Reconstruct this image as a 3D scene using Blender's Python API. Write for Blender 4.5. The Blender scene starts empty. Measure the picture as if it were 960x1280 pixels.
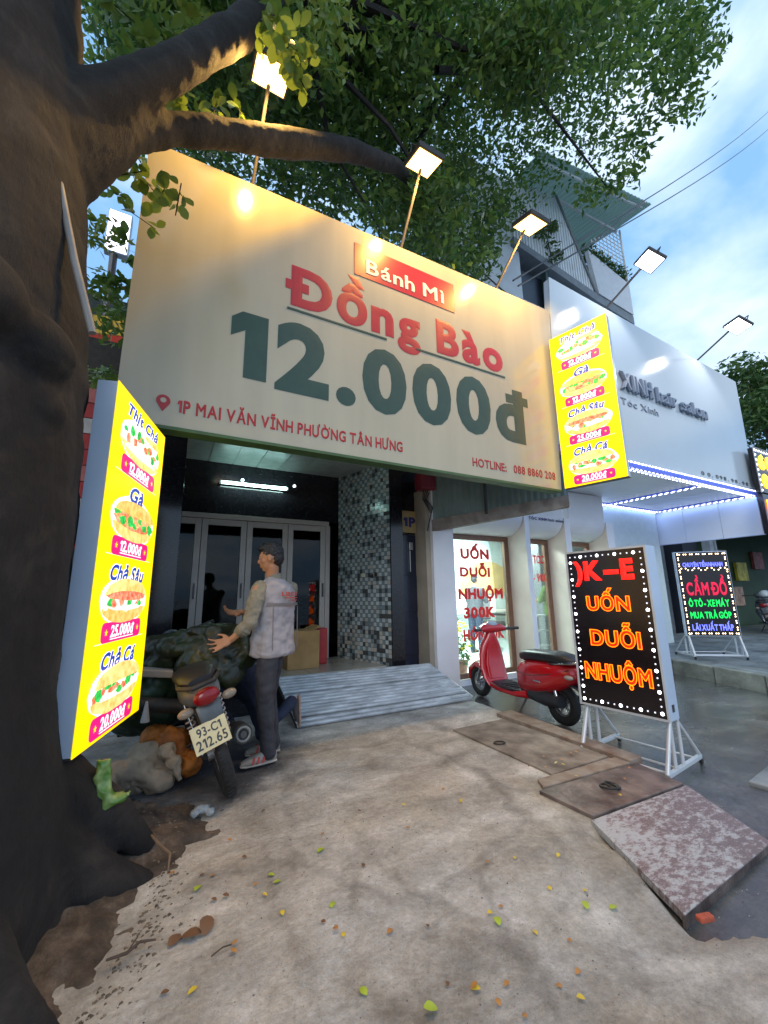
import bpy, bmesh, math, random
from mathutils import Vector, Matrix, noise
import numpy as np

S = bpy.context.scene
COL = S.collection
R = math.radians
random.seed(7)

# ------------------------------------------------------------------ camera
cam_d = bpy.data.cameras.new('camera')
cam = bpy.data.objects.new('camera', cam_d)
COL.objects.link(cam)
cam_d.sensor_fit = 'VERTICAL'
cam_d.sensor_height = 24.0
cam_d.lens = 505 / 1280 * 24.0          # ultra-wide phone lens
cam_d.clip_start = 0.05
cam_d.clip_end = 3000
right = Vector((0.87872, -0.4771, -0.01517)); up = Vector((-0.08159, -0.18143, 0.98001)); fwd = Vector((0.47032, 0.85992, 0.19836))
cam.matrix_world = Matrix(((right.x, up.x, -fwd.x, 0), (right.y, up.y, -fwd.y, 0), (right.z, up.z, -fwd.z, 1.25), (0, 0, 0, 1)))
S.camera = cam

# ------------------------------------------------------------------ sky and sun
SUN_EL, SUN_AZ = R(24), R(215)
world = bpy.data.worlds.new('World')
S.world = world
world.use_nodes = True
nt = world.node_tree
bg = nt.nodes['Background']
sky = nt.nodes.new('ShaderNodeTexSky')
sky.sky_type = 'NISHITA'; sky.sun_disc = False
sky.sun_elevation = SUN_EL; sky.sun_rotation = SUN_AZ
sky.air_density = 1.0; sky.dust_density = 2.0; sky.ozone_density = 1.5
tc = nt.nodes.new('ShaderNodeTexCoord')
sep = nt.nodes.new('ShaderNodeSeparateXYZ'); nt.links.new(tc.outputs['Generated'], sep.inputs[0])
den = nt.nodes.new('ShaderNodeMath'); den.operation = 'ADD'; den.inputs[1].default_value = 0.35
nt.links.new(sep.outputs['Z'], den.inputs[0])
dv = nt.nodes.new('ShaderNodeMath'); dv.operation = 'MAXIMUM'; dv.inputs[1].default_value = 0.1
nt.links.new(den.outputs[0], dv.inputs[0])
vd = nt.nodes.new('ShaderNodeVectorMath'); vd.operation = 'DIVIDE'
cmb = nt.nodes.new('ShaderNodeCombineXYZ')
for i in range(3): nt.links.new(dv.outputs[0], cmb.inputs[i])
nt.links.new(tc.outputs['Generated'], vd.inputs[0]); nt.links.new(cmb.outputs[0], vd.inputs[1])
cn = nt.nodes.new('ShaderNodeTexNoise'); cn.inputs['Scale'].default_value = 2.6; cn.inputs['Detail'].default_value = 6
cn.inputs['Roughness'].default_value = 0.52; cn.inputs['Distortion'].default_value = 0.25
mp = nt.nodes.new('ShaderNodeMapping'); mp.inputs['Location'].default_value = (3.4, 1.2, 0.0)
nt.links.new(vd.outputs[0], mp.inputs[0]); nt.links.new(mp.outputs[0], cn.inputs['Vector'])
cr = nt.nodes.new('ShaderNodeValToRGB')
cr.color_ramp.elements[0].position = 0.40; cr.color_ramp.elements[0].color = (0.14, 0.14, 0.14, 1)
cr.color_ramp.elements[1].position = 0.62; cr.color_ramp.elements[1].color = (1, 1, 1, 1)
nt.links.new(cn.outputs['Fac'], cr.inputs[0])
mixc = nt.nodes.new('ShaderNodeMix'); mixc.data_type = 'RGBA'
nt.links.new(cr.outputs[0], mixc.inputs['Factor'])
tint = nt.nodes.new('ShaderNodeMix'); tint.data_type = 'RGBA'; tint.inputs['Factor'].default_value = 0.75
nt.links.new(sky.outputs[0], tint.inputs['A']); tint.inputs['B'].default_value = (1.5, 4.2, 8.4, 1)
nt.links.new(tint.outputs['Result'], mixc.inputs['A'])
mixc.inputs['B'].default_value = (6.3, 7.6, 9.2, 1)
nt.links.new(mixc.outputs['Result'], bg.inputs['Color'])
bg.inputs['Strength'].default_value = 0.10

sun_d = bpy.data.lights.new('sun', 'SUN'); sun_d.energy = 0.5; sun_d.angle = R(25); sun_d.color = (1.0, 0.95, 0.88)
sun = bpy.data.objects.new('sun', sun_d); COL.objects.link(sun)
_d = Vector((math.sin(SUN_AZ) * math.cos(SUN_EL), math.cos(SUN_AZ) * math.cos(SUN_EL), math.sin(SUN_EL)))
sun.rotation_euler = _d.to_track_quat('Z', 'Y').to_euler(); sun.location = (0, 0, 30)

S.view_settings.view_transform = 'Standard'; S.view_settings.look = 'None'
S.view_settings.exposure = 0.62; S.view_settings.gamma = 1.0; S.view_settings.use_curve_mapping = False
S.cycles.max_bounces = 6; S.cycles.transparent_max_bounces = 12
S.cycles.use_denoising = True
S.cycles.sample_clamp_indirect = 6.0

# ------------------------------------------------------------------ materials
_M = {}
def mat(name, col, rough=0.6, metal=0.0, var=0.12, scale=8.0, bump=0.0, col2=None, emit=0.0, coat=0.0, bscale=None, ecol=None, spec=0.5, detail=6, lo=0.35, hi=0.65, stretch=None):
    if name in _M: return _M[name]
    m = bpy.data.materials.new(name); m.use_nodes = True
    n = m.node_tree; b = n.nodes['Principled BSDF']
    c2 = col2 if col2 else tuple(max(0, c * (1 - var * 2)) for c in col)
    t = n.nodes.new('ShaderNodeTexCoord'); nz = n.nodes.new('ShaderNodeTexNoise')
    nz.inputs['Scale'].default_value = scale; nz.inputs['Detail'].default_value = detail
    src = t.outputs['Object']
    if stretch:
        mpp = n.nodes.new('ShaderNodeMapping'); mpp.inputs['Scale'].default_value = stretch
        n.links.new(src, mpp.inputs[0]); src = mpp.outputs[0]
    n.links.new(src, nz.inputs['Vector'])
    r = n.nodes.new('ShaderNodeValToRGB')
    r.color_ramp.elements[0].position = lo; r.color_ramp.elements[1].position = hi
    r.color_ramp.elements[0].color = (*c2, 1); r.color_ramp.elements[1].color = (*col, 1)
    n.links.new(nz.outputs['Fac'], r.inputs[0])
    n.links.new(r.outputs[0], b.inputs['Base Color'])
    b.inputs['Roughness'].default_value = rough; b.inputs['Metallic'].default_value = metal
    b.inputs['Specular IOR Level'].default_value = spec
    if coat: b.inputs['Coat Weight'].default_value = coat; b.inputs['Coat Roughness'].default_value = 0.08
    if bump:
        bz = n.nodes.new('ShaderNodeTexNoise'); bz.inputs['Scale'].default_value = bscale or scale * 4; bz.inputs['Detail'].default_value = 8
        n.links.new(t.outputs['Object'], bz.inputs['Vector'])
        bp = n.nodes.new('ShaderNodeBump'); bp.inputs['Strength'].default_value = bump; bp.inputs['Distance'].default_value = 0.02
        n.links.new(bz.outputs['Fac'], bp.inputs['Height']); n.links.new(bp.outputs[0], b.inputs['Normal'])
    if emit:
        if ecol: b.inputs['Emission Color'].default_value = (*ecol, 1)
        else: n.links.new(r.outputs[0], b.inputs['Emission Color'])
        b.inputs['Emission Strength'].default_value = emit
    _M[name] = m
    return m

def glass_mat(name, tint=(0.9, 0.95, 0.95), rough=0.02, refl=1.0):
    if name in _M: return _M[name]
    m = bpy.data.materials.new(name); m.use_nodes = True; n = m.node_tree
    n.nodes.remove(n.nodes['Principled BSDF'])
    tr = n.nodes.new('ShaderNodeBsdfTransparent'); tr.inputs[0].default_value = (*tint, 1)
    gl = n.nodes.new('ShaderNodeBsdfGlossy'); gl.inputs['Roughness'].default_value = rough
    fr = n.nodes.new('ShaderNodeFresnel'); fr.inputs['IOR'].default_value = 1.45
    mu = n.nodes.new('ShaderNodeMath'); mu.operation = 'MULTIPLY'; mu.inputs[1].default_value = refl
    mx = n.nodes.new('ShaderNodeMixShader')
    n.links.new(fr.outputs[0], mu.inputs[0]); n.links.new(mu.outputs[0], mx.inputs[0])
    n.links.new(tr.outputs[0], mx.inputs[1]); n.links.new(gl.outputs[0], mx.inputs[2])
    n.links.new(mx.outputs[0], n.nodes['Material Output'].inputs[0])
    _M[name] = m; return m

def glow(name, col, strength):
    if name in _M: return _M[name]
    m = bpy.data.materials.new(name); m.use_nodes = True; b = m.node_tree.nodes['Principled BSDF']
    b.inputs['Base Color'].default_value = (*[c * 0.6 for c in col], 1); b.inputs['Roughness'].default_value = 0.4
    b.inputs['Emission Color'].default_value = (*col, 1); b.inputs['Emission Strength'].default_value = strength
    _M[name] = m; return m

# ------------------------------------------------------------------ objects
def tag(o, label=None, cat=None, group=None, kind=None):
    if label: o['label'] = label
    if cat: o['category'] = cat
    if group: o['group'] = group
    if kind: o['kind'] = kind
    return o

def thing(name, label, cat, loc=(0, 0, 0), rz=0.0, group=None, rot=None):
    o = bpy.data.objects.new(name, None); COL.objects.link(o)
    o.empty_display_size = 0.1
    o.location = loc; o.rotation_euler = rot if rot else (0, 0, rz)
    return tag(o, label, cat, group)

def root_of(o):
    while o.parent: o = o.parent
    return o

class MB:
    """collects shapes; build() links them as one mesh object"""
    def __init__(self): self.v = []; self.f = []
    def add(self, vs, fs):
        n = len(self.v); self.v += [tuple(p) for p in vs]; self.f += [tuple(i + n for i in f) for f in fs]; return self
    def box(self, c, s, rot=None):
        hx, hy, hz = s[0] / 2, s[1] / 2, s[2] / 2
        vs = [Vector((x, y, z)) for x in (-hx, hx) for y in (-hy, hy) for z in (-hz, hz)]
        if rot is not None: vs = [rot @ p for p in vs]
        c = Vector(c)
        return self.add([p + c for p in vs], [(0, 1, 3, 2), (4, 6, 7, 5), (0, 4, 5, 1), (2, 3, 7, 6), (0, 2, 6, 4), (1, 5, 7, 3)])
    def bb(self, a, b):
        return self.box([(a[i] + b[i]) / 2 for i in range(3)], [abs(b[i] - a[i]) for i in range(3)])
    def prism(self, poly, d):
        """poly: 3d points of a planar outline; d: extrusion vector"""
        n = len(poly); d = Vector(d); P = [Vector(p) for p in poly]
        vs = P + [p + d for p in P]
        fs = [tuple(range(n))[::-1], tuple(range(n, 2 * n))] + [(i, (i + 1) % n, (i + 1) % n + n, i + n) for i in range(n)]
        return self.add(vs, fs)
    def tube(self, pts, rad, n=8, cap=True, closed=False):
        P = [Vector(p) for p in pts]; k = len(P)
        if not hasattr(rad, '__len__'): rad = [rad] * k
        T = []
        for i in range(k):
            a = P[i - 1] if (i or closed) else P[i]; b = P[(i + 1) % k] if (i < k - 1 or closed) else P[i]
            t = (b - a); T.append(t.normalized() if t.length > 1e-9 else Vector((0, 0, 1)))
        ref = Vector((0, 0, 1)) if abs(T[0].z) < 0.9 else Vector((1, 0, 0))
        u = T[0].cross(ref).normalized(); vs = []
        for i in range(k):
            u = (u - T[i] * u.dot(T[i])); u = u.normalized() if u.length > 1e-6 else T[i].orthogonal().normalized()
            w = T[i].cross(u)
            for j in range(n):
                a = 2 * math.pi * j / n
                vs.append(P[i] + (u * math.cos(a) + w * math.sin(a)) * rad[i])
        fs = []
        for i in range(k if closed else k - 1):
            i2 = (i + 1) % k
            for j in range(n):
                fs.append((i * n + j, i * n + (j + 1) % n, i2 * n + (j + 1) % n, i2 * n + j))
        if cap and not closed:
            fs.append(tuple(range(n))[::-1]); fs.append(tuple((k - 1) * n + j for j in range(n)))
        return self.add(vs, fs)
    def cyl(self, a, b, r, r2=None, n=16): return self.tube([a, b], [r, r if r2 is None else r2], n)
    def ell(self, c, r, n=14, m=9, rot=None):
        c = Vector(c); vs = [Vector((0, 0, r[2]))]
        for i in range(1, m):
            ph = math.pi * i / m
            for j in range(n):
                th = 2 * math.pi * j / n
                vs.append(Vector((r[0] * math.sin(ph) * math.cos(th), r[1] * math.sin(ph) * math.sin(th), r[2] * math.cos(ph))))
        vs.append(Vector((0, 0, -r[2])))
        if rot is not None: vs = [rot @ p for p in vs]
        vs = [p + c for p in vs]; fs = [(0, 1 + j, 1 + (j + 1) % n) for j in range(n)]
        for i in range(m - 2):
            for j in range(n):
                a = 1 + i * n; fs.append((a + j, a + n + j, a + n + (j + 1) % n, a + (j + 1) % n))
        e = len(vs) - 1; a = 1 + (m - 2) * n
        fs += [(e, a + (j + 1) % n, a + j) for j in range(n)]
        return self.add(vs, fs)
    def loft(self, secs, n=20, p=2.4, cap=True):
        """secs: (centre, axis_a*ra, axis_b*rb) rings of superellipses"""
        vs = []; fs = []
        for s in secs:
            c, A, B = Vector(s[0]), Vector(s[1]), Vector(s[2]); pp = s[3] if len(s) > 3 else p
            for j in range(n):
                t = 2 * math.pi * j / n; ct, st = math.cos(t), math.sin(t)
                vs.append(c + A * (math.copysign(abs(ct) ** (2 / pp), ct)) + B * (math.copysign(abs(st) ** (2 / pp), st)))
        for i in range(len(secs) - 1):
            for j in range(n): fs.append((i * n + j, i * n + (j + 1) % n, (i + 1) * n + (j + 1) % n, (i + 1) * n + j))
        if cap: fs.append(tuple(range(n))[::-1]); fs.append(tuple((len(secs) - 1) * n + j for j in range(n)))
        return self.add(vs, fs)
    def torus(self, c, R0, r, axis=(1, 0, 0), n=28, m=10, sy=1.0):
        c = Vector(c); ax = Vector(axis).normalized(); u = ax.orthogonal().normalized(); w = ax.cross(u); vs = []; fs = []
        for i in range(n):
            a = 2 * math.pi * i / n; d = u * math.cos(a) + w * math.sin(a)
            for j in range(m):
                b = 2 * math.pi * j / m; vs.append(c + d * (R0 + r * math.cos(b)) + ax * (r * sy * math.sin(b)))
        for i in range(n):
            for j in range(m): fs.append((i * m + j, i * m + (j + 1) % m, ((i + 1) % n) * m + (j + 1) % m, ((i + 1) % n) * m + j))
        return self.add(vs, fs)
    def build(self, name, m, parent=None, smooth=False, bevel=0.0, world=False, subsurf=0, kind=None, label=None):
        vs = self.v
        if world and parent is not None:
            L = root_of(parent).location; vs = [(p[0] - L[0], p[1] - L[1], p[2] - L[2]) for p in vs]
        me = bpy.data.meshes.new(name); me.from_pydata(vs, [], self.f)
        b = bmesh.new(); b.from_mesh(me); bmesh.ops.recalc_face_normals(b, faces=b.faces); b.to_mesh(me); b.free()
        me.materials.append(m)
        o = bpy.data.objects.new(name, me); COL.objects.link(o); o.parent = parent
        if smooth:
            me.shade_smooth()
        if bevel:
            md = o.modifiers.new('bevel', 'BEVEL'); md.width = bevel; md.segments = 2; md.limit_method = 'ANGLE'; md.angle_limit = R(40)
        if subsurf:
            md = o.modifiers.new('subsurf', 'SUBSURF'); md.levels = subsurf; md.render_levels = subsurf
        if smooth and not subsurf:
            try: me.set_sharp_from_angle(angle=R(48))
            except Exception: pass
        if kind: o['kind'] = kind
        if label: o['label'] = label
        return o

def solid(o, voxel=0.02, smooth=2, disp=0.0, dsize=0.2, depth=3, hard=False, folds=0.0):
    """melt the overlapping pieces of a mesh into one continuous surface"""
    md = o.modifiers.new('remesh', 'REMESH'); md.mode = 'VOXEL'; md.voxel_size = voxel; md.use_smooth_shade = True
    if smooth:
        s = o.modifiers.new('smooth', 'SMOOTH'); s.factor = 0.5; s.iterations = smooth
    if disp:
        tx = bpy.data.textures.new(o.name + '_relief', 'CLOUDS'); tx.noise_scale = dsize; tx.noise_depth = depth
        if hard: tx.noise_type = 'HARD_NOISE'
        d = o.modifiers.new('relief', 'DISPLACE'); d.texture = tx; d.strength = disp; d.mid_level = 0.5; d.texture_coords = 'LOCAL'
    if folds:
        tx = bpy.data.textures.new(o.name + '_folds', 'MARBLE'); tx.noise_scale = dsize * 1.6; tx.noise_depth = 2; tx.turbulence = 9.0; tx.marble_type = 'SHARP'; tx.noise_basis_2 = 'TRI'
        d = o.modifiers.new('folds', 'DISPLACE'); d.texture = tx; d.strength = folds; d.mid_level = 0.5; d.texture_coords = 'LOCAL'
        s = o.modifiers.new('soften', 'SMOOTH'); s.factor = 0.5; s.iterations = 1
    return o

def structure(o): o['kind'] = 'structure'; return o

def copy_tree(o, parent=None):
    c = o.copy(); COL.objects.link(c); c.parent = parent
    for ch in list(o.children): copy_tree(ch, c)
    return c

# ------------------------------------------------------------------ lettering
_G = {}
def glyph(ch, weight, outline):
    key = (ch, round(weight, 4), outline)
    if key in _G: return _G[key]
    cu = bpy.data.curves.new('glyph', 'FONT'); cu.body = ch; cu.size = 1.0; cu.resolution_u = 4
    if outline:
        cu.fill_mode = 'NONE'; cu.bevel_depth = outline; cu.bevel_resolution = 1; cu.offset = weight
    else:
        cu.bevel_depth = weight; cu.bevel_resolution = 0; cu.extrude = 0.004
    ob = bpy.data.objects.new('glyph', cu); COL.objects.link(ob)
    dg = bpy.context.evaluated_depsgraph_get()
    me = bpy.data.meshes.new_from_object(ob.evaluated_get(dg))
    vs = [tuple(v.co) for v in me.vertices]; fs = [tuple(p.vertices) for p in me.polygons]
    bpy.data.objects.remove(ob); bpy.data.curves.remove(cu); bpy.data.meshes.remove(me)
    _G[key] = (vs, fs); return _G[key]

def gbox(vs): 
    xs = [v[0] for v in vs]; ys = [v[1] for v in vs]; return min(xs), max(xs), min(ys), max(ys)

def char_geo(ch, weight, outline=0.0):
    """letters with a stroke or horn of their own are composed from simpler ones"""
    if ch in 'Đđ':
        vs, fs = glyph('D' if ch == 'Đ' else 'd', weight, outline); vs = list(vs); fs = list(fs)
        x0, x1, y0, y1 = gbox(vs); m = MB(); m.v = vs; m.f = fs; h = 0.045 + weight
        if ch == 'Đ': m.bb((x0 - 0.09, 0.34 - h, -0.012), (x0 + 0.30, 0.34 + h, 0.014 + weight * 0.3))
        else: m.bb((x1 - 0.30, 0.58 - h * .7, -0.012), (x1 + 0.09, 0.58 + h * .7, 0.014 + weight * 0.3))
        return m.v, m.f
    if ch == 'Ờ':
        vs, fs = glyph('Ò', weight, outline); m = MB(); m.v = list(vs); m.f = list(fs)
        x0, x1, y0, y1 = gbox(vs); m.bb((x1 - 0.10, 0.62, -0.01), (x1 + 0.04, 0.70, 0.012)); m.bb((x1 - 0.02, 0.66, -0.012), (x1 + 0.045, 0.79, 0.013))
        return m.v, m.f
    if ch == '1' and not outline:
        w = 0.055 + weight; m = MB()
        m.prism([(0.16 - w, 0, 0), (0.16 + w, 0, 0), (0.16 + w, 0.68, 0), (0.16 - w * 1.3, 0.68, 0), (-0.06, 0.60, 0), (-0.06, 0.60 - 2 * w, 0), (0.16 - w, 0.60 - w * 1.1, 0)], (0, 0, 0.02))
        return m.v, m.f
    return glyph(ch, weight, outline)

def layout(text, weight=0.02, gap=0.09, space=0.30, shear=0.0, outline=0.0):
    """list of (verts, faces) letters on one line, in em units, and the line's box"""
    out = []; x = 0.0
    for ch in text:
        if ch == ' ': x += space; continue
        vs, fs = char_geo(ch, weight, outline)
        if not vs: x += space; continue
        x0, x1, y0, y1 = gbox(vs); dx = x - x0
        out.append(([(a + dx + shear * b, b, c) for a, b, c in vs], fs)); x += (x1 - x0) + gap
    allv = [v for l, _ in out for v in l]
    return out, gbox(allv)

def write(text, O, U, V, w, h, m, parent, depth=0.004, weight=0.02, gap=0.09, shear=0.0, outline=0.0, split=False, name='lettering', cap=None, world=False, lname='letter', space=0.30):
    """fit a line of text into the box at O, width w along U, height h along V (h is the height of the capitals when cap is set)"""
    ls, (x0, x1, y0, y1) = layout(text, weight, gap, space, shear, outline)
    U = Vector(U).normalized(); V = Vector(V).normalized(); N = U.cross(V).normalized(); O = Vector(O)
    sx = w / (x1 - x0)
    if cap: sy = h / (cap + 2 * weight); yb = -weight
    else: sy = h / (y1 - y0); yb = y0
    zs = [v[2] for l, _ in ls for v in l]; z0, z1 = min(zs), max(zs)
    sz = depth / max(z1 - z0, 1e-6)
    def M(v): return O + U * ((v[0] - x0) * sx) + V * ((v[1] - yb) * sy) + N * ((v[2] - z0) * sz)
    if split:
        return [MB().add([M(v) for v in l], f).build(lname, m, parent, world=world) for l, f in ls]
    mb = MB()
    for l, f in ls: mb.add([M(v) for v in l], f)
    return mb.build(name, m, parent, world=world)
# ------------------------------------------------------------------ ground
def ground_mat(name, stops, scale, streak, rough0, rough1, bump, dark=(0.10, 0.095, 0.085), cracks=True, warm=None, damp=(), tracks=False):
    m = bpy.data.materials.new(name); m.use_nodes = True; n = m.node_tree; L = n.links.new; b = n.nodes['Principled BSDF']
    t = n.nodes.new('ShaderNodeTexCoord')
    def noise_(sc, det=8, rough=0.6, vec=None, dist=0.0):
        z = n.nodes.new('ShaderNodeTexNoise'); z.inputs['Scale'].default_value = sc; z.inputs['Detail'].default_value = det
        z.inputs['Roughness'].default_value = rough; z.inputs['Distortion'].default_value = dist
        L(vec if vec else t.outputs['Object'], z.inputs['Vector']); return z.outputs['Fac']
    def ramp(src, st):
        r = n.nodes.new('ShaderNodeValToRGB'); e = r.color_ramp.elements
        e[0].position, e[0].color = st[0][0], (*st[0][1], 1); e[1].position, e[1].color = st[-1][0], (*st[-1][1], 1)
        for p, c in st[1:-1]: x = e.new(p); x.color = (*c, 1)
        L(src, r.inputs[0]); return r.outputs[0]
    def mix(f, a, c, mode='MIX'):
        x = n.nodes.new('ShaderNodeMix'); x.data_type = 'RGBA'; x.blend_type = mode
        for s, k in ((f, 'Factor'), (a, 'A'), (c, 'B')):
            if isinstance(s, (int, float)): x.inputs[k].default_value = s
            elif isinstance(s, tuple): x.inputs[k].default_value = (*s, 1)
            else: L(s, x.inputs[k])
        return x.outputs['Result']
    G = lambda a: (a, a, a)
    base = ramp(noise_(scale, 10, 0.68, None, 0.4), stops)
    mp = n.nodes.new('ShaderNodeMapping'); mp.inputs['Rotation'].default_value = (0, 0, R(-28)); mp.inputs['Scale'].default_value = streak
    L(t.outputs['Object'], mp.inputs[0])
    st = ramp(noise_(2.2, 9, 0.72, mp.outputs[0], 0.6), [(0.36, G(0.72)), (0.5, G(0.95)), (0.62, G(1.15))])
    c = mix(1.0, base, st, 'MULTIPLY')
    fine = ramp(noise_(38, 8, 0.8), [(0.3, G(0.66)), (0.7, G(1.25))]); c = mix(0.9, c, fine, 'MULTIPLY')
    grit = ramp(noise_(150, 3, 0.8), [(0.32, G(0.45)), (0.42, G(1.0)), (0.66, G(1.0)), (0.74, G(1.5))]); c = mix(0.8, c, grit, 'MULTIPLY')
    blot = ramp(noise_(3.1, 9, 0.7, None, 1.2), [(0.57, G(0)), (0.72, G(1))]); c = mix(blot, c, mix(0.38, c, dark))
    if warm: c = mix(ramp(noise_(0.9, 4, 0.6, None, 0.8), [(0.42, G(0)), (0.62, G(0.75))]), c, mix(1.0, c, warm, 'MULTIPLY'))
    height = noise_(28, 8, 0.7)
    if cracks:
        vo = n.nodes.new('ShaderNodeTexVoronoi'); vo.feature = 'DISTANCE_TO_EDGE'; vo.inputs['Scale'].default_value = 0.75
        dn = n.nodes.new('ShaderNodeTexNoise'); dn.inputs['Scale'].default_value = 2.4; dn.inputs['Detail'].default_value = 5; L(t.outputs['Object'], dn.inputs['Vector'])
        va = n.nodes.new('ShaderNodeVectorMath'); va.operation = 'MULTIPLY_ADD'; va.inputs[1].default_value = (0.55, 0.55, 0.55)
        L(dn.outputs['Color'], va.inputs[0]); L(t.outputs['Object'], va.inputs[2]); L(va.outputs[0], vo.inputs['Vector'])
        ck = ramp(vo.outputs['Distance'], [(0.0, G(1)), (0.018, G(0.7)), (0.04, G(0))]); c = mix(mix(1.0, ck, (0.55, 0.55, 0.55), 'MULTIPLY'), c, mix(0.5, c, dark))
    for (px_, py_, rad_, amt_, dcol_) in damp:
        vd_ = n.nodes.new('ShaderNodeVectorMath'); vd_.operation = 'DISTANCE'; vd_.inputs[1].default_value = (px_, py_, 0.0)
        wn = n.nodes.new('ShaderNodeTexNoise'); wn.inputs['Scale'].default_value = 3.2; wn.inputs['Detail'].default_value = 6; L(t.outputs['Object'], wn.inputs['Vector'])
        wa = n.nodes.new('ShaderNodeVectorMath'); wa.operation = 'MULTIPLY_ADD'; wa.inputs[1].default_value = (0.7, 0.7, 0.0); L(wn.outputs['Color'], wa.inputs[0]); L(t.outputs['Object'], wa.inputs[2])
        L(wa.outputs[0], vd_.inputs[0]); c = mix(ramp(vd_.outputs['Value'], [(rad_ * 0.8, G(amt_)), (rad_, G(amt_ * 0.5)), (rad_ * 1.1, G(0))]), c, mix(1.0, c, dcol_, 'MULTIPLY'))
    if tracks:
        at_ = n.nodes.new('ShaderNodeAttribute'); at_.attribute_name = 'stain'
        mm = n.nodes.new('ShaderNodeMath'); mm.operation = 'MULTIPLY'; L(at_.outputs['Fac'], mm.inputs[0]); L(ramp(noise_(9, 8, 0.75), [(0.34, G(0.25)), (0.6, G(1))]), mm.inputs[1])
        c = mix(mm.outputs[0], c, mix(1.0, c, (0.72, 0.71, 0.69), 'MULTIPLY'))
    L(c, b.inputs['Base Color'])
    rr = n.nodes.new('ShaderNodeMapRange'); rr.inputs['To Min'].default_value = rough0; rr.inputs['To Max'].default_value = rough1
    rr.inputs['From Min'].default_value = 0.40; rr.inputs['From Max'].default_value = 0.60
    L(noise_(0.8, 6, 0.6, None, 0.5), rr.inputs['Value']); L(rr.outputs[0], b.inputs['Roughness'])
    bp = n.nodes.new('ShaderNodeBump'); bp.inputs['Strength'].default_value = bump; bp.inputs['Distance'].default_value = 0.015
    L(height, bp.inputs['Height']); L(bp.outputs[0], b.inputs['Normal'])
    return m

M_apron = ground_mat('concrete_apron', [(0.28, (0.36, 0.34, 0.305)), (0.42, (0.50, 0.48, 0.44)), (0.54, (0.60, 0.59, 0.56)), (0.66, (0.78, 0.775, 0.76))], 2.8, (0.8, 1.7, 1), 0.55, 0.85, 0.9, warm=(1.0, 0.92, 0.80), damp=((0.62, 3.85, 0.62, 1.0, (0.30, 0.33, 0.38)), (0.95, 3.9, 0.55, 0.8, (0.30, 0.33, 0.38)), (-0.50, 2.95, 1.0, 0.8, (0.60, 0.52, 0.44))), tracks=True)
M_yard = ground_mat('wet_yard', [(0.32, (0.05, 0.052, 0.055)), (0.5, (0.085, 0.085, 0.08)), (0.7, (0.17, 0.165, 0.15))], 1.1, (0.6, 2.2, 1), 0.04, 0.30, 0.22)
M_pave = ground_mat('raised_pavement', [(0.32, (0.10, 0.11, 0.10)), (0.5, (0.20, 0.22, 0.21)), (0.7, (0.30, 0.32, 0.31))], 1.6, (0.6, 2.2, 1), 0.35, 0.7, 0.5)
M_dirt = ground_mat('dirt', [(0.3, (0.02, 0.014, 0.010)), (0.5, (0.10, 0.072, 0.050)), (0.74, (0.28, 0.21, 0.15))], 5.0, (1, 1.4, 1), 0.8, 1.0, 1.0, cracks=False)

def fbm(x, y, s, o=4): return noise.fractal(Vector((x * s, y * s, 3.1)), 1.0, 2.1, o)

def edge_x(y):
    """where the concrete apron ends on the street side"""
    P = [(-40, 3.6), (-1, 3.6), (0.5, 3.4), (0.72, 2.75), (0.90, 2.2), (1.05, 1.93), (1.62, 2.25), (1.70, 3.12), (2.05, 3.26), (3.36, 3.36), (3.9, 3.4), (4.6, 3.46), (30, 3.46)]
    for (a, xa), (b, xb) in zip(P, P[1:]):
        if a <= y <= b: return xa + (xb - xa) * (y - a) / (b - a)
    return 3.4

def sheet(name, xs, ys, zf, m):
    vs = [(x, y, zf(x, y)) for y in ys for x in xs]; w = len(xs)
    fs = [(j * w + i, j * w + i + 1, (j + 1) * w + i + 1, (j + 1) * w + i) for j in range(len(ys) - 1) for i in range(w - 1)]
    o = MB().add(vs, fs).build(name, m, smooth=True); return structure(o)

def frange(a, b, s):
    n = int(round((b - a) / s)); return [a + (b - a) * i / n for i in range(n + 1)]

YARD = -0.09
gx = [-900, -200, -60, -20] + frange(-8, 30, 0.5) + [45, 80, 200, 900]
gy = [-900, -200, -60, -20] + frange(-10, 20, 0.5) + [40, 80, 200, 900]
sheet('ground', gx, gy, lambda x, y: YARD - 0.002 + 0.008 * fbm(x, y, 0.7), M_yard)

def apron_z(x, y):
    d = edge_x(y) + 0.03 * fbm(x, y, 2.5) - x
    z = 0.012 * fbm(x, y, 1.1) + 0.004 * fbm(x, y, 6.0)
    if 1.5 < y < 3.5 and x > 2.1: z *= 0.3; z -= 0.012
    if y < 1.7 and d < 0.9: z -= 0.05 * max(0, (0.9 - d)) ** 1.5
    if d < 0.07: z -= 0.17 * min(1, (0.07 - d) / 0.17) ** 1.3
    return z
sheet('pavement', [-30, -12, -6] + frange(-4, -0.8, 0.2) + frange(-0.76, 3.6, 0.03), [-30, -12, -6] + frange(-3, 0.2, 0.2) + frange(0.235, 4.8, 0.035), apron_z, M_apron)
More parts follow.
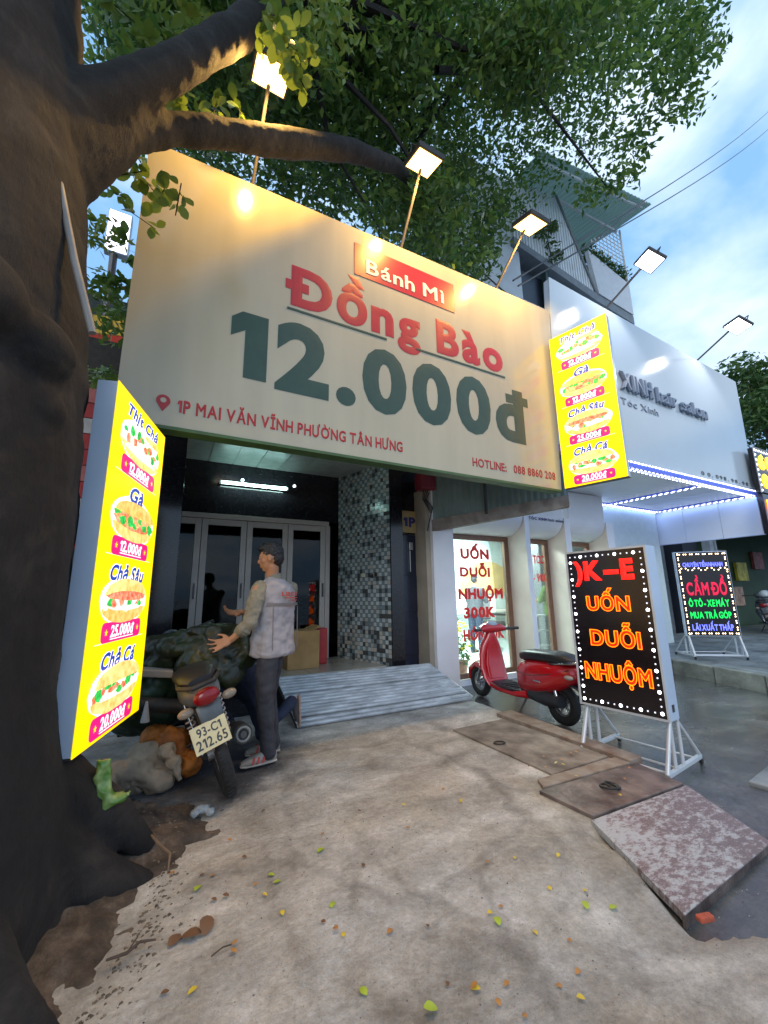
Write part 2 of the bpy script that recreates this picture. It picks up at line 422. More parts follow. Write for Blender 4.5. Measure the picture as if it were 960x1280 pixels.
# damp tyre tracks and seepage lines that cross the apron
TR = [([(0.99, 2.07), (1.04, 1.81), (1.08, 1.62), (1.13, 1.43), (1.21, 1.27), (1.3, 1.05)], 0.022), ([(0.92, 2.2), (0.9, 2.02), (0.85, 1.86), (0.77, 1.71)], 0.02), ([(0.56, 2.25), (0.53, 2.08), (0.52, 1.85), (0.54, 1.63), (0.53, 1.45)], 0.02),
      ([(1.0, 1.51), (1.07, 1.41), (0.92, 1.3), (0.81, 1.32)], 0.03), ([(2.10, 1.75), (2.02, 1.5), (1.84, 1.27), (1.78, 1.08)], 0.10), ([(2.14, 2.53), (1.93, 2.01), (1.9, 1.66)], 0.05), ([(0.61, 1.49), (0.75, 1.30), (0.95, 1.2)], 0.035), ([(1.25, 1.35), (1.24, 1.13), (1.30, 0.90)], 0.05), ([(1.5, 2.9), (1.9, 2.7), (2.4, 2.9)], 0.05)]
def seg_d(x, y, P):
    best = 9.0
    for (ax_, ay_), (bx_, by_) in zip(P, P[1:]):
        vx, vy = bx_ - ax_, by_ - ay_; t = max(0, min(1, ((x - ax_) * vx + (y - ay_) * vy) / (vx * vx + vy * vy))); best = min(best, math.hypot(x - ax_ - t * vx, y - ay_ - t * vy))
    return best
_ap = bpy.data.objects['pavement'].data; _at = _ap.attributes.new('stain', 'FLOAT', 'POINT'); _vals = []
for v_ in _ap.vertices:
    x, y = v_.co.x, v_.co.y; s_ = 0.0
    if 0.2 < x < 3 and 0.7 < y < 3.2:
        wob = 0.03 * fbm(x, y, 5)
        for P, w_ in TR: s_ = max(s_, max(0.0, min(1.0, 1.6 - (seg_d(x, y, P) + wob) / w_)))
    _vals.append(s_)
_at.data.foreach_set('value', _vals)

# earth heaped round the foot of the tree
def dirt_z(x, y):
    ang = math.atan2(y - 2.45, x + 1.25); r = math.hypot(x + 1.25, y - 2.45)
    e = 1.42 + 0.16 * math.sin(3 * ang + 1.2) + 0.22 * fbm(x, y, 1.6) + (0.22 if y > 2.6 and x > -0.6 else 0)
    k = max(0.0, 1 - r / e)
    return -0.022 + 0.40 * k ** 1.25 + (0.030 * fbm(x, y, 4) + 0.022 * fbm(x, y, 13)) * min(1, 0.5 + k * 5) - (0.05 if k <= 0 else 0)
sheet('earth', frange(-3.2, 0.6, 0.027), frange(0.6, 4.5, 0.027), dirt_z, M_dirt)

# raised pavement on the right with its kerb
kp = [(6.55, -8), (6.75, 1.2), (7.0, 2.55), (7.4, 3.86), (7.8, 6.0), (60, 6.0), (60, -8)]
structure(MB().prism([(x + 0.14, y, -0.2) for x, y in kp], (0, 0, 0.32)).build('raised_pavement', M_pave, bevel=0.015))
M_kerb = mat('kerb_stone', (0.22, 0.22, 0.20), 0.8, var=0.25, scale=5, bump=0.5)
kerb = tag(thing('kerb', None, None, (7.0, 2.5, YARD)), kind='structure')
pts = [Vector((x, y, 0)) for x, y in kp[1:5]]
seg = []
for a, b in zip(pts, pts[1:]):
    L_ = (b - a).length; n_ = max(1, int(L_ / 0.62)); seg += [(a.lerp(b, i / n_), a.lerp(b, (i + 1) / n_)) for i in range(n_)]
for a, b in seg:
    d = (b - a).normalized(); nrm = Vector((-d.y, d.x, 0)); a2, b2 = a + d * 0.006, b - d * 0.006
    MB().prism([(a2.x, a2.y, -0.15), (b2.x, b2.y, -0.15), (b2.x - nrm.x * 0.16, b2.y - nrm.y * 0.16, -0.15), (a2.x - nrm.x * 0.16, a2.y - nrm.y * 0.16, -0.15)], (0, 0, 0.15 + 0.133 + random.uniform(-0.004, 0.004))).build('kerb_stone', M_kerb, kerb, bevel=0.014, world=True)

# concrete slabs of a drain set in the wet yard
M_slab = mat('drain_slab', (0.24, 0.25, 0.25), 0.45, var=0.25, scale=3, bump=0.4)
for i, (pl, lab) in enumerate([([(3.75, 1.0), (4.5, 1.02), (4.45, 1.62), (3.7, 1.55)], 'grey concrete drain slab lying nearest the rusty ramp plate in the wet yard'),
                ([(4.55, 1.02), (5.6, 1.05), (5.5, 1.72), (4.5, 1.63)], 'grey concrete drain slab next outward, at the right edge of the photo')]):
    tag(MB().prism([(x, y, YARD - 0.05) for x, y in pl], (0, 0, 0.075 + 0.01 * i)).build('drain_slab', M_slab, bevel=0.01), lab, 'slab', 'drain slabs in the wet yard')

# ------------------------------------------------------------------ steel covers and plates on the apron
M_rust = mat('rusted_steel', (0.24, 0.19, 0.165), 0.5, metal=0.3, col2=(0.07, 0.048, 0.042), scale=5, bump=0.6, detail=13)
M_rframe = mat('clay_border', (0.30, 0.25, 0.20), 0.75, col2=(0.20, 0.13, 0.09), scale=9, bump=0.5)
M_iron = mat('dark_iron', (0.06, 0.055, 0.05), 0.6, metal=0.6, scale=20)
cov = thing('pit_cover', 'rusty square pit cover with a ring handle inside a reddish border', 'cover', (2.75, 2.7, 0))
MB().bb((2.50, 2.19, -0.03), (3.13, 3.30, 0.002)).build('plate', mat('dirty_cover', (0.30, 0.25, 0.20), 0.7, metal=0.1, col2=(0.12, 0.085, 0.065), scale=5, bump=0.6, detail=12), cov, world=True, bevel=0.004)
MB().prism([(3.14, 2.02, -0.04), (3.28, 2.02, -0.04), (3.37, 3.42, -0.04), (3.16, 3.42, -0.04)], (0, 0, 0.064)).build('border', M_rframe, cov, world=True, bevel=0.006)
MB().prism([(2.28, 2.08, -0.04), (3.135, 2.02, -0.04), (3.135, 2.14, -0.04), (2.34, 2.18, -0.04)], (0, 0, 0.050)).build('border', M_rframe, cov, world=True, bevel=0.006)
MB().torus((2.60, 2.80, 0.012), 0.045, 0.006, (0, 0.1, 1)).build('ring', M_iron, cov, smooth=True, world=True)
cov2 = thing('pit_cover', 'second rusty steel cover, between the bordered pit cover and the peeling ramp plate', 'cover', (2.7, 1.86, 0))
MB().prism([(2.24, 1.70, -0.03), (3.10, 1.655, -0.03), (3.17, 2.0, -0.03), (2.22, 2.06, -0.03)], (0, 0, 0.040)).build('plate', M_rust, cov2, world=True, bevel=0.004)
MB().torus((2.63, 1.86, 0.018), 0.05, 0.007, (0.1, 0.12, 1)).torus((2.65, 1.85, 0.024), 0.045, 0.006, (0.2, -0.1, 1)).build('ring', M_iron, cov2, smooth=True, world=True)
def peel_mat():
    m = bpy.data.materials.new('peeling_paint'); m.use_nodes = True; n = m.node_tree; L = n.links.new; b = n.nodes['Principled BSDF']; t = n.nodes.new('ShaderNodeTexCoord')
    def nz(sc, det, ro, vec=None):
        z = n.nodes.new('ShaderNodeTexNoise'); z.inputs['Scale'].default_value = sc; z.inputs['Detail'].default_value = det; z.inputs['Roughness'].default_value = ro; L(vec or t.outputs['Object'], z.inputs['Vector']); return z.outputs['Fac']
    mp = n.nodes.new('ShaderNodeMapping'); mp.inputs['Rotation'].default_value = (0, 0, R(35)); mp.inputs['Scale'].default_value = (1, 2.2, 1); L(t.outputs['Object'], mp.inputs[0])
    def M(op, a, c):
        x = n.nodes.new('ShaderNodeMath'); x.operation = op
        for k, s_ in enumerate((a, c)):
            if isinstance(s_, (int, float)): x.inputs[k].default_value = s_
            else: L(s_, x.inputs[k])
        return x.outputs[0]
    sp = n.nodes.new('ShaderNodeSeparateXYZ'); L(t.outputs['Object'], sp.inputs[0])
    # the paint has survived best along the upper and left sides of the plate
    wear = M('ADD', M('MULTIPLY', sp.outputs['X'], -0.10), M('MULTIPLY', sp.outputs['Y'], 0.13))
    f = M('ADD', M('ADD', M('MULTIPLY', nz(16, 14, 0.8, mp.outputs[0]), 1.15), M('MULTIPLY', nz(2.6, 4, 0.6), 0.30)), wear)
    r = n.nodes.new('ShaderNodeValToRGB'); e = r.color_ramp.elements; e[0].position = 0.685; e[0].color = (0.16, 0.12, 0.12, 1); e[1].position = 0.79; e[1].color = (0.40, 0.41, 0.41, 1)
    x = e.new(0.72); x.color = (0.25, 0.20, 0.20, 1)
    L(f, r.inputs[0]); L(r.outputs[0], b.inputs['Base Color']); b.inputs['Roughness'].default_value = 0.45
    bp = n.nodes.new('ShaderNodeBump'); bp.inputs['Strength'].default_value = 0.5; bp.inputs['Distance'].default_value = 0.004; L(f, bp.inputs['Height']); L(bp.outputs[0], b.inputs['Normal'])
    return m
M_peel = peel_mat()
rp = thing('ramp_plate', 'large steel ramp plate with peeling pale paint sloping down to the wet yard', 'ramp', (2.5, 1.4, 0))
MB().prism([(2.20, 1.685, -0.030), (3.10, 1.64, -0.030), (2.93, 1.17, -0.095), (1.97, 1.12, -0.075)], (0, 0, 0.035)).build('plate', M_peel, rp, world=True, bevel=0.003)
MB().prism([(1.965, 1.118, -0.105), (2.932, 1.168, -0.125), (2.932, 1.180, -0.125), (1.965, 1.130, -0.105)], (0, 0, 0.062)).build('front_lip', M_rust, rp, world=True)
tag(MB().box((1.99, 1.055, -0.02), (0.065, 0.028, 0.022), Matrix.Rotation(R(-18), 3, 'Z')).build('brick_fragment', mat('red_brick', (0.50, 0.10, 0.05), 0.8, scale=20, bump=0.5), bevel=0.006), 'small red brick fragment lying at the lower corner of the peeling ramp plate', 'brick')

# ------------------------------------------------------------------ shop: platform, room, doors
M_black = mat('black_granite', (0.014, 0.014, 0.018), 0.14, var=0.2, scale=30)
M_floor = mat('pale_floor_tile', (0.42, 0.38, 0.31), 0.25, var=0.08, scale=2)
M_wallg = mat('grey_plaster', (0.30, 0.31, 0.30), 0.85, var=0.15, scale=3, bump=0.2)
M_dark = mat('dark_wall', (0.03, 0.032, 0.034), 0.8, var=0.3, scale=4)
shop = thing('sandwich_shop', 'dark open shop front with folding glass doors under the big price sign', 'shop', (1.4, 4.9, 0))
MB().prism([(-0.25, 4.86, -0.05), (1.2, 4.80, -0.05), (3.22, 4.62, -0.05), (3.22, 8.6, -0.05), (-0.25, 8.6, -0.05)], (0, 0, 0.352)).build('step', M_black, shop, world=True, bevel=0.006)
gaps = 0.004
fx = frange(-0.25, 2.95, 0.64); fy = [4.84, 5.44, 6.04]
for i in range(len(fx) - 1):
    for j in range(2):
        x0, x1 = fx[i] + gaps, min(fx[i + 1], 2.7) - gaps; y0, y1 = fy[j] + gaps + (0.08 if j == 0 else 0), fy[j + 1] - gaps
        if x1 - x0 > 0.1: MB().bb((x0, y0, 0.295), (x1, y1, 0.325)).build('floor_tile', M_floor, shop, world=True)
MB().bb((-0.25, 5.98, 3.13), (2.75, 6.05, 3.25)).bb((-0.25, 5.98, 2.37), (2.75, 6.05, 3.13)).build('upper_panel', M_black, shop, world=True)
MB().bb((-0.3, 3.34, 3.145), (3.3, 8.6, 3.22)).build('ceiling', mat('ceiling_white', (0.55, 0.6, 0.58), 0.6), shop, world=True)
for i in range(9):
    x0 = -0.22 + i * 0.33
    MB().bb((x0 + 0.004, 4.92, 3.128), (x0 + 0.326, 5.97, 3.14)).build('ceiling_panel', mat('ceiling_panel', (0.36, 0.40, 0.38), 0.35), shop, world=True)
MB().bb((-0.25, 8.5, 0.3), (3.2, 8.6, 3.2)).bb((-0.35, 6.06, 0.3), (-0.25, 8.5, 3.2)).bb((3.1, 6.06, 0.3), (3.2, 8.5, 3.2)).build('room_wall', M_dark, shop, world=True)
MB().bb((-0.24, 4.70, -0.02), (0.13, 5.95, 3.12)).build('left_pillar', M_black, shop, world=True, bevel=0.004)
MB().prism([(2.75, 4.84, 0.30), (2.92, 4.80, 0.30), (2.92, 5.2, 0.30), (2.76, 5.2, 0.30)], (0, 0, 2.82)).build('granite_column', M_black, shop, world=True, bevel=0.003)
# folding doors
M_alu = mat('door_aluminium', (0.42, 0.40, 0.36), 0.4, metal=0.1, var=0.06, scale=4)
M_sglass = glass_mat('door_glass', (0.35, 0.42, 0.42), 0.03, 0.7)
MB().bb((-0.1, 5.90, 2.30), (2.24, 5.98, 2.37)).bb((2.19, 5.90, 0.33), (2.26, 5.98, 2.30)).bb((-0.13, 5.90, 0.33), (-0.06, 5.98, 2.30)).build('door_frame', M_alu, shop, world=True, bevel=0.003)
dx = [-0.06, 0.42, 1.01, 1.60, 2.19]
for a, b in zip(dx, dx[1:]):
    d = MB(); a += 0.003; b -= 0.003; s = 0.078
    d.bb((a, 5.91, 0.33), (a + s, 5.96, 2.295)).bb((b - s, 5.91, 0.33), (b, 5.96, 2.295)).bb((a + s, 5.911, 2.21), (b - s, 5.959, 2.295)).bb((a + s, 5.911, 0.33), (b - s, 5.959, 0.44))
    leaf = d.build('door_leaf', M_alu, shop, world=True, bevel=0.004)
    MB().bb((b - s * 0.6, 5.885, 1.22), (b - s * 0.35, 5.91, 1.42)).build('handle', M_black, leaf, world=True, bevel=0.003)
    MB().bb((a + s - 0.004, 5.93, 0.435), (b - s + 0.004, 5.94, 2.215)).build('pane', M_sglass, leaf, world=True)
# mosaic wall
A0, A1 = Vector((2.745, 4.86, 0)), Vector((2.43, 5.97, 0)); td = (A1 - A0).normalized(); LW = (A1 - A0).length; tn = Vector((-td.y, td.x, 0))
if tn.x > 0: tn = -tn
MB().prism([A0 + Vector((0, 0, 0.3)), A1 + Vector((0, 0, 0.3)), A1 - tn * 0.2 + Vector((0, 0, 0.3)), A0 - tn * 0.2 + Vector((0, 0, 0.3))], (0, 0, 2.83)).build('mosaic_backing', mat('dark_grout', (0.05, 0.05, 0.05), 0.9), shop, world=True)
cols = [((0.46, 0.51, 0.51), 'grey_green'), ((0.19, 0.25, 0.27), 'deep_teal'), ((0.45, 0.42, 0.36), 'cream')]
NC, NR = 20, 50; tw, th = LW / NC, 2.83 / NR
for k, (c, nm) in enumerate(cols):
    mb = MB()
    for r in range(NR):
        for q in range(NC):
            kk = (1 if (r + q) % 2 else 0); 
            if random.random() < 0.16 + (0.3 if r < 9 else 0): kk = 2 if kk == 0 or random.random() < .5 else kk
            if random.random() < 0.05: kk = 1
            if kk != k: continue
            p = A0 + td * ((q + 0.5) * tw); z = 0.3 + (r + 0.5) * th
            e = td * (tw * 0.45); h = Vector((0, 0, th * 0.45)); o = tn * (0.005 + random.uniform(0, 0.002))
            P = [p + Vector((0, 0, z)) + s * e + t * h + o for s, t in ((-1, -1), (1, -1), (1, 1), (-1, 1))]
            mb.prism(P, -tn * 0.008)
    mb.build('mosaic_tiles', mat('mosaic_' + nm, c, 0.18, var=0.12, scale=6), shop, world=True, kind='stuff')
# sockets and electric meter scraps on the mosaic
sx = lambda s, z: A0 + td * s + Vector((0, 0, z)) + tn * 0.012
for s, z, w, h, c in ((0.55, 1.52, 0.07, 0.05, (0.6, 0.55, 0.4)), (0.36, 1.50, 0.05, 0.05, (0.03, 0.03, 0.03)), (0.28, 1.52, 0.05, 0.05, (0.03, 0.03, 0.03))):
    MB().box(sx(s, z), (0.02, w, h), Matrix.Rotation(math.atan2(-td.x, td.y), 3, 'Z')).build('socket', mat('socket_%d' % int(c[0] * 100), c, 0.4), shop, world=True)
# number door
M_navy = mat('dark_navy_door', (0.02, 0.024, 0.045), 0.22, var=0.15, scale=3)
dr = MB().bb((2.93, 4.93, 0.30), (3.27, 4.97, 2.08)).build('side_door', M_navy, shop, world=True, bevel=0.004)
MB().bb((3.09, 4.90, 1.55), (3.105, 4.925, 1.85)).bb((3.088, 4.90, 1.86), (3.15, 4.925, 1.97)).build('handle', mat('steel', (0.6, 0.6, 0.6), 0.25, metal=1), dr, world=True, bevel=0.002)
for z0 in (0.42, 1.0):
    MB().bb((2.98, 4.922, z0), (3.22, 4.935, z0 + 0.5)).build('raised_panel', M_navy, dr, world=True, bevel=0.006)
MB().bb((2.93, 4.93, 2.09), (3.30, 4.99, 3.12)).build('transom_panel', M_black, shop, world=True)
pl = MB().bb((2.925, 4.905, 2.11), (3.275, 4.925, 2.43)).build('number_plate', mat('brass_plate', (0.42, 0.30, 0.13), 0.45, var=0.1), shop, world=True, bevel=0.003)
write('1P', (3.00, 4.903, 2.19), (1, 0, 0), (0, 0, 1), 0.20, 0.15, mat('navy_print', (0.03, 0.03, 0.16), 0.5), pl, weight=0.05, world=True, split=True)
MB().bb((3.21, 4.66, 0.02), (3.285, 4.98, 2.72)).build('end_pier', mat('beige_render', (0.38, 0.33, 0.26), 0.8, scale=3, bump=0.2), shop, world=True)
# tube lights
M_tube = glow('cool_tube', (0.62, 1.0, 0.95), 9)
t1 = thing('tube_light', 'bright cool white tube light on the black panel over the glass doors', 'light', (1.09, 5.93, 2.83))
MB().cyl((-0.46, -0.03, -0.01), (0.46, -0.03, 0.01), 0.014).build('tube', M_tube, t1, smooth=True)
MB().box((0, 0.0, 0), (0.98, 0.035, 0.05)).build('fitting', mat('white_plastic', (0.7, 0.7, 0.7), 0.4), t1, bevel=0.004)
for s in (-1, 1): MB().box((s * 0.475, -0.03, 0), (0.03, 0.035, 0.04)).build('end_cap', mat('white_plastic', (0.7, 0.7, 0.7), 0.4), t1, bevel=0.004)
ld = bpy.data.lights.new('tube_glow', 'AREA'); ld.shape = 'RECTANGLE'; ld.size = 0.9; ld.size_y = 0.04; ld.energy = 4; ld.color = (0.65, 1.0, 0.95)
lo = bpy.data.objects.new('tube_glow', ld); COL.objects.link(lo); lo.parent = t1; lo.location = (0, -0.055, 0); lo.rotation_euler = (R(80), 0, 0)
t2 = thing('tube_light', 'short dim tube light up on the shop ceiling edge, the smaller of the two tubes', 'light', (0.8, 5.05, 3.10))
MB().cyl((-0.17, 0, 0), (0.17, 0, 0), 0.012).build('tube', glow('warm_tube', (1.0, 0.82, 0.6), 4), t2, smooth=True)
for s in (-1, 1): MB().box((s * 0.19, 0, 0.005), (0.05, 0.035, 0.03)).build('end_cap', glow('cyan_cap', (0.4, 0.9, 0.85), 0.8), t2, bevel=0.004)
for x, c in ((0.13, 'w'), (0.92, 'c'), (1.69, 'c')):  # glowing discs that stand in for downlight reflections in the glossy panel
    tag(MB().cyl((x, 5.975, 2.905), (x, 5.955, 2.905), 0.022).build('spot_lamp', glow('spot_' + c, (1.0, 0.45, 0.2) if c == 'w' else (0.8, 0.95, 1.0), 2.0)), {0.13: 'tiny orange spot lamp, leftmost on the black panel over the doors', 0.92: 'tiny white spot lamp just over the long tube light', 1.69: 'tiny white spot lamp right of the long tube light'}[x], 'light', 'spot lamps on the black panel')
# metal ramp
M_ramp = mat('galvanised_steel', (0.60, 0.64, 0.67), 0.45, metal=0.25, var=0.22, scale=5, bump=0.15, stretch=(1, 4, 1))
rm = thing('metal_ramp', 'ribbed galvanised metal ramp leading up to the shop step', 'ramp', (2.2, 4.35, 0.0))
FL, FR, BL, BR = Vector((1.25, 4.06, 0.022)), Vector((3.34, 3.99, 0.022)), Vector((1.21, 4.79, 0.335)), Vector((3.14, 4.605, 0.335))
def rq(u, v): return (FL.lerp(FR, u)).lerp(BL.lerp(BR, u), v)
nrmR = (FR - FL).cross(BL - FL).normalized()
def ribbed(v0, v1, nr, lift):
    mb = MB(); prof = []
    for i in range(nr):
        t0 = v0 + (v1 - v0) * i / nr; dt = (v1 - v0) / nr
        prof += [(t0, 0), (t0 + dt * 0.30, 0), (t0 + dt * 0.42, 0.011), (t0 + dt * 0.85, 0.011), (t0 + dt * 0.97, 0)]
    prof.append((v1, 0)); vs = []
    for t, h in prof:
        for u in (0, 1): vs.append(rq(u, t) + nrmR * (h + lift))
    n = len(prof); vs += [Vector(p) - nrmR * 0.012 for p in vs[:2 * n]]
    fs = [(2 * i, 2 * i + 1, 2 * i + 3, 2 * i + 2) for i in range(n - 1)] + [(2 * n + 2 * i, 2 * n + 2 * i + 2, 2 * n + 2 * i + 3, 2 * n + 2 * i + 1) for i in range(n - 1)]
    return mb.add(vs, fs)
for v0, v1, nr, l in ((0.0, 0.055, 1, 0.0), (0.065, 0.13, 1, 0.004), (0.15, 0.60, 7, 0.012), (0.62, 1.0, 6, 0.018)):
    ribbed(v0, v1, nr, l).build('ribbed_panel', M_ramp, rm, world=True)
for u in (0.0, 0.5, 1.0):
    a, b = rq(u, 0.02), rq(u, 0.98)
    MB().tube([a - nrmR * 0.016, b - nrmR * 0.016], 0.012, 4).build('support_bar', M_iron, rm, world=True)
MB().tube([rq(1, 0.02) + Vector((0.01, 0, 0.012)), rq(1, 0.99) + Vector((0.01, 0, 0.012))], 0.012, 6).build('edge_bar', M_ramp, rm, world=True)

# red lantern-like box and cables beside the number door
tag(MB().bb((3.10, 4.55, 2.69), (3.36, 4.75, 2.95)).build('meter_box', mat('dark_red_plastic', (0.22, 0.02, 0.03), 0.45), bevel=0.03), 'dark red box fixed high on the pier beside the house number', 'box')
cb = MB()
for k in range(4):
    p = [Vector((3.18 + 0.03 * k, 4.62, 2.72 - 0.02 * k)), Vector((3.14 + 0.02 * k, 4.60, 2.55)), Vector((3.26 + 0.01 * k, 4.58, 2.35 + 0.03 * k)), Vector((3.20, 4.60, 2.1))]
    cb.tube(p, 0.008, 5)
tag(cb.build('cable_bundle', mat('black_rubber', (0.03, 0.03, 0.03), 0.6), smooth=True), 'tangle of dark cables hanging under the dark red box', 'cables')

# boxes inside
M_card = mat('cardboard', (0.42, 0.26, 0.10), 0.85, var=0.15, scale=4)
bx = thing('cardboard_box', 'tan cardboard box on the shop floor behind the man', 'box', (1.68, 5.45, 0.326))
MB().box((0, 0, 0.235), (0.42, 0.36, 0.47)).build('carton', M_card, bx, bevel=0.006)
for s in (-1, 1): MB().box((s * 0.16, 0, 0.49), (0.14, 0.36, 0.008), Matrix.Rotation(R(-s * 25), 3, 'Y')).build('flap', M_card, bx)
tag(MB().box((2.02, 5.6, 0.56), (0.13, 0.2, 0.47)).build('red_container', mat('red_plastic', (0.45, 0.03, 0.03), 0.4), bevel=0.015), 'narrow red container beside the tan cardboard box in the doorway', 'container')
# ------------------------------------------------------------------ the big price sign
X, Zv = (1, 0, 0), (0, 0, 1)
M_cream = mat('cream_panel', (0.47, 0.435, 0.315), 0.15, var=0.05, scale=1.3, spec=0.5, detail=8, stretch=(3.0, 1, 0.35))
M_green = mat('dark_green_print', (0.028, 0.068, 0.045), 0.35, var=0.08)
M_redp = mat('red_print', (0.40, 0.014, 0.014), 0.35, var=0.05)
M_white = mat('white_print', (0.8, 0.78, 0.7), 0.4, var=0.03)
ms = thing('price_sign', 'huge cream shop sign with 12.000đ in green under red lettering', 'sign', (1.95, 3.25, 2.47))
MB().prism([(-0.39, 3.2, 2.485), (4.26, 3.2, 2.475), (4.396, 3.2, 5.033), (-0.376, 3.2, 4.913)], (0, 0.012, 0)).build('face_panel', M_cream, ms, world=True)
MB().prism([(-0.385, 3.213, 2.49), (4.25, 3.213, 2.48), (4.385, 3.213, 5.025), (-0.37, 3.213, 4.905)], (0, 0.10, 0)).build('frame_box', mat('dark_frame', (0.05, 0.055, 0.05), 0.6), ms, world=True)
MB().prism([(-0.385, 3.19, 2.458), (4.255, 3.19, 2.448), (4.255, 3.19, 2.473), (-0.385, 3.19, 2.483)], (0, 0.13, 0)).build('bottom_trim', mat('green_trim', (0.06, 0.13, 0.04), 0.5), ms, world=True)
F = 3.1995
write('12.000đ', (0.337, F, 2.966), X, Zv, 3.453, 0.70, M_green, ms, depth=0.003, weight=0.045, gap=0.075, split=True, cap=0.70, world=True)
write('Đồng Bào', (0.77, F, 3.822), X, Zv, 2.653, 0.432, M_redp, ms, depth=0.003, weight=0.045, gap=0.075, split=True, cap=0.70, world=True)
for a, b in ((0.792, 1.81), (2.167, 3.44)):
    MB().bb((a, F, 3.772), (b, F - 0.006, 3.792)).build('underline', M_green, ms, world=True)
MB().bb((1.453, F, 4.406), (2.715, F - 0.006, 4.779)).build('red_box', M_redp, ms, world=True)
write('Bánh Mì', (1.579, F - 0.006, 4.462), X, Zv, 0.992, 0.175, M_white, ms, depth=0.006, weight=0.022, cap=0.70, world=True, split=True)
write('1P MAI VĂN VĨNH PHƯỜNG TÂN HƯNG', (0.0, F, 2.60), X, Zv, 1.968, 0.108, M_redp, ms, depth=0.004, weight=0.03, cap=0.70, world=True, split=True)
write('HOTLINE:', (2.848, F, 2.585), X, Zv, 0.50, 0.10, M_redp, ms, depth=0.004, weight=0.026, cap=0.70, world=True, split=True)
write('088 8860 208', (3.46, F, 2.588), X, Zv, 0.705, 0.10, M_redp, ms, depth=0.004, weight=0.026, cap=0.70, world=True, split=True)
pn = MB(); ring_ = [(math.cos(a) * 0.042, math.sin(a) * 0.042) for a in [math.pi * 2 * i / 20 for i in range(20)]]
out_ = [(x, z) for x, z in ring_ if z > -0.02]; 
pp = [(-0.096 + 0.047 * math.cos(R(a)), 2.675 + 0.047 * math.sin(R(a))) for a in range(-25, 206, 15)] + [(-0.096, 2.59)]
hp = [(-0.096 + 0.02 * math.cos(R(a)), 2.678 + 0.02 * math.sin(R(a))) for a in range(0, 360, 24)]
pn.prism([(x, F, z) for x, z in pp], (0, -0.004, 0)).build('map_pin', M_redp, ms, world=True)
MB().prism([(x, F - 0.0045, z) for x, z in hp], (0, -0.002, 0)).build('pin_hole', M_cream, ms, world=True)

# steel posts holding the sign box up from the roof slab
for x in (0.3, 2.3, 4.1):
    MB().bb((x, 3.32, 2.5), (x + 0.06, 3.38, 4.9)).build('post', mat('sign_steel', (0.2, 0.2, 0.19), 0.6), ms, world=True)

# ------------------------------------------------------------------ backlit menu boards
E = 0.95
Y_bg = mat('lit_yellow', (1.0, 0.70, 0.0), 0.35, var=0.03, emit=0.75, scale=1.5)
Y_w = mat('lit_white', (0.95, 0.95, 0.9), 0.4, var=0.02, emit=0.8)
Y_pk = mat('lit_pink', (0.85, 0.01, 0.16), 0.4, var=0.05, emit=0.85)
Y_bl = mat('lit_blue', (0.02, 0.06, 0.42), 0.4, var=0.1, emit=0.6)
Y_bun = mat('lit_bun', (0.90, 0.40, 0.07), 0.4, col2=(0.95, 0.62, 0.20), emit=0.65, scale=25)
Y_bunL = mat('lit_bun_pale', (1.0, 0.74, 0.28), 0.4, col2=(0.90, 0.45, 0.10), emit=0.7, scale=25)
Y_gr = mat('lit_lettuce', (0.05, 0.62, 0.12), 0.4, col2=(0.02, 0.30, 0.04), emit=0.7, scale=45)
Y_rd = mat('lit_tomato', (0.80, 0.08, 0.04), 0.4, col2=(0.95, 0.35, 0.2), emit=0.75, scale=40)
Y_wh = mat('lit_slices', (0.92, 0.90, 0.82), 0.4, col2=(0.70, 0.62, 0.52), emit=0.7, scale=45)
Y_br = mat('lit_meat', (0.65, 0.25, 0.08), 0.4, col2=(0.9, 0.55, 0.25), emit=0.7, scale=40)
M_side = mat('white_sheet_steel', (0.50, 0.58, 0.70), 0.35, var=0.04, scale=2)
M_lip = mat('dark_lip', (0.05, 0.05, 0.05), 0.5)
ITEMS = [('Thịt Chả', '12.000đ', 0), ('Gà', '12.000đ', 1), ('Chả Sâu', '25.000đ', 2), ('Chả Cá', '20.000đ', 3)]
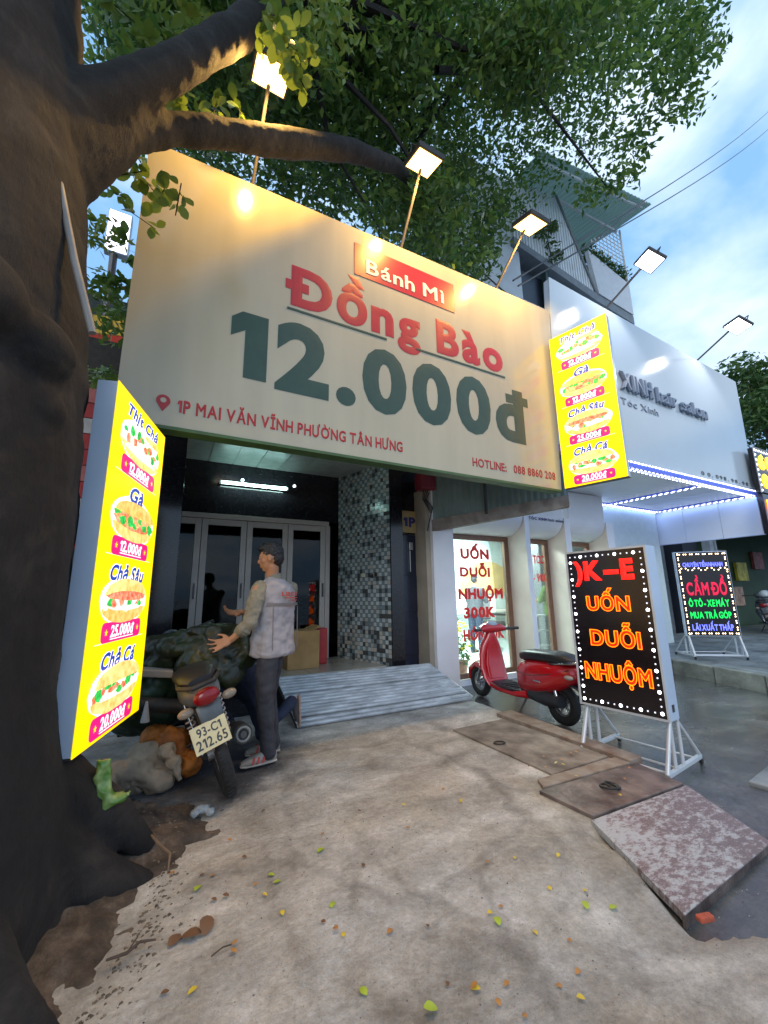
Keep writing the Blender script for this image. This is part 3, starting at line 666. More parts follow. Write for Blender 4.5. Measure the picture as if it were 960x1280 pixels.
def menu_board(label, PL, PR, z0, z1, t, seed):
    rnd = random.Random(seed)
    U = Vector((PR[0] - PL[0], PR[1] - PL[1], 0)); w = U.length; h = z1 - z0
    o = thing('menu_board', label, 'sign', (PL[0], PL[1], z0), math.atan2(U.y, U.x), 'lit yellow sandwich menu boards')
    MB().bb((0.003, 0.001, 0.003), (w - 0.003, t, h - 0.003)).build('casing', M_side, o, bevel=0.003)
    MB().bb((0, -0.004, 0), (w, 0.0005, h)).build('lit_face', Y_bg, o)
    MB().bb((0.0, 0.0015, -0.004), (w, t + 0.002, -0.0005)).build('bottom_edge', M_lip, o)
    def flat(poly, lay, m, name, par=o): return MB().prism([(x, -0.0045 - 0.0012 * lay, z) for x, z in poly], (0, -0.001, 0)).build(name, m, par)
    def blob(cx, cz, rx, rz, n=20, j=0.0, a0=0, a1=360):
        return [(cx + rx * math.cos(R(a0 + (a1 - a0) * i / (n - (a1 - a0 != 360)))) * (1 + rnd.uniform(-j, j)), cz + rz * math.sin(R(a0 + (a1 - a0) * i / (n - (a1 - a0 != 360)))) * (1 + rnd.uniform(-j, j))) for i in range(n)]
    for title, price, k in ITEMS:
        top = h * (1 - 0.248 * k); cx = w * 0.5
        tz = top - h * 0.048; iz = top - h * 0.131; pz = top - h * 0.219
        tw = w * {0: 0.62, 1: 0.26, 2: 0.60, 3: 0.56}[k]; th = h * 0.052
        write(title, (cx - tw / 2 - 0.006, -0.0045, tz - th / 2 - 0.005), X, Zv, tw + 0.012, th + 0.01, Y_w, o, depth=0.0010, weight=0.075, gap=0.0, shear=0.28, name='title_halo')
        write(title, (cx - tw / 2, -0.0060, tz - th / 2), X, Zv, tw, th, Y_bl, o, depth=0.0016, weight=0.036, gap=0.06, shear=0.28, name='title')
        rx, rz = w * 0.37, h * 0.064
        halo = flat(blob(cx, iz, rx * 1.08, rz * 1.18, 26, 0.03), 0, Y_w, 'sandwich')
        flat(blob(cx, iz - rz * 0.30, rx, rz * 0.72, 16, 0.03, 180, 360), 2, Y_bunL if k != 2 else Y_bun, 'lower_bun', halo)
        fills = {0: [Y_wh, Y_gr, Y_rd], 1: [Y_rd, Y_gr, Y_br], 2: [Y_wh, Y_rd, Y_gr], 3: [Y_wh, Y_rd, Y_gr]}[k]
        flat(blob(cx, iz - rz * 0.06, rx * 0.97, rz * 0.42, 22, 0.07), 3, fills[0], 'filling', halo)
        for q in range(13):
            fxx = cx + rx * (-0.85 + 1.7 * (q + rnd.uniform(-.3, .3)) / 12); fz = iz + rz * rnd.uniform(-0.30, 0.30) + (rz * 0.18 if k == 0 else 0)
            flat(blob(fxx, fz, rx * rnd.uniform(0.08, 0.17), rz * rnd.uniform(0.12, 0.28), 9, 0.3), 4 + (q % 5), fills[1 + q % 2] if k != 2 or q % 3 else Y_wh, 'garnish', halo)
        if k == 0: flat(blob(cx - rx * 0.1, iz - rz * 0.52, rx * 0.85, rz * 0.16, 18, 0.04), 9, Y_wh, 'garnish', halo)
        if k == 2: flat(blob(cx, iz + rz * 0.22, rx * 0.92, rz * 0.22, 20, 0.12), 9, Y_rd, 'garnish', halo)
        if k: flat(blob(cx, iz + rz * 0.22, rx * 0.98, rz * (0.82 if k > 1 else 0.70), 18, 0.03, 0, 180), 10 if k != 2 else 8, Y_bun if k == 1 else Y_bunL, 'upper_bun', halo)
        else: flat(blob(cx + rx * 0.45, iz + rz * 0.70, rx * 0.5, rz * 0.18, 14, 0.1), 9, Y_bunL, 'upper_bun', halo)
        bw, bh = w * 0.66, h * 0.056; rr = bh * 0.28; pts_ = []
        for sx_, sz_, a in ((1, 1, 0), (-1, 1, 90), (-1, -1, 180), (1, -1, 270)):
            for i in range(4):
                an = R(a + i * 30); pts_.append((cx + sx_ * (bw / 2 - rr) + rr * math.cos(an), pz + sz_ * (bh / 2 - rr) + rr * math.sin(an)))
        bar = flat(pts_, 1, Y_pk, 'price_bar')
        write(price, (cx - w * 0.20, -0.0070, pz - bh * 0.28), X, Zv, w * 0.40, bh * 0.62, Y_w, bar, depth=0.001, weight=0.03, gap=0.05, name='price', shear=0.1)
        flat([(cx - w * .20, pz - bh * .38), (cx + w * .19, pz - bh * .38), (cx + w * .19, pz - bh * .33), (cx - w * .20, pz - bh * .33)], 3, Y_w, 'price_line', bar)
        for s in (-1, 1):
            st = []
            for i in range(10):
                q_ = 0.018 * w / 0.8 * (1 if i % 2 == 0 else 0.42); a = R(90 + 36 * i); st.append((cx + s * w * 0.265 + q_ * math.cos(a), pz + q_ * math.sin(a)))
            flat(st, 3, Y_bg, 'star', bar)
        if k < 3: flat([(w * .1, top - h * .2475), (w * .9, top - h * .2475), (w * .9, top - h * .246), (w * .1, top - h * .246)], 0, Y_w, 'divider')
    return o
menu_board('tall lit yellow menu board standing low beside the tree trunk, left of the doorway', (-0.29, 2.417), (-0.065, 3.209), 0.545, 2.395, 0.10, 1)
menu_board('lit yellow menu board hung high between the cream sign and the salon sign', (4.26, 3.15), (4.42, 2.467), 2.48, 4.51, 0.09, 2)

# ------------------------------------------------------------------ floodlights on slanting poles
M_lbody = mat('lamp_housing', (0.06, 0.055, 0.05), 0.5, metal=0.4)
M_pole = mat('painted_pole', (0.13, 0.12, 0.12), 0.5, metal=0.3)
def flood(head, base, col, power, emit, label):
    o = thing('floodlight', label, 'floodlight', base, group='floodlights over the shop signs')
    H = Vector(head) - Vector(base)
    tgt = Vector((0, 0, -1.75)) - Vector((0, -0.02, 0)); d = (tgt - Vector((0, H.y, H.z)))
    d = (Vector((0, 0.38, -1.45)) if col[2] < 0.5 else Vector((-0.62, 0.25, -1.2))).normalized()
    rot = d.to_track_quat('-Z', 'Y').to_matrix()
    def T(p): return H + rot @ Vector(p)
    hd = MB().box(T((0, 0, 0.03)), (0.30, 0.30, 0.05), rot).box(T((0, 0, 0.062)), (0.20, 0.14, 0.025), rot)
    body = hd.build('housing', M_lbody, o, bevel=0.006)
    fins = MB()
    for i in range(7): fins.box(T((-0.09 + 0.03 * i, 0, 0.085)), (0.004, 0.22, 0.03), rot)
    fins.build('cooling_fins', M_lbody, body)
    MB().box(T((0, 0, 0.002)), (0.26, 0.26, 0.004), rot).build('lit_glass', glow('flood_glass_%d' % int(col[2] * 100), col, emit), body)
    br = MB().tube([T((-0.16, 0, 0.03)), T((-0.16, 0, 0.12)), T((0.16, 0, 0.12)), T((0.16, 0, 0.03))], 0.008, 6).build('bracket', M_lbody, o)
    MB().tube([Vector((0, 0.03, -0.25)), Vector((0, 0, 0.0)), T((0, 0, 0.12))], 0.016, 8).build('pole', M_pole, o, smooth=True)
    ld = bpy.data.lights.new('flood_beam', 'SPOT'); ld.spot_size = R(158); ld.spot_blend = 0.35; ld.shadow_soft_size = 0.045; ld.energy = power * 4; ld.color = col
    lo = bpy.data.objects.new('flood_beam', ld); COL.objects.link(lo); lo.parent = body; lo.location = T((0, 0, -0.05)); lo.rotation_euler = rot.to_euler()
    return o
WARM = (1.0, 0.56, 0.14); COLD = (0.95, 0.95, 1.0)
flood((0.45, 2.62, 5.39), (0.445, 3.30, 4.98), WARM, 20, 5, 'warm floodlight above the tree branch, leftmost over the cream sign')
flood((1.97, 2.66, 5.47), (2.06, 3.30, 5.02), WARM, 20, 5, 'warm floodlight shining above the red Bánh Mì box')
flood((3.45, 2.64, 5.44), (3.48, 3.30, 5.05), WARM, 20, 5, 'warm floodlight in front of the slatted balcony')
flood((5.83, 2.54, 5.90), (5.855, 3.30, 5.62), COLD, 5, 8, 'white floodlight just right of the high yellow menu board')
flood((8.50, 2.54, 5.74), (8.67, 3.30, 5.52), COLD, 5, 8, 'white floodlight at the far right, over the salon sign')
cable_pts = [(1.2, 4.0, 7.6), (2.2, 4.0, 6.9), (3.2, 4.0, 6.45), (4.2, 4.0, 6.05), (5.2, 4.0, 5.65)]
tag(MB().tube(cable_pts, 0.013, 6).build('power_cable', mat('black_rubber', (0.03, 0.03, 0.03), 0.6), smooth=True), 'thick black cable sagging in front of the leaves behind the warm floodlights', 'cable')

# ------------------------------------------------------------------ salon sign, canopy and LED strips
M_acm = mat('silver_white_panel', (0.52, 0.59, 0.64), 0.13, var=0.04, scale=0.7)
M_acm2 = mat('canopy_panel', (0.74, 0.78, 0.82), 0.3, var=0.04, scale=0.9)
sb = thing('salon_sign', 'wide pale glossy salon sign box with raised grey letters', 'sign', (7.1, 3.3, 3.1))
MB().prism([(4.27, 3.215, 3.07), (9.97, 3.215, 3.11), (10.06, 3.215, 5.42), (4.49, 3.215, 5.63)], (0, 0.012, 0)).build('face_panel', M_acm, sb, world=True)
MB().prism([(4.28, 3.228, 3.08), (9.96, 3.228, 3.12), (10.05, 3.228, 5.41), (4.50, 3.228, 5.62)], (0, 0.09, 0)).build('frame_box', M_side, sb, world=True)
M_letter = mat('grey_blue_letter', (0.16, 0.21, 0.30), 0.3, var=0.05); M_lside = M_letter
write('XINH', (5.84, 3.214, 4.22), X, Zv, 0.84, 0.31, M_letter, sb, depth=0.06, weight=0.05, gap=0.07, cap=0.70, split=True, world=True)
write('hair', (6.80, 3.214, 4.22), X, Zv, 0.60, 0.27, M_letter, sb, depth=0.06, weight=0.045, gap=0.07, cap=0.70, split=True, world=True)
write('salon', (7.53, 3.214, 4.22), X, Zv, 0.88, 0.25, M_letter, sb, depth=0.06, weight=0.045, gap=0.07, cap=0.70, split=True, world=True)
write('I Tóc Xinh', (5.70, 3.214, 3.985), X, Zv, 1.13, 0.115, M_letter, sb, depth=0.01, weight=0.012, gap=0.12, cap=0.70, world=True, split=True)
write('0 0. 098. 98. 98', (7.92, 3.214, 3.15), X, Zv, 1.75, 0.07, M_lip, sb, depth=0.004, weight=0.03, gap=0.2, cap=0.70, world=True, split=True)
cn_ = thing('salon_canopy', 'flat canopy under the salon sign edged with blue and white LED strips', 'canopy', (7.1, 4.1, 3.0))
for i in range(5):
    x0 = 4.3 + i * 1.133
    MB().bb((x0 + 0.004, 3.235, 3.015), (x0 + 1.129, 5.05, 3.055)).build('soffit_panel', M_acm2, cn_, world=True)
for a, b in ((3.22, 3.86), (3.865, 4.52), (4.525, 5.16), (5.165, 5.80)):
    MB().bb((9.955, a, 2.25), (9.985, b - 0.008, 2.985)).build('side_panel', M_acm2, cn_, world=True)
MB().bb((9.94, 3.2, 2.235), (9.995, 5.8, 2.249)).build('side_trim', M_side, cn_, world=True)
M_chan = mat('blue_strip_channel', (0.06, 0.10, 0.55), 0.4, emit=0.35, var=0.05)
M_led = glow('white_led', (0.85, 0.9, 1.0), 4.5)
def strip(a, b, off):
    a, b = Vector(a), Vector(b); d = (b - a); L_ = d.length; d.normalize(); s = Vector((0, 0, 1)).cross(d) 
    ch = MB(); 
    ch.prism([a + s * 0.045, b + s * 0.045, b - s * 0.045, a - s * 0.045], (0, 0, 0.022))
    c = ch.build('led_strip', M_chan, cn_, world=True)
    ld = bpy.data.lights.new('strip_light', 'AREA'); ld.shape = 'RECTANGLE'; ld.size = L_; ld.size_y = 0.05; ld.energy = 0.9 * L_; ld.color = (0.22, 0.40, 1.0)
    lo = bpy.data.objects.new('strip_light', ld); COL.objects.link(lo); lo.parent = c; lo.location = (a + b) / 2 - cn_.location - Vector((0, 0, 0.014)); lo.rotation_euler = (0, 0, math.atan2(d.y, d.x))
    m = MB(); n = int(L_ / 0.105)
    for i in range(n):
        for t in (-1, 1):
            p = a + d * ((i + 0.5 + 0.25 * t) * L_ / n) + s * (0.033 * t) + Vector((0, 0, -0.004))
            e = d * 0.022; f = s * 0.008
            m.prism([p - e - f, p + e - f, p + e + f, p - e + f], (0, 0, -0.006))
    m.build('diodes', M_led, c, world=True, kind='stuff')
strip((4.5, 3.26, 2.992), (9.95, 3.26, 2.992), 0); strip((4.7, 4.98, 2.992), (9.90, 5.0, 2.992), 0)
strip((8.05, 3.32, 2.990), (8.05, 4.93, 2.990), 0); strip((9.88, 3.32, 2.990), (9.88, 4.94, 2.990), 0); strip((4.62, 3.32, 2.990), (4.62, 4.93, 2.990), 0)
fs_ = MB(); n = 55
for i in range(n):
    x = 4.9 + i * 0.092; fs_.bb((x, 3.186, 3.062), (x + 0.045, 3.196, 3.078))
c = MB().bb((4.3, 3.196, 2.995), (9.97, 3.2125, 3.085)).build('front_channel', M_chan, cn_, world=True)
fs_.build('diodes', M_led, c, world=True, kind='stuff')
def neon_row(text, O, U_, w, h, m, par, outline=0.03, V_=Zv): return write(text, O, U_, V_, w, h, m, par, depth=0.012, outline=outline, gap=0.10, name='neon_word', cap=None)
LEDW = glow('led_white', (0.9, 0.93, 1.0), 6); LEDdim = glow('led_dim', (0.6, 0.62, 0.7), 1.2)
M_ledbk = mat('led_board_black', (0.012, 0.008, 0.010), 0.22, var=0.2)
ls = thing('led_sign', 'black LED sign with yellow digits cut off by the right photo edge', 'sign', (9.72, 3.06, 2.25))
MB().bb((0, 0, 0.76), (1.2, 0.08, 1.64)).build('lit_panel', M_ledbk, ls, bevel=0.004)
MB().bb((0.02, 0, 0), (1.2, 0.08, 0.73)).build('lit_panel', M_ledbk, ls, bevel=0.004)
neon_row('60', (0.12, -0.003, 1.22), X, 0.62, 0.32, glow('neon_yellow', (1.0, 0.62, 0.02), 4), ls, 0.06)
neon_row('09', (0.14, -0.003, 0.84), X, 0.62, 0.30, glow('neon_yellow', (1.0, 0.62, 0.02), 4), ls, 0.06)
neon_row('DO', (0.12, -0.003, 0.25), X, 0.62, 0.38, glow('neon_orange', (1.0, 0.22, 0.02), 4), ls, 0.06)
m = MB()
for i in range(9): m.ell((0.05, -0.006, 0.80 + i * 0.10), (0.018, 0.008, 0.018), 8, 4)
for i in range(9): m.ell((0.12 + i * .12, -0.006, 1.60), (0.018, 0.008, 0.018), 8, 4)
m.build('border_diodes', LEDW, ls, kind='stuff')
MB().tube([(0, -0.005, 0.75), (0, -0.005, 1.65), (1.2, -0.005, 1.65)], 0.012, 6).build('frame', mat('aluminium', (0.55, 0.57, 0.6), 0.35, metal=0.6), ls)
def leaf_mat(name, c1, c2, rough=0.4, trans=0.25):
    m = bpy.data.materials.new(name); m.use_nodes = True; n = m.node_tree; b = n.nodes['Principled BSDF']
    g = n.nodes.new('ShaderNodeNewGeometry'); r = n.nodes.new('ShaderNodeValToRGB')
    r.color_ramp.elements[0].color = (*c1, 1); r.color_ramp.elements[1].color = (*c2, 1)
    n.links.new(g.outputs['Random Per Island'], r.inputs[0]); n.links.new(r.outputs[0], b.inputs['Base Color'])
    b.inputs['Roughness'].default_value = rough
    t = n.nodes.new('ShaderNodeBsdfTranslucent'); n.links.new(r.outputs[0], t.inputs[0]); x = n.nodes.new('ShaderNodeMixShader'); x.inputs[0].default_value = trans
    n.links.new(b.outputs[0], x.inputs[1]); n.links.new(t.outputs[0], x.inputs[2]); n.links.new(x.outputs[0], n.nodes['Material Output'].inputs[0])
    return m
# ------------------------------------------------------------------ hair salon front
M_sal = mat('salon_white_render', (0.78, 0.79, 0.82), 0.6, var=0.05, scale=2, bump=0.05)
M_salp = mat('salon_cream_render', (0.74, 0.64, 0.56), 0.65, var=0.06, scale=2)
M_brown = mat('brown_frame', (0.22, 0.11, 0.065), 0.45, var=0.1, scale=12)
sl = thing('hair_salon', 'bright hair salon front with brown framed windows and white fins', 'salon', (5.5, 4.8, YARD))
MB().bb((3.29, 4.60, -0.12), (3.65, 5.10, 2.95)).build('corner_pier', M_sal, sl, world=True, bevel=0.004)
for x0, x1, nm in ((5.12, 5.22, 1), (6.10, 6.24, 2), (7.28, 7.5, 3)):
    MB().bb((x0, 4.60, -0.12), (x1, 4.604, 2.5)).build('fin_front', M_sal, sl, world=True)
    MB().bb((x0, 4.606, -0.12), (x1, 5.06, 2.5)).build('fin', M_salp, sl, world=True)
for x0, x1 in ((3.66, 5.11), (5.23, 6.09), (6.25, 7.27)):
    prof = [(4.612, 3.0), (4.612, 2.50)] + [(4.612 + 0.40 * (1 - math.cos(R(a))), 2.50 - 0.34 * math.sin(R(a))) for a in range(10, 91, 10)] + [(5.08, 2.16), (5.08, 3.0)]
    MB().prism([(x0, y, z) for y, z in prof], (x1 - x0, 0, 0)).build('coved_header', M_sal, sl, world=True, smooth=False)
write('TÓC XINH hair salon', (5.24, 4.610, 2.42), X, Zv, 0.85, 0.05, mat('navy_print', (0.03, 0.03, 0.16), 0.5), sl, depth=0.003, weight=0.04, cap=0.70, world=True, split=True)
MB().bb((3.66, 4.98, -0.12), (7.5, 5.10, -0.015)).build('sill_plinth', M_sal, sl, world=True)
M_sg = glass_mat('salon_glass', (0.93, 0.98, 0.97), 0.01, 0.8)
wins = []
for x0, x1 in ((3.66, 5.115), (5.225, 6.095), (6.245, 7.275)):
    wf = MB(); t = 0.075
    wf.bb((x0, 4.985, 0.0), (x1, 5.04, t)).bb((x0, 4.985, 2.15 - t), (x1, 5.04, 2.155)).bb((x0, 4.985, t), (x0 + t, 5.04, 2.15 - t)).bb((x1 - t * 1.3, 4.985, t), (x1, 5.04, 2.15 - t))
    f = wf.build('window', M_brown, sl, world=True, bevel=0.004)
    MB().bb((x0 + t - .005, 5.008, t - .005), (x1 - t * 1.3 + .005, 5.016, 2.15 - t + .005)).build('pane', M_sg, f, world=True); wins.append(f)
M_rt = mat('red_sticker', (0.62, 0.02, 0.02), 0.5, var=0.03, emit=0.10)
for txt, x0, x1, z0, hh in (('UỐN', 4.09, 4.68, 1.77, 0.17), ('DUỖI', 4.06, 4.68, 1.49, 0.155), ('NHUỘM', 4.01, 4.93, 1.145, 0.17), ('300K', 4.10, 4.74, 0.86, 0.17), ('HÓN 90K', 4.07, 4.90, 0.53, 0.17)):
    write(txt, (x0, 5.004, z0), X, Zv, x1 - x0, hh, M_rt, wins[0], depth=0.004, weight=0.055, gap=0.06, cap=0.70, split=True, world=True)
write('CẮT TÓC', (5.38, 5.004, 1.73), X, Zv, 0.60, 0.15, M_rt, wins[1], depth=0.004, weight=0.03, gap=0.06, cap=0.70, split=True, world=True)
write('50K - 90K', (5.36, 5.004, 1.42), X, Zv, 0.66, 0.14, M_rt, wins[1], depth=0.004, weight=0.03, gap=0.06, cap=0.70, split=True, world=True)
# salon room
M_room = mat('salon_room_white', (0.62, 0.70, 0.68), 0.6, var=0.04)
rm_ = MB()
rm_.bb((3.66, 8.4, -0.05), (9.9, 8.5, 2.9)).bb((3.60, 5.1, -0.05), (3.66, 8.4, 2.9)).bb((9.9, 5.1, -0.05), (9.96, 8.4, 2.9)).bb((3.66, 5.1, 2.82), (9.9, 8.4, 2.9)).bb((3.66, 5.1, -0.1), (9.9, 8.4, -0.02)).bb((7.5, 5.05, -0.1), (9.9, 5.12, 3.0))
rm_.build('room', M_room, sl, world=True)
ap = [(7.75 + 0.95 * math.cos(R(a)), 8.39, 1.22 + 0.85 * math.sin(R(a))) for a in range(0, 181, 9)]
MB().prism(ap, (0, -0.05, 0)).build('wall_arch', mat('ochre_panel', (0.70, 0.46, 0.16), 0.6, emit=0.0), sl, world=True)
MB().bb((9.0, 8.33, 0.5), (9.4, 8.38, 1.9)).build('mirror', mat('mirror_glass', (0.35, 0.45, 0.48), 0.05, metal=0.9), sl, world=True)
MB().bb((5.9, 8.33, 0.9), (6.4, 8.38, 1.9)).build('mirror', mat('mirror_glass', (0.35, 0.45, 0.48), 0.05, metal=0.9), sl, world=True)
MB().bb((5.8, 8.0, 0.75), (8.4, 8.33, 0.80)).bb((5.9, 8.05, 0), (5.95, 8.3, .75)).bb((8.2, 8.05, 0), (8.25, 8.3, .75)).build('shelf', M_salp, sl, world=True)
for x, y in ((4.9, 6.3), (7.2, 6.6)):
    cl = thing('ceiling_light', {4.9: 'bright white ceiling panel seen through the left salon window', 7.2: 'bright white ceiling panel deeper in the salon, to the right'}[x], 'light', (x, y, 2.80))
    MB().bb((-0.5, -0.3, 0), (0.5, 0.3, 0.015)).build('frame', M_side, cl)
    MB().bb((-0.46, -0.26, -0.006), (0.46, 0.26, -0.001)).build('diffuser', glow('diffuser', (0.9, 1.0, 0.98), 4), cl)
    ld = bpy.data.lights.new('salon_light', 'AREA'); ld.shape = 'RECTANGLE'; ld.size = 0.9; ld.size_y = 0.5; ld.energy = 230; ld.color = (0.85, 1.0, 0.97)
    lo = bpy.data.objects.new('salon_light', ld); COL.objects.link(lo); lo.parent = cl; lo.location = (0, 0, -0.012)

# slanting beam with green corrugated cladding, under the right end of the price sign
M_conc = mat('weathered_beam', (0.30, 0.27, 0.24), 0.8, col2=(0.18, 0.15, 0.13), scale=7, bump=0.4)
bm_ = thing('side_awning', 'grey green corrugated side awning on a weathered beam under the sign end', 'awning', (3.6, 3.8, 2.2))
P0, P1 = Vector((3.28, 4.60, 0)), Vector((4.545, 3.32, 0)); dd = (P1 - P0).normalized(); nn = Vector((dd.y, -dd.x, 0))
if nn.x > 0: nn = -nn
MB().prism([P0 + Vector((0, 0, 2.10)), P1 + Vector((0, 0, 2.315)), P1 + Vector((0, 0, 2.475)), P0 + Vector((0, 0, 2.265))], -nn * 0.10).build('beam', M_conc, bm_, world=True, bevel=0.006)
NS = 22
vs = []; 
for i in range(NS * 4 + 1):
    u = i / (NS * 4); p = P0.lerp(P1, u); off = (0.012 if (i % 4) in (1, 2) else 0.0); p = p + nn * (off - 0.03)
    zb = 2.265 + (2.475 - 2.265) * u; vs += [p + Vector((0, 0, zb + 0.003)), p + Vector((0, 0, 3.02))]
fs = [(2 * i, 2 * i + 2, 2 * i + 3, 2 * i + 1) for i in range(NS * 4)]
n0 = len(vs); vs += [v - nn * 0.004 for v in vs]; fs += [tuple(k + n0 for k in f)[::-1] for f in fs]
MB().add(vs, fs).build('corrugated_sheet', mat('sage_tin', (0.20, 0.27, 0.25), 0.5, metal=0.2, var=0.15, scale=3), bm_, world=True)
p = P0.lerp(P1, 0.42)
MB().box(p + nn * 0.0 + Vector((0, 0, 2.65)), (0.03, 0.03, 0.72)).build('upright', M_lip, bm_, world=True)
MB().prism([P0 + nn * 0.01 + Vector((0, 0, 2.93)), P1 + nn * 0.01 + Vector((0, 0, 3.02)), P1 + nn * 0.01 + Vector((0, 0, 3.06)), P0 + nn * 0.01 + Vector((0, 0, 2.97))], -nn * 0.05).build('rail', M_lip, bm_, world=True)

# ------------------------------------------------------------------ upper floors behind the salon sign
M_upw = mat('pale_blue_render', (0.70, 0.76, 0.82), 0.7, var=0.06, scale=1.5, bump=0.1)
M_slat = mat('white_slat', (0.80, 0.84, 0.86), 0.4, var=0.08, scale=3)
M_gry = mat('grey_beam', (0.22, 0.25, 0.28), 0.6, var=0.1)
ub = thing('upper_building', 'tall house behind the salon sign with a slatted balcony and tin roof', 'house', (7.2, 5.4, 3.1))
MB().bb((4.4, 5.20, 3.1), (6.33, 5.9, 10.4)).bb((6.33, 5.20, 3.1), (10.3, 5.9, 7.40)).bb((7.22, 5.20, 7.40), (10.3, 5.9, 8.25)).bb((4.4, 5.9, 3.1), (10.3, 12, 8.3)).build('wall', M_upw, ub, world=True)
wd = MB().bb((6.33, 5.32, 7.40), (7.20, 5.9, 8.30)).build('dark_opening', mat('dark_opening', (0.015, 0.02, 0.035), 0.3), ub, world=True)
MB().bb((7.12, 5.17, 7.38), (7.19, 5.31, 8.45)).build('shutter_edge', mat('dark_green_frame', (0.03, 0.07, 0.06), 0.5), wd, world=True)
MB().prism([(6.1, 5.10, 8.62), (8.95, 5.10, 8.22), (10.4, 5.10, 8.10), (10.4, 5.10, 8.34), (8.95, 5.10, 8.44), (6.1, 5.10, 8.80)], (0, 0.4, 0)).build('slab_edge', M_gry, ub, world=True)
n = 30
for i in range(n):
    x = 6.16 + (8.86 - 6.16) * i / (n - 1); zb = 8.78 - 0.32 * (x - 6.1) / 2.8
    zt = 10.5 + 0.28 * (x - 6.16) / 1.6 if x < 7.75 else 10.78 - (x - 7.75) / (8.9 - 7.75) * 2.2
    if zt - zb > 0.06: MB().bb((x, 5.14, zb), (x + 0.045, 5.19, zt)).build('slat', M_slat, ub, world=True)
MB().tube([(6.1, 5.24, 9.4), (8.4, 5.24, 9.4)], 0.02, 5).tube([(6.1, 5.24, 10.2), (8.0, 5.24, 10.2)], 0.02, 5).tube([(7.76, 5.12, 10.8), (8.93, 5.12, 8.42)], 0.03, 5).build('slat_rail', M_gry, ub, world=True)
MB().bb((6.0, 5.9, 8.31), (10.3, 12, 8.35)).bb((6.2, 8.0, 8.35), (10.3, 8.1, 10.9)).build('terrace', mat('dark_terrace', (0.05, 0.05, 0.06), 0.7), ub, world=True)
M_tin = leaf_mat('green_grey_tin', (0.50, 0.62, 0.57), (0.46, 0.58, 0.54), 0.4, 0.45)
rf = MB(); NR_ = 26; vs = []
for i in range(NR_ * 2 + 1):
    u = i / (NR_ * 2); o_ = 0.03 if i % 2 else 0.0
    a = Vector((6.3 + 4.3 * u, 4.35, 10.35 + 1.02 * u * 0.9 + o_)); b = Vector((6.6 + 4.2 * u, 7.9, 11.3 + 0.55 * u + o_)); vs += [a, b]
fs = [(2 * i, 2 * i + 2, 2 * i + 3, 2 * i + 1) for i in range(NR_ * 2)]
n0 = len(vs); vs += [v - Vector((0, 0, 0.015)) for v in vs]; fs += [tuple(k + n0 for k in f)[::-1] for f in fs]
rf.add(vs, fs).build('tin_roof', M_tin, ub, world=True)
MB().tube([(6.4, 4.5, 10.3), (10.4, 4.5, 11.2)], 0.035, 6).tube([(10.2, 4.3, 11.1), (10.6, 7.6, 11.7)], 0.035, 6).tube([(7.8, 5.15, 10.75), (10.3, 5.15, 11.0)], 0.04, 6).build('roof_rail', M_slat, ub, world=True)
lt = MB()
for i in range(9):
    u = i / 8; lt.tube([(9.0 + 1.4 * u, 5.12, 9.75), (9.0 + 1.4 * u, 5.12, 10.1 + 0.95 * u)], 0.012, 4)
for j in range(9):
    z = 9.8 + j * 0.13; x0 = 9.0 + max(0, (z - 10.1)) / 0.95 * 1.4; lt.tube([(x0, 5.12, z), (10.4, 5.12, z)], 0.012, 4)
lt.tube([(10.4, 5.12, 8.4), (10.4, 5.12, 11.05)], 0.03, 5)
lt.build('lattice', M_slat, ub, world=True, kind='stuff')
MB().prism([(8.95, 5.08, 8.46), (10.38, 5.08, 8.36), (10.38, 5.08, 9.30), (8.72, 5.08, 9.62)], (0, 0.10, 0)).build('parapet', mat('parapet_white', (0.66, 0.70, 0.74), 0.6, var=0.04), ub, world=True)

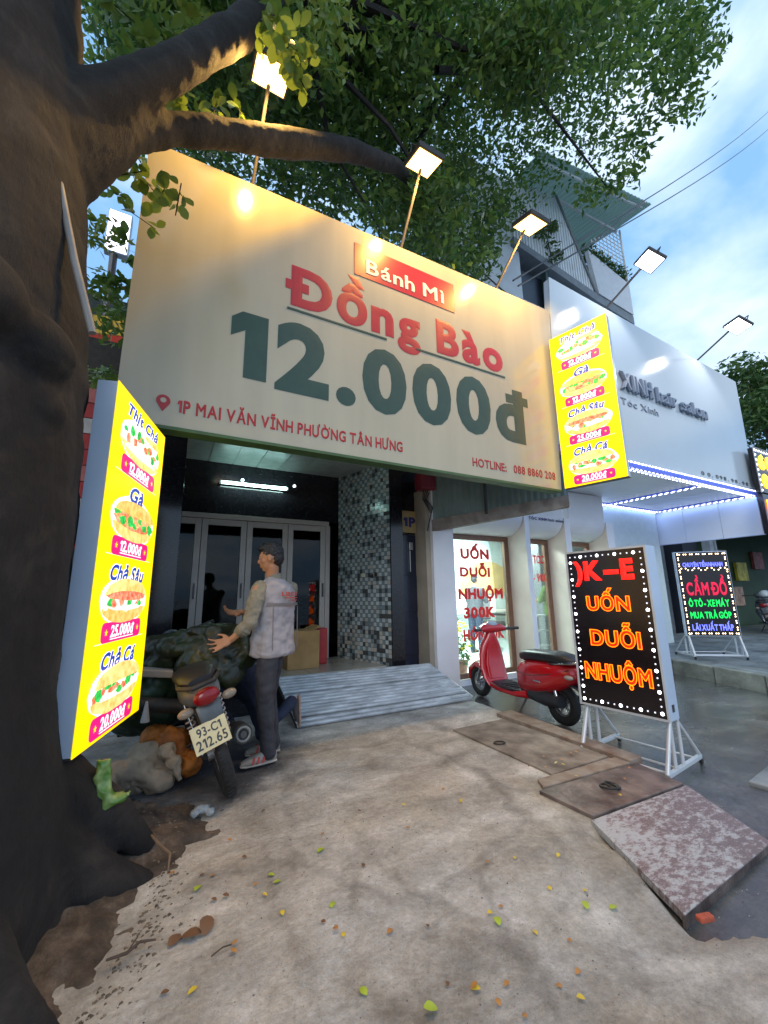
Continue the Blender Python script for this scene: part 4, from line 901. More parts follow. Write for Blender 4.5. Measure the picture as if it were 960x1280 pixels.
def leaf_cloud(name, clumps, size, m, parent, seed=1, aspect=0.42, droop=0.4):
    """many small folded leaves spread through a set of ellipsoids (x, y, z, radius, count)"""
    rs = np.random.RandomState(seed); V = []; 
    for (cx, cy, cz, r, cnt) in clumps:
        cnt = int(cnt)
        if cnt <= 0: continue
        d = rs.normal(size=(cnt, 3)); d /= np.linalg.norm(d, axis=1)[:, None]; rad = rs.uniform(0, 1, cnt) ** 0.42
        c = np.array([cx, cy, cz]) + d * (rad * r)[:, None] * np.array([1, 1, 0.8])
        a = rs.normal(size=(cnt, 3)); a[:, 2] = a[:, 2] * 0.6 - droop; a /= np.linalg.norm(a, axis=1)[:, None]
        b = rs.normal(size=(cnt, 3)); b[:, 2] *= 0.5; b -= a * (a * b).sum(1)[:, None]; b /= np.linalg.norm(b, axis=1)[:, None]
        nn_ = np.cross(a, b); s = size * rs.uniform(0.65, 1.25, cnt)[:, None]
        base = c; tip = c + a * s; mid = c + a * s * 0.5 - nn_ * s * 0.05
        l = c + a * s * 0.48 + b * s * aspect * 0.5 + nn_ * s * 0.06; r_ = c + a * s * 0.48 - b * s * aspect * 0.5 + nn_ * s * 0.06
        V.append(np.stack([base, l, tip, r_], 1).reshape(-1, 3))
    V = np.concatenate(V); nq = len(V) // 4
    me = bpy.data.meshes.new(name); me.vertices.add(len(V)); me.vertices.foreach_set('co', V.astype(np.float32).ravel())
    idx = np.arange(nq)[:, None] * 4 + np.array([0, 1, 2, 0, 2, 3]); me.loops.add(nq * 6); me.loops.foreach_set('vertex_index', idx.ravel().astype(np.int32))
    me.polygons.add(nq * 2); me.polygons.foreach_set('loop_start', (np.arange(nq * 2) * 3).astype(np.int32)); me.polygons.foreach_set('loop_total', np.full(nq * 2, 3, np.int32))
    me.update(calc_edges=True); me.materials.append(m)
    o = bpy.data.objects.new(name, me); COL.objects.link(o); o.parent = parent
    if parent is not None:
        L = root_of(parent).location; me.transform(Matrix.Translation(-L))
    return o

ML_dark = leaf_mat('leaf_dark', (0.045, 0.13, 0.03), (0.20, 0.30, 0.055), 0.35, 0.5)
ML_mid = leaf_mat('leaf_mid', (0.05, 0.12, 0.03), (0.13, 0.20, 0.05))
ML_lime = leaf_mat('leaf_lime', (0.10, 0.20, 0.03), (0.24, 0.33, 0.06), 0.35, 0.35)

bp_ = thing('planter_shrub', 'bushy green planter shrub behind the white balcony parapet', 'shrub', (9.5, 5.3, 9.5))
leaf_cloud('foliage', [(8.9 + 0.16 * i, 5.25, 9.72 - 0.03 * i + random.uniform(-.05, .15), 0.26, 150) for i in range(10)], 0.11, ML_mid, bp_, 5)
MB().tube([(9.2, 5.3, 9.2), (9.25, 5.3, 9.8)], 0.015, 5).tube([(9.9, 5.3, 9.1), (9.85, 5.3, 9.7)], 0.015, 5).build('stem', M_iron, bp_, world=True)
cr_ = thing('creeper', 'leafy creeper growing over the white slats of the balcony', 'plant', (7.4, 5.1, 9.0))
leaf_cloud('foliage', [(7.2 + 0.3 * math.sin(i), 5.08, 8.7 + 0.13 * i, 0.16, 42) for i in range(9)], 0.12, ML_mid, cr_, 6)
MB().tube([(7.3, 5.1, 8.6), (7.2, 5.08, 9.2), (7.4, 5.08, 9.9)], 0.012, 5).build('stem', M_iron, cr_, world=True)

# overhead wires to the right
for k, (a, b, lb) in enumerate([((4.2, 3.6, 5.75), (30, 5.2, 29.6), 'upper'), ((4.3, 3.6, 5.70), (30, 5.2, 28.5), 'lower')]):
    a, b = Vector(a), Vector(b); pts = [a.lerp(b, t / 12) - Vector((0, 0, 0.35 * math.sin(math.pi * t / 12))) for t in range(13)]
    tag(MB().tube(pts, 0.014, 5).build('overhead_wire', M_lip, smooth=True), '%s of the two thin dark wires crossing the open sky at right' % lb, 'wire', 'overhead wires')

# ------------------------------------------------------------------ left of the price sign: neighbour's signs and lights
nb = thing('neighbour_wall', 'dark neighbouring house wall glimpsed between the trunk and the cream sign', 'wall', (-3.5, 6.6, 0))
MB().bb((-7, 6.5, 0), (-0.45, 6.8, 5.6)).build('wall', mat('neighbour_render', (0.08, 0.10, 0.10), 0.8, var=0.3, scale=2, bump=0.3), nb, world=True)
for i in range(6): MB().bb((-6.9 + i * 1.05, 6.46, 3.2), (-6.2 + i * 1.05, 6.495, 4.6)).build('shutter', mat('blue_shutter', (0.04, 0.09, 0.13), 0.6), nb, world=True)
lb_ = thing('lit_panel_sign', 'glaring white lit sign behind leaves, left of the cream sign top', 'sign', (-1.0, 6.2, 6.1))
MB().bb((-0.12, 0, 0.05), (0.18, 0.12, 0.75)).build('casing', M_side, lb_, bevel=0.01)
MB().bb((-0.10, -0.012, 0.07), (0.16, -0.002, 0.73)).build('lit_face', glow('glare_white', (0.85, 0.82, 1.0), 3.0), lb_)
MB().tube([(0.0, 0.06, 0.06), (0.05, 0.35, -6.1)], 0.05, 8).build('post', M_pole, lb_)
bn = thing('fabric_banner', 'red and yellow banner hanging behind the trunk bulge and the cream sign', 'banner', (-0.85, 5.2, 3.2))
bz = MB()
for i in range(5):
    z = i * 0.24; bz_ = MB().prism([(-0.5, 0, z), (0.42, 0, z + 0.16), (0.42, 0, z + 0.39), (-0.5, 0, z + 0.23)], (0, 0.01, 0))
    bz_.build('stripe', mat('banner_red', (0.40, 0.03, 0.02), 0.7) if i % 2 else mat('banner_yellow', (0.50, 0.40, 0.06), 0.7), bn)
MB().bb((-0.52, 0.012, -0.05), (-0.49, 0.03, 1.4)).build('rod', M_iron, bn)
ps = thing('poster_board', 'narrow red and white striped notice board between trunk and menu board', 'notice board', (-0.92, 4.6, 0.0))
for i in range(10):
    z = 1.70 + i * 0.16; MB().bb((-0.30, 0, z), (0.34, 0.015, z + 0.15)).build('notice', [mat('notice_red', (0.48, 0.04, 0.04), 0.6), mat('notice_white', (0.6, 0.58, 0.56), 0.6), mat('notice_pink', (0.55, 0.16, 0.15), 0.6)][(0, 0, 1, 0, 2)[i % 5]], ps)
MB().bb((-0.32, 0.018, 0.0), (0.36, 0.05, 3.85)).build('backing', M_iron, ps)
tag(MB().tube([(-0.585, 2.12, 3.20), (-0.48, 2.10, 2.80), (-0.37, 2.08, 2.44)], 0.017, 8).build('grey_pipe', mat('grey_pvc', (0.24, 0.23, 0.22), 0.5), smooth=True), 'thin grey pipe leaning in front of the trunk, left of the cream sign', 'pipe')

# ------------------------------------------------------------------ shops further right
M_gwall = mat('grey_shutter_wall', (0.20, 0.22, 0.24), 0.6, var=0.1, scale=2)
gb = thing('grey_shutter_shop', 'grey shuttered wall behind the pawnshop LED board', 'shop', (12, 6.2, 0))
MB().bb((7.5, 6.4, -0.1), (14.2, 6.7, 6.0)).build('wall', M_gwall, gb, world=True)
for i in range(14): MB().bb((9.95, 6.34, 0.15 + i * 0.19), (12.6, 6.395, 0.33 + i * 0.19)).build('shutter_slat', mat('shutter_grey', (0.25, 0.28, 0.30), 0.4, metal=0.3), gb, world=True)
MB().bb((12.7, 5.9, -0.1), (13.5, 6.39, 3.1)).build('dark_bay', mat('dark_navy_wall', (0.02, 0.025, 0.04), 0.5), gb, world=True)
MB().bb((13.55, 5.6, -0.1), (13.75, 5.8, 3.4)).bb((13.85, 5.6, -0.1), (13.95, 5.7, 3.4)).build('drain_pipe', mat('blue_grey_pipe', (0.30, 0.36, 0.42), 0.5), gb, world=True)
gs = thing('green_shop', 'green painted shop with a green awning at the far right edge', 'shop', (18, 6.4, 0))
MB().bb((14.2, 6.4, -0.1), (26, 6.7, 5)).build('wall', mat('green_wall', (0.025, 0.06, 0.02), 0.6, var=0.2, scale=2), gs, world=True)
MB().prism([(13.9, 3.4, 2.55), (13.9, 6.4, 3.6), (13.9, 6.4, 3.64), (13.9, 3.4, 2.59)], (12, 0, 0)).build('awning', mat('green_tarp_roof', (0.01, 0.16, 0.10), 0.6, var=0.1), gs, world=True)
for x, z, c in ((15.5, 1.9, (0.32, 0.26, 0.15)), (16.8, 1.5, (0.65, 0.55, 0.05)), (18.2, 1.9, (0.4, 0.1, 0.1)), (16.2, 0.7, (0.5, 0.3, 0.2))):
    MB().bb((x, 6.3, z), (x + 0.75, 6.38, z + 0.6)).build('poster', mat('poster_%d' % int(x * 10), c, 0.5, col2=tuple(k * 0.4 for k in c), scale=6), gs, world=True)
# far street trees on the right
def simple_tree(label, x, y, h, r, seed):
    t = thing('street_tree', label, 'tree', (x, y, YARD), group='street trees at the far right')
    rr = random.Random(seed); tk = MB(); tk.tube([(x, y, -0.1), (x + .1, y, h * 0.4), (x - .1, y, h * 0.75)], [0.2, 0.15, 0.06], 8)
    cl = []
    for i in range(26):
        a = rr.uniform(0, 6.28); q = rr.uniform(0, r); zz = h * 0.68 + rr.uniform(-0.3, 0.36) * h * 0.6
        p = (x + q * math.cos(a), y + q * math.sin(a), zz); cl.append((*p, r * 0.36, 330)); 
        if i % 4 == 0: tk.tube([(x, y, h * 0.4), p], [0.08, 0.03], 5)
    tk.build('trunk', mat('far_bark', (0.10, 0.08, 0.06), 0.9), t, world=True)
    leaf_cloud('crown', cl, 0.26, ML_mid, t, seed)
simple_tree('green street tree beyond the salon sign, under the far white floodlight', 20, 5.4, 10.8, 2.4, 11)
simple_tree('taller green street tree cut off by the right photo edge', 24.5, 5.8, 12.5, 3.0, 12)
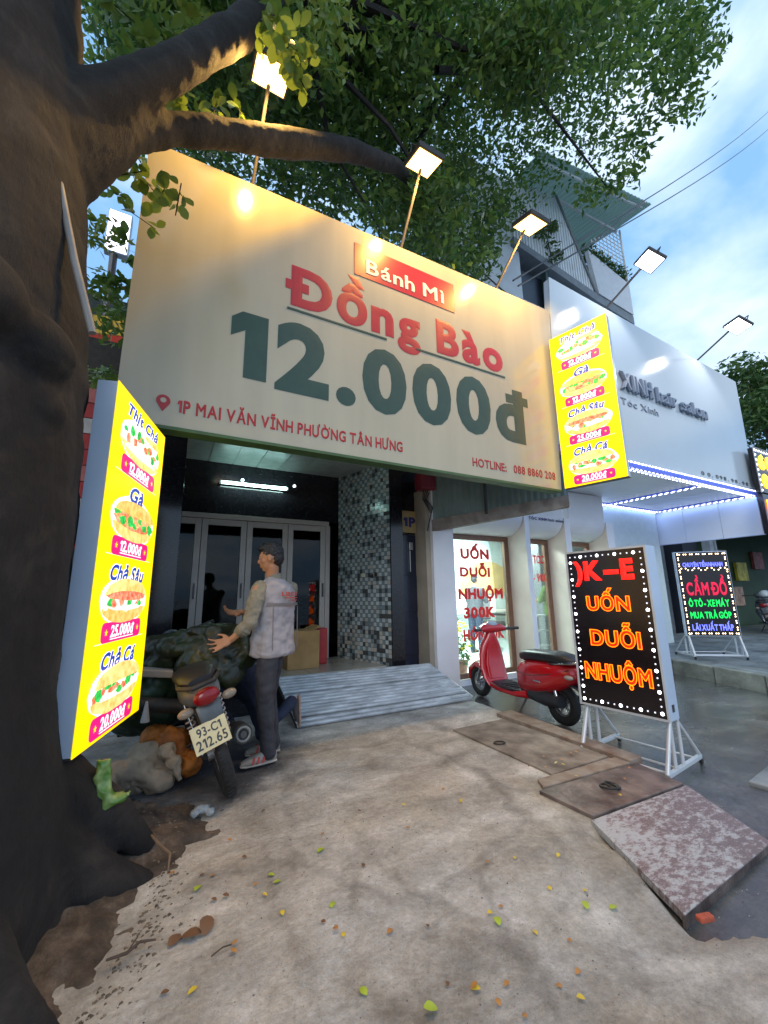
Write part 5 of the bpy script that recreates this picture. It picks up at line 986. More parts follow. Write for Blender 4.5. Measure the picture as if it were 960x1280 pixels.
# clump centres of the crown (x, y, z, radius, density)
CL = [(-1.51, 6.73, 11.9, 0.57, 0.6), (-1.41, 6.29, 11.2, 0.53, 0.6), (-0.86, 3.81, 6.87, 0.32, 0.6), (-0.97, 4.25, 7.52, 0.35, 0.6), (-0.9, 4.53, 7.8, 0.38, 1), (-0.96, 4.85, 8.25, 0.4, 1), (-1.51, 6.98, 10.5, 0.56, 0.6), (-1.53, 7.07, 10.63, 0.57, 0.6), (-0.76, 4.16, 6.38, 0.34, 0.6), (-1.33, 7.23, 10.16, 0.58, 0.6), (-0.77, 4.38, 6.41, 0.35, 0.6), (-1.02, 5.77, 8.06, 0.46, 0.6), (-1.5, 7.55, 9.67, 0.59, 0.6), (-1.35, 6.81, 8.84, 0.53, 0.6), (-1.11, 6.66, 12.79, 0.59, 1), (-0.58, 3.47, 7.25, 0.31, 1), (-0.83, 4.66, 9.17, 0.41, 1), (-0.67, 3.78, 7.67, 0.33, 1), (-1.31, 6.85, 11.63, 0.58, 1), (-0.9, 4.74, 8.43, 0.4, 1), (-0.91, 5.52, 9.35, 0.47, 1), (-0.92, 5.61, 9.48, 0.48, 1), (-0.8, 5.97, 9.59, 0.51, 1), (-0.6, 4.44, 7.46, 0.38, 1), (-0.69, 5.52, 8.49, 0.46, 1), (-0.61, 3.76, 5.71, 0.3, 1), (-0.86, 5.31, 7.56, 0.43, 1), (-0.56, 4.45, 8.82, 0.4, 1), (-0.41, 3.25, 6.78, 0.29, 1), (-0.42, 3.96, 7.59, 0.35, 1), (-0.42, 4.02, 7.68, 0.36, 1), (-0.43, 3.62, 6.73, 0.32, 1), (-0.53, 4.44, 7.97, 0.39, 1), (-0.3, 3.84, 6.81, 0.34, 1), (-0.44, 5.53, 9.25, 0.49, 1), (-0.26, 3.71, 6.29, 0.32, 1), (-0.27, 3.96, 6.62, 0.34, 1), (-0.28, 4.36, 6.64, 0.37, 0.6), (-0.36, 5.68, 8.27, 0.48, 0.6), (-0.54, 6.31, 12.72, 0.59, 1), (-0.53, 6.19, 12.5, 0.58, 1), (-0.17, 5.68, 11.63, 0.54, 1), (-0.14, 4.65, 9.76, 0.45, 1), (-0.19, 3.32, 6.82, 0.31, 1), (-0.24, 4.05, 8.05, 0.37, 1), (-0.13, 5.38, 10.02, 0.5, 1), (-0.14, 6.06, 11.12, 0.56, 1), (-0.05, 5.65, 9.68, 0.52, 1), (-0.04, 4.14, 7.43, 0.38, 1), (-0.1, 6.44, 10.2, 0.58, 1), (-0.07, 4.37, 7.33, 0.39, 1), (-0.18, 6.07, 8.89, 0.53, 0.6), (-0.12, 3.99, 6.27, 0.35, 0.6), (-0.01, 4.38, 9.75, 0.43, 1), (-0.01, 2.9, 6.88, 0.29, 1), (-0.03, 3.16, 7.12, 0.31, 1), (-0.06, 5.67, 11.77, 0.55, 1), (0.0, 4.02, 8.16, 0.38, 1), (0.0, 5.1, 10.01, 0.48, 1), (0.14, 4.05, 7.95, 0.39, 1), (0.17, 4.79, 9.16, 0.46, 1), (0.18, 3.61, 6.86, 0.34, 1), (0.25, 5.0, 9.03, 0.47, 1), (0.3, 5.12, 8.72, 0.48, 1), (0.25, 4.29, 7.51, 0.4, 1), (0.27, 5.5, 8.54, 0.5, 0.6), (0.2, 3.98, 6.52, 0.36, 0.6), (0.36, 5.5, 12.16, 0.56, 1), (0.32, 4.83, 10.83, 0.49, 1), (0.5, 4.55, 10.04, 0.47, 1), (0.36, 3.21, 7.46, 0.33, 1), (0.36, 3.1, 7.05, 0.32, 1), (0.39, 3.34, 7.5, 0.34, 1), (0.44, 5.64, 10.52, 0.55, 1), (0.43, 5.61, 10.48, 0.54, 1), (0.42, 3.0, 6.09, 0.3, 1), (0.63, 4.49, 8.48, 0.44, 1), (0.76, 5.92, 10.33, 0.57, 1), (0.51, 3.97, 7.35, 0.39, 1), (0.94, 4.82, 11.16, 0.52, 1), (0.81, 4.13, 9.75, 0.44, 1), (0.58, 3.18, 7.19, 0.33, 1), (0.9, 4.95, 10.51, 0.52, 1), (1.05, 4.86, 9.97, 0.51, 1), (0.76, 3.52, 7.57, 0.37, 1), (0.61, 3.56, 7.07, 0.36, 1), (0.99, 5.79, 10.71, 0.58, 1), (1.01, 5.55, 9.7, 0.55, 1), (0.68, 3.72, 6.91, 0.37, 1), (0.74, 4.12, 7.32, 0.4, 0.6), (0.72, 4.05, 7.21, 0.4, 0.6), (0.92, 3.2, 7.85, 0.36, 1), (1.32, 4.55, 10.65, 0.51, 1), (0.95, 3.3, 7.62, 0.36, 1), (0.96, 3.34, 7.71, 0.37, 1), (1.34, 5.32, 10.85, 0.56, 1), (1.32, 5.22, 10.67, 0.55, 1), (0.78, 2.97, 6.37, 0.31, 1), (1.37, 5.17, 10.16, 0.54, 1), (1.27, 4.78, 8.97, 0.49, 1), (1.0, 3.76, 7.32, 0.39, 1), (1.27, 4.56, 8.1, 0.47, 1), (1.11, 3.98, 7.22, 0.41, 1), (1.4, 4.84, 8.18, 0.49, 0.6), (1.59, 5.52, 9.15, 0.56, 0.6), (1.47, 4.22, 10.87, 0.49, 1), (0.95, 2.74, 7.5, 0.32, 1), (1.56, 4.25, 10.62, 0.49, 1), (1.08, 2.93, 7.72, 0.34, 1), (1.4, 3.66, 8.77, 0.42, 1), (2.13, 5.58, 12.71, 0.64, 1), (2.21, 5.74, 12.62, 0.65, 1), (1.38, 3.59, 8.36, 0.41, 1), (1.5, 4.18, 8.65, 0.46, 1), (1.4, 3.9, 8.16, 0.43, 1), (1.68, 4.68, 9.22, 0.51, 1), (1.5, 4.18, 8.38, 0.45, 1), (1.63, 4.14, 7.85, 0.45, 1), (1.77, 4.48, 8.38, 0.48, 1), (1.97, 4.86, 8.62, 0.52, 1), (1.67, 4.12, 7.49, 0.44, 1), (1.78, 4.47, 7.38, 0.47, 0.6), (1.87, 4.68, 7.66, 0.49, 0.6), (1.7, 3.36, 9.47, 0.42, 1), (1.71, 3.37, 9.5, 0.42, 1), (2.39, 5.09, 12.76, 0.62, 1), (2.31, 4.92, 12.37, 0.6, 1), (1.96, 4.03, 10.14, 0.49, 1), (1.71, 3.51, 8.99, 0.42, 1), (1.74, 3.63, 8.56, 0.43, 1), (1.8, 3.75, 8.81, 0.44, 1), (2.62, 5.21, 11.45, 0.61, 1), (2.73, 5.44, 11.9, 0.64, 1), (2.39, 4.63, 9.58, 0.54, 1), (2.43, 4.71, 9.73, 0.54, 1), (2.52, 5.18, 9.52, 0.58, 1), (2.0, 4.1, 7.8, 0.46, 1), (2.51, 4.95, 8.86, 0.55, 1), (2.68, 5.3, 9.4, 0.59, 1), (2.34, 5.39, 8.54, 0.57, 0.6), (2.12, 4.89, 7.87, 0.52, 0.6), (2.98, 4.91, 13.62, 0.64, 1), (1.89, 3.12, 9.11, 0.41, 1), (1.84, 2.93, 8.37, 0.38, 1), (2.31, 3.66, 10.16, 0.48, 1), (2.41, 4.23, 10.95, 0.53, 1), (2.96, 5.2, 13.16, 0.65, 1), (2.73, 4.75, 11.04, 0.58, 1), (1.91, 3.33, 8.11, 0.41, 1), (3.32, 5.3, 11.82, 0.65, 1), (2.99, 4.77, 10.76, 0.59, 1), (3.12, 5.1, 10.82, 0.61, 1), (3.32, 5.42, 11.42, 0.65, 1), (3.13, 5.04, 10.04, 0.6, 1), (2.69, 4.33, 8.81, 0.51, 1), (2.05, 3.74, 7.28, 0.43, 1), (2.87, 5.21, 8.79, 0.58, 1), (2.62, 4.76, 8.14, 0.53, 1), (2.38, 4.16, 6.78, 0.46, 0.6), (2.63, 4.6, 7.37, 0.51, 0.6), (2.29, 3.81, 6.03, 0.42, 0.6), (3.5, 5.83, 8.56, 0.64, 0.6), (3.09, 4.55, 12.78, 0.61, 1), (2.08, 3.07, 9.02, 0.41, 1), (2.33, 3.22, 9.05, 0.43, 1), (2.27, 3.13, 8.83, 0.42, 1), (2.04, 2.86, 7.73, 0.37, 1), (2.18, 3.06, 8.17, 0.4, 1), (2.07, 3.05, 7.5, 0.38, 1), (2.01, 2.95, 7.31, 0.37, 1), (3.29, 4.66, 10.29, 0.58, 1), (3.77, 5.42, 11.0, 0.66, 1), (2.88, 4.27, 8.45, 0.51, 1), (2.34, 3.47, 7.1, 0.42, 1), (3.7, 5.17, 8.72, 0.61, 1), (3.1, 4.32, 7.5, 0.51, 1), (2.78, 3.8, 6.3, 0.44, 1), (2.81, 3.84, 6.36, 0.45, 1), (3.41, 3.73, 11.81, 0.55, 1), (2.28, 2.49, 8.31, 0.37, 1), (2.44, 2.95, 9.21, 0.42, 1), (2.2, 2.66, 8.42, 0.38, 1), (3.83, 4.69, 12.72, 0.64, 1), (2.54, 3.11, 8.86, 0.43, 1), (4.04, 4.36, 11.75, 0.61, 1), (4.27, 4.61, 12.35, 0.65, 1), (3.03, 3.32, 8.87, 0.46, 1), (3.65, 3.99, 10.42, 0.55, 1), (3.04, 3.36, 8.41, 0.46, 1), (4.19, 4.63, 11.12, 0.63, 1), (2.93, 3.68, 8.13, 0.47, 1), (3.6, 4.52, 9.7, 0.57, 1), (4.04, 4.58, 9.56, 0.59, 1), (4.03, 4.56, 9.53, 0.59, 1), (4.45, 5.17, 9.65, 0.65, 1), (3.27, 3.79, 7.41, 0.48, 1), (4.02, 4.96, 8.7, 0.61, 1), (3.41, 4.21, 7.57, 0.51, 1), (3.89, 4.93, 8.02, 0.59, 1), (3.65, 4.63, 7.61, 0.55, 1), (3.59, 4.34, 6.68, 0.51, 0.6), (2.87, 3.47, 5.59, 0.41, 0.6), (3.92, 3.71, 12.4, 0.57, 1), (2.69, 2.55, 8.92, 0.39, 1), (3.81, 3.77, 11.69, 0.56, 1), (4.3, 4.26, 13.04, 0.64, 1), (4.62, 4.23, 12.78, 0.64, 1), (4.26, 3.9, 11.87, 0.59, 1), (2.68, 2.67, 7.9, 0.39, 1), (3.38, 3.37, 9.64, 0.49, 1), (3.98, 3.69, 10.19, 0.54, 1), (2.94, 2.72, 7.84, 0.4, 1), (3.84, 4.08, 9.17, 0.55, 1), (3.87, 4.11, 8.5, 0.54, 1), (4.06, 4.25, 8.28, 0.55, 1), (4.47, 4.69, 9.01, 0.61, 1), (5.11, 5.17, 8.9, 0.66, 1), (3.78, 4.2, 6.42, 0.51, 0.6), (4.6, 3.59, 12.94, 0.6, 1), (4.86, 3.8, 13.61, 0.63, 1), (3.8, 3.13, 10.64, 0.5, 1), (3.02, 2.48, 8.7, 0.4, 1), (4.89, 3.83, 12.26, 0.62, 1), (3.4, 2.66, 8.9, 0.43, 1), (4.61, 3.8, 11.34, 0.59, 1), (3.03, 2.51, 7.9, 0.39, 1), (3.0, 2.58, 7.54, 0.39, 1), (4.16, 3.57, 9.96, 0.54, 1), (4.56, 3.78, 9.99, 0.56, 1), (4.45, 3.69, 9.79, 0.55, 1), (5.25, 4.71, 11.13, 0.67, 1), (5.34, 4.52, 9.36, 0.63, 1), (5.63, 4.77, 9.8, 0.67, 1), (4.4, 3.93, 7.51, 0.29, 0.6), (4.1, 3.66, 7.08, 0.27, 0.6), (3.94, 2.5, 10.02, 0.45, 1), (5.66, 3.59, 13.85, 0.65, 1), (4.81, 3.42, 12.43, 0.59, 1), (3.73, 2.65, 9.92, 0.46, 1), (3.2, 2.23, 7.97, 0.38, 1), (5.05, 3.52, 11.85, 0.59, 1), (3.95, 2.89, 9.32, 0.47, 1), (4.99, 3.64, 11.42, 0.59, 1), (3.47, 2.42, 7.75, 0.4, 1), (4.0, 2.79, 8.74, 0.46, 1), (3.54, 2.62, 7.72, 0.41, 1), (5.16, 3.81, 10.68, 0.6, 1), (5.94, 4.35, 10.76, 0.67, 1), (5.65, 4.14, 10.31, 0.64, 1), (5.59, 4.29, 9.35, 0.63, 1), (5.33, 3.29, 12.66, 0.6, 1), (4.5, 2.78, 10.88, 0.51, 1), (6.35, 3.59, 13.06, 0.67, 1), (3.58, 2.02, 7.89, 0.38, 1), (4.51, 2.84, 9.92, 0.5, 1), (4.25, 2.68, 9.41, 0.47, 1), (3.57, 2.35, 7.63, 0.39, 1), (4.18, 2.75, 8.72, 0.46, 1), (5.14, 3.5, 9.42, 0.56, 1), (5.28, 3.59, 9.63, 0.57, 1), (6.09, 3.97, 9.14, 0.34, 0.6), (6.13, 2.95, 13.11, 0.62, 1), (5.48, 2.64, 11.86, 0.55, 1), (4.11, 2.08, 9.06, 0.42, 1), (4.14, 2.1, 9.13, 0.42, 1), (5.39, 2.72, 10.61, 0.53, 1), (4.96, 2.5, 9.86, 0.49, 1), (6.09, 3.25, 11.72, 0.61, 1), (5.01, 2.67, 9.87, 0.5, 1), (4.79, 2.41, 8.85, 0.46, 1), (5.45, 2.74, 9.9, 0.53, 1), (6.29, 3.5, 10.65, 0.62, 1), (6.61, 3.68, 11.13, 0.65, 1), (6.65, 3.78, 10.22, 0.65, 1), (5.03, 1.99, 10.15, 0.46, 1), (5.28, 2.09, 10.59, 0.49, 1), (4.63, 2.02, 9.63, 0.44, 1), (7.0, 3.05, 13.91, 0.67, 1), (4.45, 2.05, 8.95, 0.43, 1), (4.06, 1.87, 8.28, 0.39, 1), (6.74, 3.04, 11.77, 0.62, 1), (6.05, 2.73, 10.69, 0.56, 1), (4.97, 2.18, 8.72, 0.45, 1), (7.29, 3.2, 12.2, 0.66, 1), (7.26, 3.46, 11.06, 0.66, 1), (7.29, 3.78, 10.27, 0.67, 0.45), (5.09, 1.84, 9.91, 0.45, 1), (4.57, 1.65, 9.03, 0.4, 1), (5.28, 1.99, 10.22, 0.47, 1), (7.21, 2.72, 13.52, 0.65, 1), (7.32, 2.88, 13.09, 0.65, 1), (7.52, 2.95, 13.41, 0.67, 1), (5.6, 2.02, 9.4, 0.47, 1), (7.77, 2.8, 12.57, 0.66, 1), (5.35, 2.14, 8.66, 0.46, 1), (4.3, 1.72, 7.21, 0.37, 1), (7.07, 2.04, 12.3, 0.58, 1), (6.46, 1.87, 11.35, 0.53, 1), (6.52, 1.91, 11.33, 0.53, 1), (6.15, 1.8, 10.75, 0.5, 1), (5.57, 1.86, 9.51, 0.46, 1), (6.25, 2.09, 10.52, 0.52, 1), (5.79, 1.93, 9.4, 0.48, 1), (6.7, 2.23, 10.68, 0.55, 1), (7.99, 2.58, 11.27, 0.35, 1), (7.88, 2.55, 11.14, 0.34, 1), (6.47, 1.75, 10.0, 0.28, 1), (8.22, 2.22, 12.37, 0.35, 1), (6.01, 1.62, 9.07, 0.25, 1), (6.84, 1.85, 10.15, 0.29, 1), (7.37, 2.15, 10.45, 0.31, 1), (8.26, 2.42, 11.57, 0.35, 1), (2.83, 5.01, 8.03, 0.41, 1.0), (2.5, 3.41, 6.09, 0.36, 1.0), (4.74, 4.45, 7.29, 0.17, 1.0), (1.87, 4.98, 7.3, 0.37, 1.0), (-0.33, 5.33, 7.63, 0.41, 1.0), (3.66, 4.8, 7.01, 0.32, 1.0), (2.05, 3.69, 5.63, 0.4, 1.0), (0.7, 6.49, 9.04, 0.4, 1.0), (0.93, 5.22, 8.43, 0.38, 1.0), (0.54, 5.72, 9.06, 0.42, 1.0), (3.66, 3.78, 5.95, 0.32, 1.0), (0.27, 5.16, 7.26, 0.37, 1.0), (-0.41, 5.41, 8.24, 0.34, 1.0), (3.24, 3.82, 6.2, 0.36, 1.0), (3.55, 5.28, 7.43, 0.3, 1.0), (2.53, 3.39, 5.98, 0.39, 1.0), (1.05, 4.06, 6.48, 0.31, 1.0), (0.34, 4.71, 7.69, 0.39, 1.0), (3.75, 3.57, 6.43, 0.34, 1.0), (1.74, 3.95, 6.59, 0.39, 1.0), (2.74, 3.34, 5.94, 0.41, 1.0), (0.01, 5.92, 8.49, 0.41, 1.0), (1.18, 5.13, 8.29, 0.34, 1.0), (0.92, 4.34, 6.43, 0.32, 1.0), (2.45, 3.72, 6.57, 0.31, 1.0), (2.35, 4.45, 7.35, 0.35, 1.0), (-0.17, 4.58, 7.42, 0.36, 1.0), (3.96, 4.53, 6.66, 0.41, 1.0), (2.16, 3.76, 6.38, 0.35, 1.0), (0.23, 5.0, 7.94, 0.35, 1.0), (1.87, 4.73, 7.57, 0.33, 1.0), (1.45, 4.8, 6.95, 0.42, 1.0), (0.0, 6.32, 8.9, 0.4, 1.0), (1.41, 5.57, 8.72, 0.38, 1.0), (2.58, 4.15, 6.9, 0.38, 1.0), (1.01, 5.81, 8.59, 0.38, 1.0), (0.99, 5.44, 8.72, 0.37, 1.0), (-0.35, 5.21, 7.85, 0.38, 1.0), (1.86, 5.09, 8.15, 0.4, 1.0), (1.34, 5.56, 8.5, 0.4, 1.0), (1.39, 5.78, 9.07, 0.38, 1.0), (0.39, 6.37, 9.76, 0.36, 1.0), (4.85, 4.01, 10.47, 0.38, 1.0), (5.15, 3.55, 10.6, 0.41, 1.0), (4.28, 4.07, 9.92, 0.46, 1.0), (0.82, 4.96, 10.78, 0.45, 1.0), (2.07, 5.19, 10.19, 0.36, 1.0), (2.39, 3.02, 8.64, 0.37, 1.0), (1.95, 3.65, 9.45, 0.36, 1.0), (3.29, 4.26, 10.97, 0.44, 1.0), (1.54, 3.65, 7.01, 0.41, 1.0), (1.74, 3.65, 8.55, 0.47, 1.0), (2.72, 4.35, 11.99, 0.36, 1.0), (3.65, 3.95, 10.94, 0.49, 1.0), (5.7, 3.58, 11.77, 0.45, 1.0), (2.7, 4.38, 11.59, 0.43, 1.0), (6.05, 3.15, 9.2, 0.4, 1.0), (4.13, 2.12, 9.37, 0.43, 1.0), (4.07, 3.73, 11.75, 0.48, 1.0), (2.29, 3.69, 9.02, 0.39, 1.0), (7.03, 3.27, 12.58, 0.49, 1.0), (4.67, 4.51, 13.13, 0.42, 1.0), (3.56, 5.17, 12.96, 0.42, 1.0), (1.79, 3.67, 8.44, 0.44, 1.0), (3.41, 4.64, 12.06, 0.47, 1.0), (0.76, 4.72, 9.03, 0.49, 1.0), (4.11, 2.72, 9.63, 0.37, 1.0), (6.05, 2.69, 11.16, 0.42, 1.0), (4.58, 4.11, 10.89, 0.37, 1.0), (4.66, 3.24, 10.8, 0.4, 1.0), (2.25, 4.48, 9.88, 0.4, 1.0), (3.47, 2.56, 7.77, 0.39, 1.0), (3.82, 5.2, 10.52, 0.43, 1.0), (0.89, 5.26, 9.08, 0.44, 1.0), (4.35, 3.46, 9.65, 0.49, 1.0), (3.2, 5.03, 12.09, 0.38, 1.0), (1.83, 3.66, 7.42, 0.48, 1.0), (3.8, 3.05, 9.28, 0.47, 1.0), (5.24, 2.66, 10.95, 0.43, 1.0), (2.67, 3.21, 8.9, 0.44, 1.0), (4.12, 2.51, 9.87, 0.47, 1.0), (3.64, 2.47, 7.57, 0.46, 1.0), (6.45, 3.24, 9.47, 0.36, 1.0), (5.35, 3.13, 11.58, 0.49, 1.0), (3.84, 2.88, 10.04, 0.49, 1.0), (1.5, 4.79, 9.45, 0.37, 1.0), (3.05, 2.73, 9.3, 0.41, 1.0), (1.09, 5.14, 11.76, 0.46, 1.0), (4.96, 2.67, 10.73, 0.4, 1.0), (4.68, 4.56, 12.15, 0.41, 1.0), (0.91, 4.35, 8.09, 0.44, 1.0), (3.53, 4.31, 9.2, 0.44, 1.0), (6.82, 2.06, 8.9, 0.14, 0.8), (6.58, 2.15, 9.09, 0.26, 0.8), (6.34, 2.24, 9.28, 0.26, 0.8), (6.97, 1.78, 9.78, 0.26, 0.8), (7.14, 1.69, 9.77, 0.14, 0.8), (6.74, 1.88, 9.91, 0.26, 0.8), (6.07, 2.59, 8.41, 0.26, 0.8), (6.01, 2.78, 7.72, 0.26, 0.8), (5.69, 2.99, 7.6, 0.26, 0.8), (5.48, 3.14, 7.41, 0.14, 0.8), (4.24, 3.83, 7.37, 0.26, 0.8), (4.15, 3.95, 7.05, 0.26, 0.8), (4.06, 4.06, 6.8, 0.26, 0.8), (3.97, 4.17, 6.55, 0.26, 0.8), (3.63, 4.35, 6.56, 0.26, 0.8), (6.6, 1.61, 9.78, 0.22, 1.0), (8.16, 1.92, 11.07, 0.22, 1.0), (6.41, 1.71, 8.97, 0.22, 1.0), (7.14, 2.11, 10.44, 0.22, 1.0), (6.2, 1.81, 8.65, 0.22, 1.0), (6.35, 2.03, 8.75, 0.22, 1.0), (7.97, 2.33, 10.04, 0.22, 1.0), (6.2, 2.12, 8.38, 0.22, 1.0), (6.65, 2.56, 9.1, 0.22, 1.0), (6.28, 2.61, 8.24, 0.22, 1.0), (6.13, 2.75, 7.91, 0.22, 1.0), (5.92, 2.99, 7.73, 0.22, 1.0), (5.2, 2.91, 7.17, 0.22, 1.0), (6.73, 2.87, 9.19, 0.22, 1.0), (5.37, 2.53, 7.58, 0.22, 1.0), (6.28, 1.78, 9.87, 0.22, 1.0), (5.75, 1.87, 8.91, 0.22, 1.0), (6.1, 2.16, 8.98, 0.22, 1.0)]
LEAVES = [(0.53, 2.12, 'g'), (0.54, 2.05, 'g'), (0.5, 1.99, 'y'), (0.53, 1.85, 'y'), (0.73, 1.82, 'g'), (0.7, 1.64, 'y'), (0.67, 1.44, 'g'), (0.85, 1.26, 'g'), (0.98, 1.26, 'o'), (0.18, 1.68, 'y'), (0.13, 1.72, 'b'), (0.17, 1.96, 'B'), (0.25, 1.9, 'B'), (0.36, 2.07, 'b'), (0.34, 1.76, 'o'), (0.33, 1.81, 'o'), (0.65, 1.75, 'b'), (0.85, 1.58, 'o'), (0.7, 1.52, 'b'), (0.43, 2.49, 'o'), (1.13, 2.4, 'b'), (0.86, 2.31, 'o'), (0.48, 2.09, 'o'), (0.47, 2.3, 'b'), (0.37, 2.35, 'b'), (1.38, 2.33, 'y'), (1.72, 2.21, 'y'), (1.73, 2.4, 'o'), (1.49, 2.21, 'b'), (1.29, 2.12, 'o'), (1.01, 2.08, 'b'), (0.94, 1.98, 'b'), (0.26, 2.2, 'g'), (0.14, 2.36, 'o'), (0.26, 2.27, 'b'), (0.68, 1.7, 'o'), (0.95, 1.67, 'b'), (1.01, 1.55, 'b'), (0.93, 1.32, 'b'), (0.49, 1.66, 'b'), (0.63, 2.72, 'b'), (0.54, 2.94, 'b'), (0.92, 2.88, 'b'), (0.78, 2.16, 'g'), (1.72, 2.22, 'y'), (1.31, 1.48, 'o'), (1.27, 1.47, 'y'), (1.24, 1.4, 'g'), (1.34, 1.33, 'y'), (1.58, 1.44, 'y'), (1.62, 1.3, 'g'), (1.75, 1.26, 'g'), (1.72, 1.38, 'y'), (1.6, 1.67, 'y'), (1.46, 1.72, 'o'), (0.98, 1.26, 'y'), (1.08, 1.21, 'o'), (1.02, 1.17, 'o'), (1.32, 1.13, 'o'), (1.42, 1.22, 'o'), (1.24, 1.12, 'o'), (1.27, 1.06, 'y'), (1.06, 1.12, 'o'), (1.3, 1.24, 'b'), (1.79, 1.58, 'y'), (2.97, 2.33, 'o'), (2.9, 2.34, 'o'), (2.67, 2.4, 'o'), (2.64, 2.28, 'y'), (2.73, 2.3, 'o'), (2.53, 2.28, 'o'), (2.68, 2.22, 'y'), (2.57, 2.03, 'y'), (2.8, 1.85, 'o'), (2.57, 1.76, 'y'), (3.01, 1.94, 'o'), (2.43, 2.34, 'b'), (0.33, 3.17, 'b'), (0.3, 2.24, 'o'), (0.17, 1.94, 'B'), (-0.09, 2.9, 'B'), (-0.12, 2.22, 'b'), (0.31, 2.07, 'b')]
SP = [(-0.32, 2.87, 4.16), (-0.21, 2.83, 4.13), (-0.11, 2.73, 4.06), (-0.4, 2.9, 4.24), (-0.51, 2.93, 4.39), (-0.44, 2.88, 4.41), (-0.54, 3.76, 4.37), (-0.43, 3.74, 4.23), (-0.54, 3.84, 4.03), (-0.46, 3.91, 4.03), (-0.46, 3.98, 3.74), (0.39, 2.01, 4.7), (0.45, 1.96, 4.8), (0.53, 1.95, 4.65), (0.31, 2.2, 5.08), (0.38, 2.14, 5.19), (0.51, 2.07, 4.68), (-0.56, 2.82, 5.48), (-0.41, 2.78, 5.31), (-0.24, 2.96, 5.14), (-0.18, 2.85, 5.45), (-0.09, 2.56, 5.48), (0.08, 2.98, 5.31), (0.26, 2.89, 5.24), (-0.3, 3.03, 3.97), (-0.71, 3.94, 4.99), (-0.52, 3.11, 5.14)]
# ------------------------------------------------------------------ the big tree
def bark_mat(name):
    m = bpy.data.materials.new(name); m.use_nodes = True; n = m.node_tree; L = n.links.new; b = n.nodes['Principled BSDF']
    t = n.nodes.new('ShaderNodeTexCoord')
    def nz(sc, vec=None, d=8, r=0.65, di=0.0):
        z = n.nodes.new('ShaderNodeTexNoise'); z.inputs['Scale'].default_value = sc; z.inputs['Detail'].default_value = d; z.inputs['Roughness'].default_value = r; z.inputs['Distortion'].default_value = di
        L(vec if vec else t.outputs['Object'], z.inputs['Vector']); return z.outputs['Fac']
    mp = n.nodes.new('ShaderNodeMapping'); mp.inputs['Scale'].default_value = (1, 1, 0.25); L(t.outputs['Object'], mp.inputs[0])
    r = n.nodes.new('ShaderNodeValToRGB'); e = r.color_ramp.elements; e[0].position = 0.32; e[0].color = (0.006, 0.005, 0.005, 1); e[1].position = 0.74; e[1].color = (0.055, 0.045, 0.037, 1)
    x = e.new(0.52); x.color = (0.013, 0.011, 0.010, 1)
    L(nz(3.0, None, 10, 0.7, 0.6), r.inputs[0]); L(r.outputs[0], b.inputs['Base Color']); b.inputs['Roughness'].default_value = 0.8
    ad = n.nodes.new('ShaderNodeMath'); ad.operation = 'ADD'; L(nz(9, mp.outputs[0], 8, 0.7, 0.8), ad.inputs[0]); L(nz(38, mp.outputs[0], 12, 0.85), ad.inputs[1])
    bp = n.nodes.new('ShaderNodeBump'); bp.inputs['Strength'].default_value = 0.8; bp.inputs['Distance'].default_value = 0.025; L(ad.outputs[0], bp.inputs['Height']); L(bp.outputs[0], b.inputs['Normal'])
    return m
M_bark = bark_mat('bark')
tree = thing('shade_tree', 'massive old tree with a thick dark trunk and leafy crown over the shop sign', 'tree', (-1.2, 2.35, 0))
tk = MB(); c0 = (-1.22, 2.38)
tk.tube([(-1.22, 2.4, -0.2), (-1.22, 2.4, 0.25), (-1.22, 2.38, 0.9), (-1.2, 2.38, 1.6), (-1.2, 2.38, 2.4), (-1.17, 2.38, 3.2), (-1.15, 2.38, 4.0), (-1.15, 2.42, 4.9), (-1.25, 2.55, 6.5), (-1.4, 2.9, 9.0)],
        [1.05, 0.96, 0.84, 0.82, 0.78, 0.66, 0.54, 0.42, 0.34, 0.15], 28)
for a, l, r0, h in ((-70, 0.75, 0.20, 0.5), (-35, 0.85, 0.22, 0.5), (0, 0.80, 0.20, 0.55), (28, 0.95, 0.22, 0.6), (60, 0.8, 0.2, 0.5), (-100, .8, .22, .5), (-130, .6, .2, .5)):
    d = Vector((math.cos(R(a)), math.sin(R(a)), 0)); b0 = Vector((-1.22, 2.4, 0))
    tk.tube([b0 + d * 0.55 + Vector((0, 0, h + .25)), b0 + d * 0.78 + Vector((0, 0, h * 0.45)), b0 + d * (0.7 + l * 0.4) + Vector((0, 0, 0.06)), b0 + d * (0.75 + l * 0.75) + Vector((0, 0, -0.08))], [r0, r0 * 0.9, r0 * 0.65, 0.04], 10)
tk.tube([(-0.9, 2.3, 3.3), (-0.62, 2.3, 3.85), (-0.19, 2.34, 4.55), (0.17, 2.44, 5.35), (0.62, 2.62, 6.9), (1.3, 3.1, 8.8)], [0.26, 0.145, 0.115, 0.12, 0.10, 0.07], 16)
tk.tube([(-0.75, 2.4, 3.6), (-0.40, 2.46, 4.08), (-0.20, 2.56, 4.34), (0.04, 2.62, 4.55), (0.44, 2.73, 4.86), (0.82, 2.80, 5.14), (1.25, 2.86, 5.43), (1.9, 3.1, 5.9), (2.9, 3.9, 6.9)], [0.26, 0.125, 0.10, 0.105, 0.115, 0.11, 0.10, 0.08, 0.04], 14)
tk.tube([(-0.9, 2.5, 0.75), (-0.45, 2.56, 0.42), (-0.15, 2.56, 0.24), (0.05, 2.6, 0.02)], [0.3, 0.2, 0.12, 0.05], 12)
tk.ell((-0.62, 2.05, 2.28), (0.22, 0.20, 0.16)).ell((-0.55, 2.12, 2.05), (0.13, 0.16, 0.12)).ell((-0.75, 1.85, 2.35), (0.22, 0.2, 0.2))
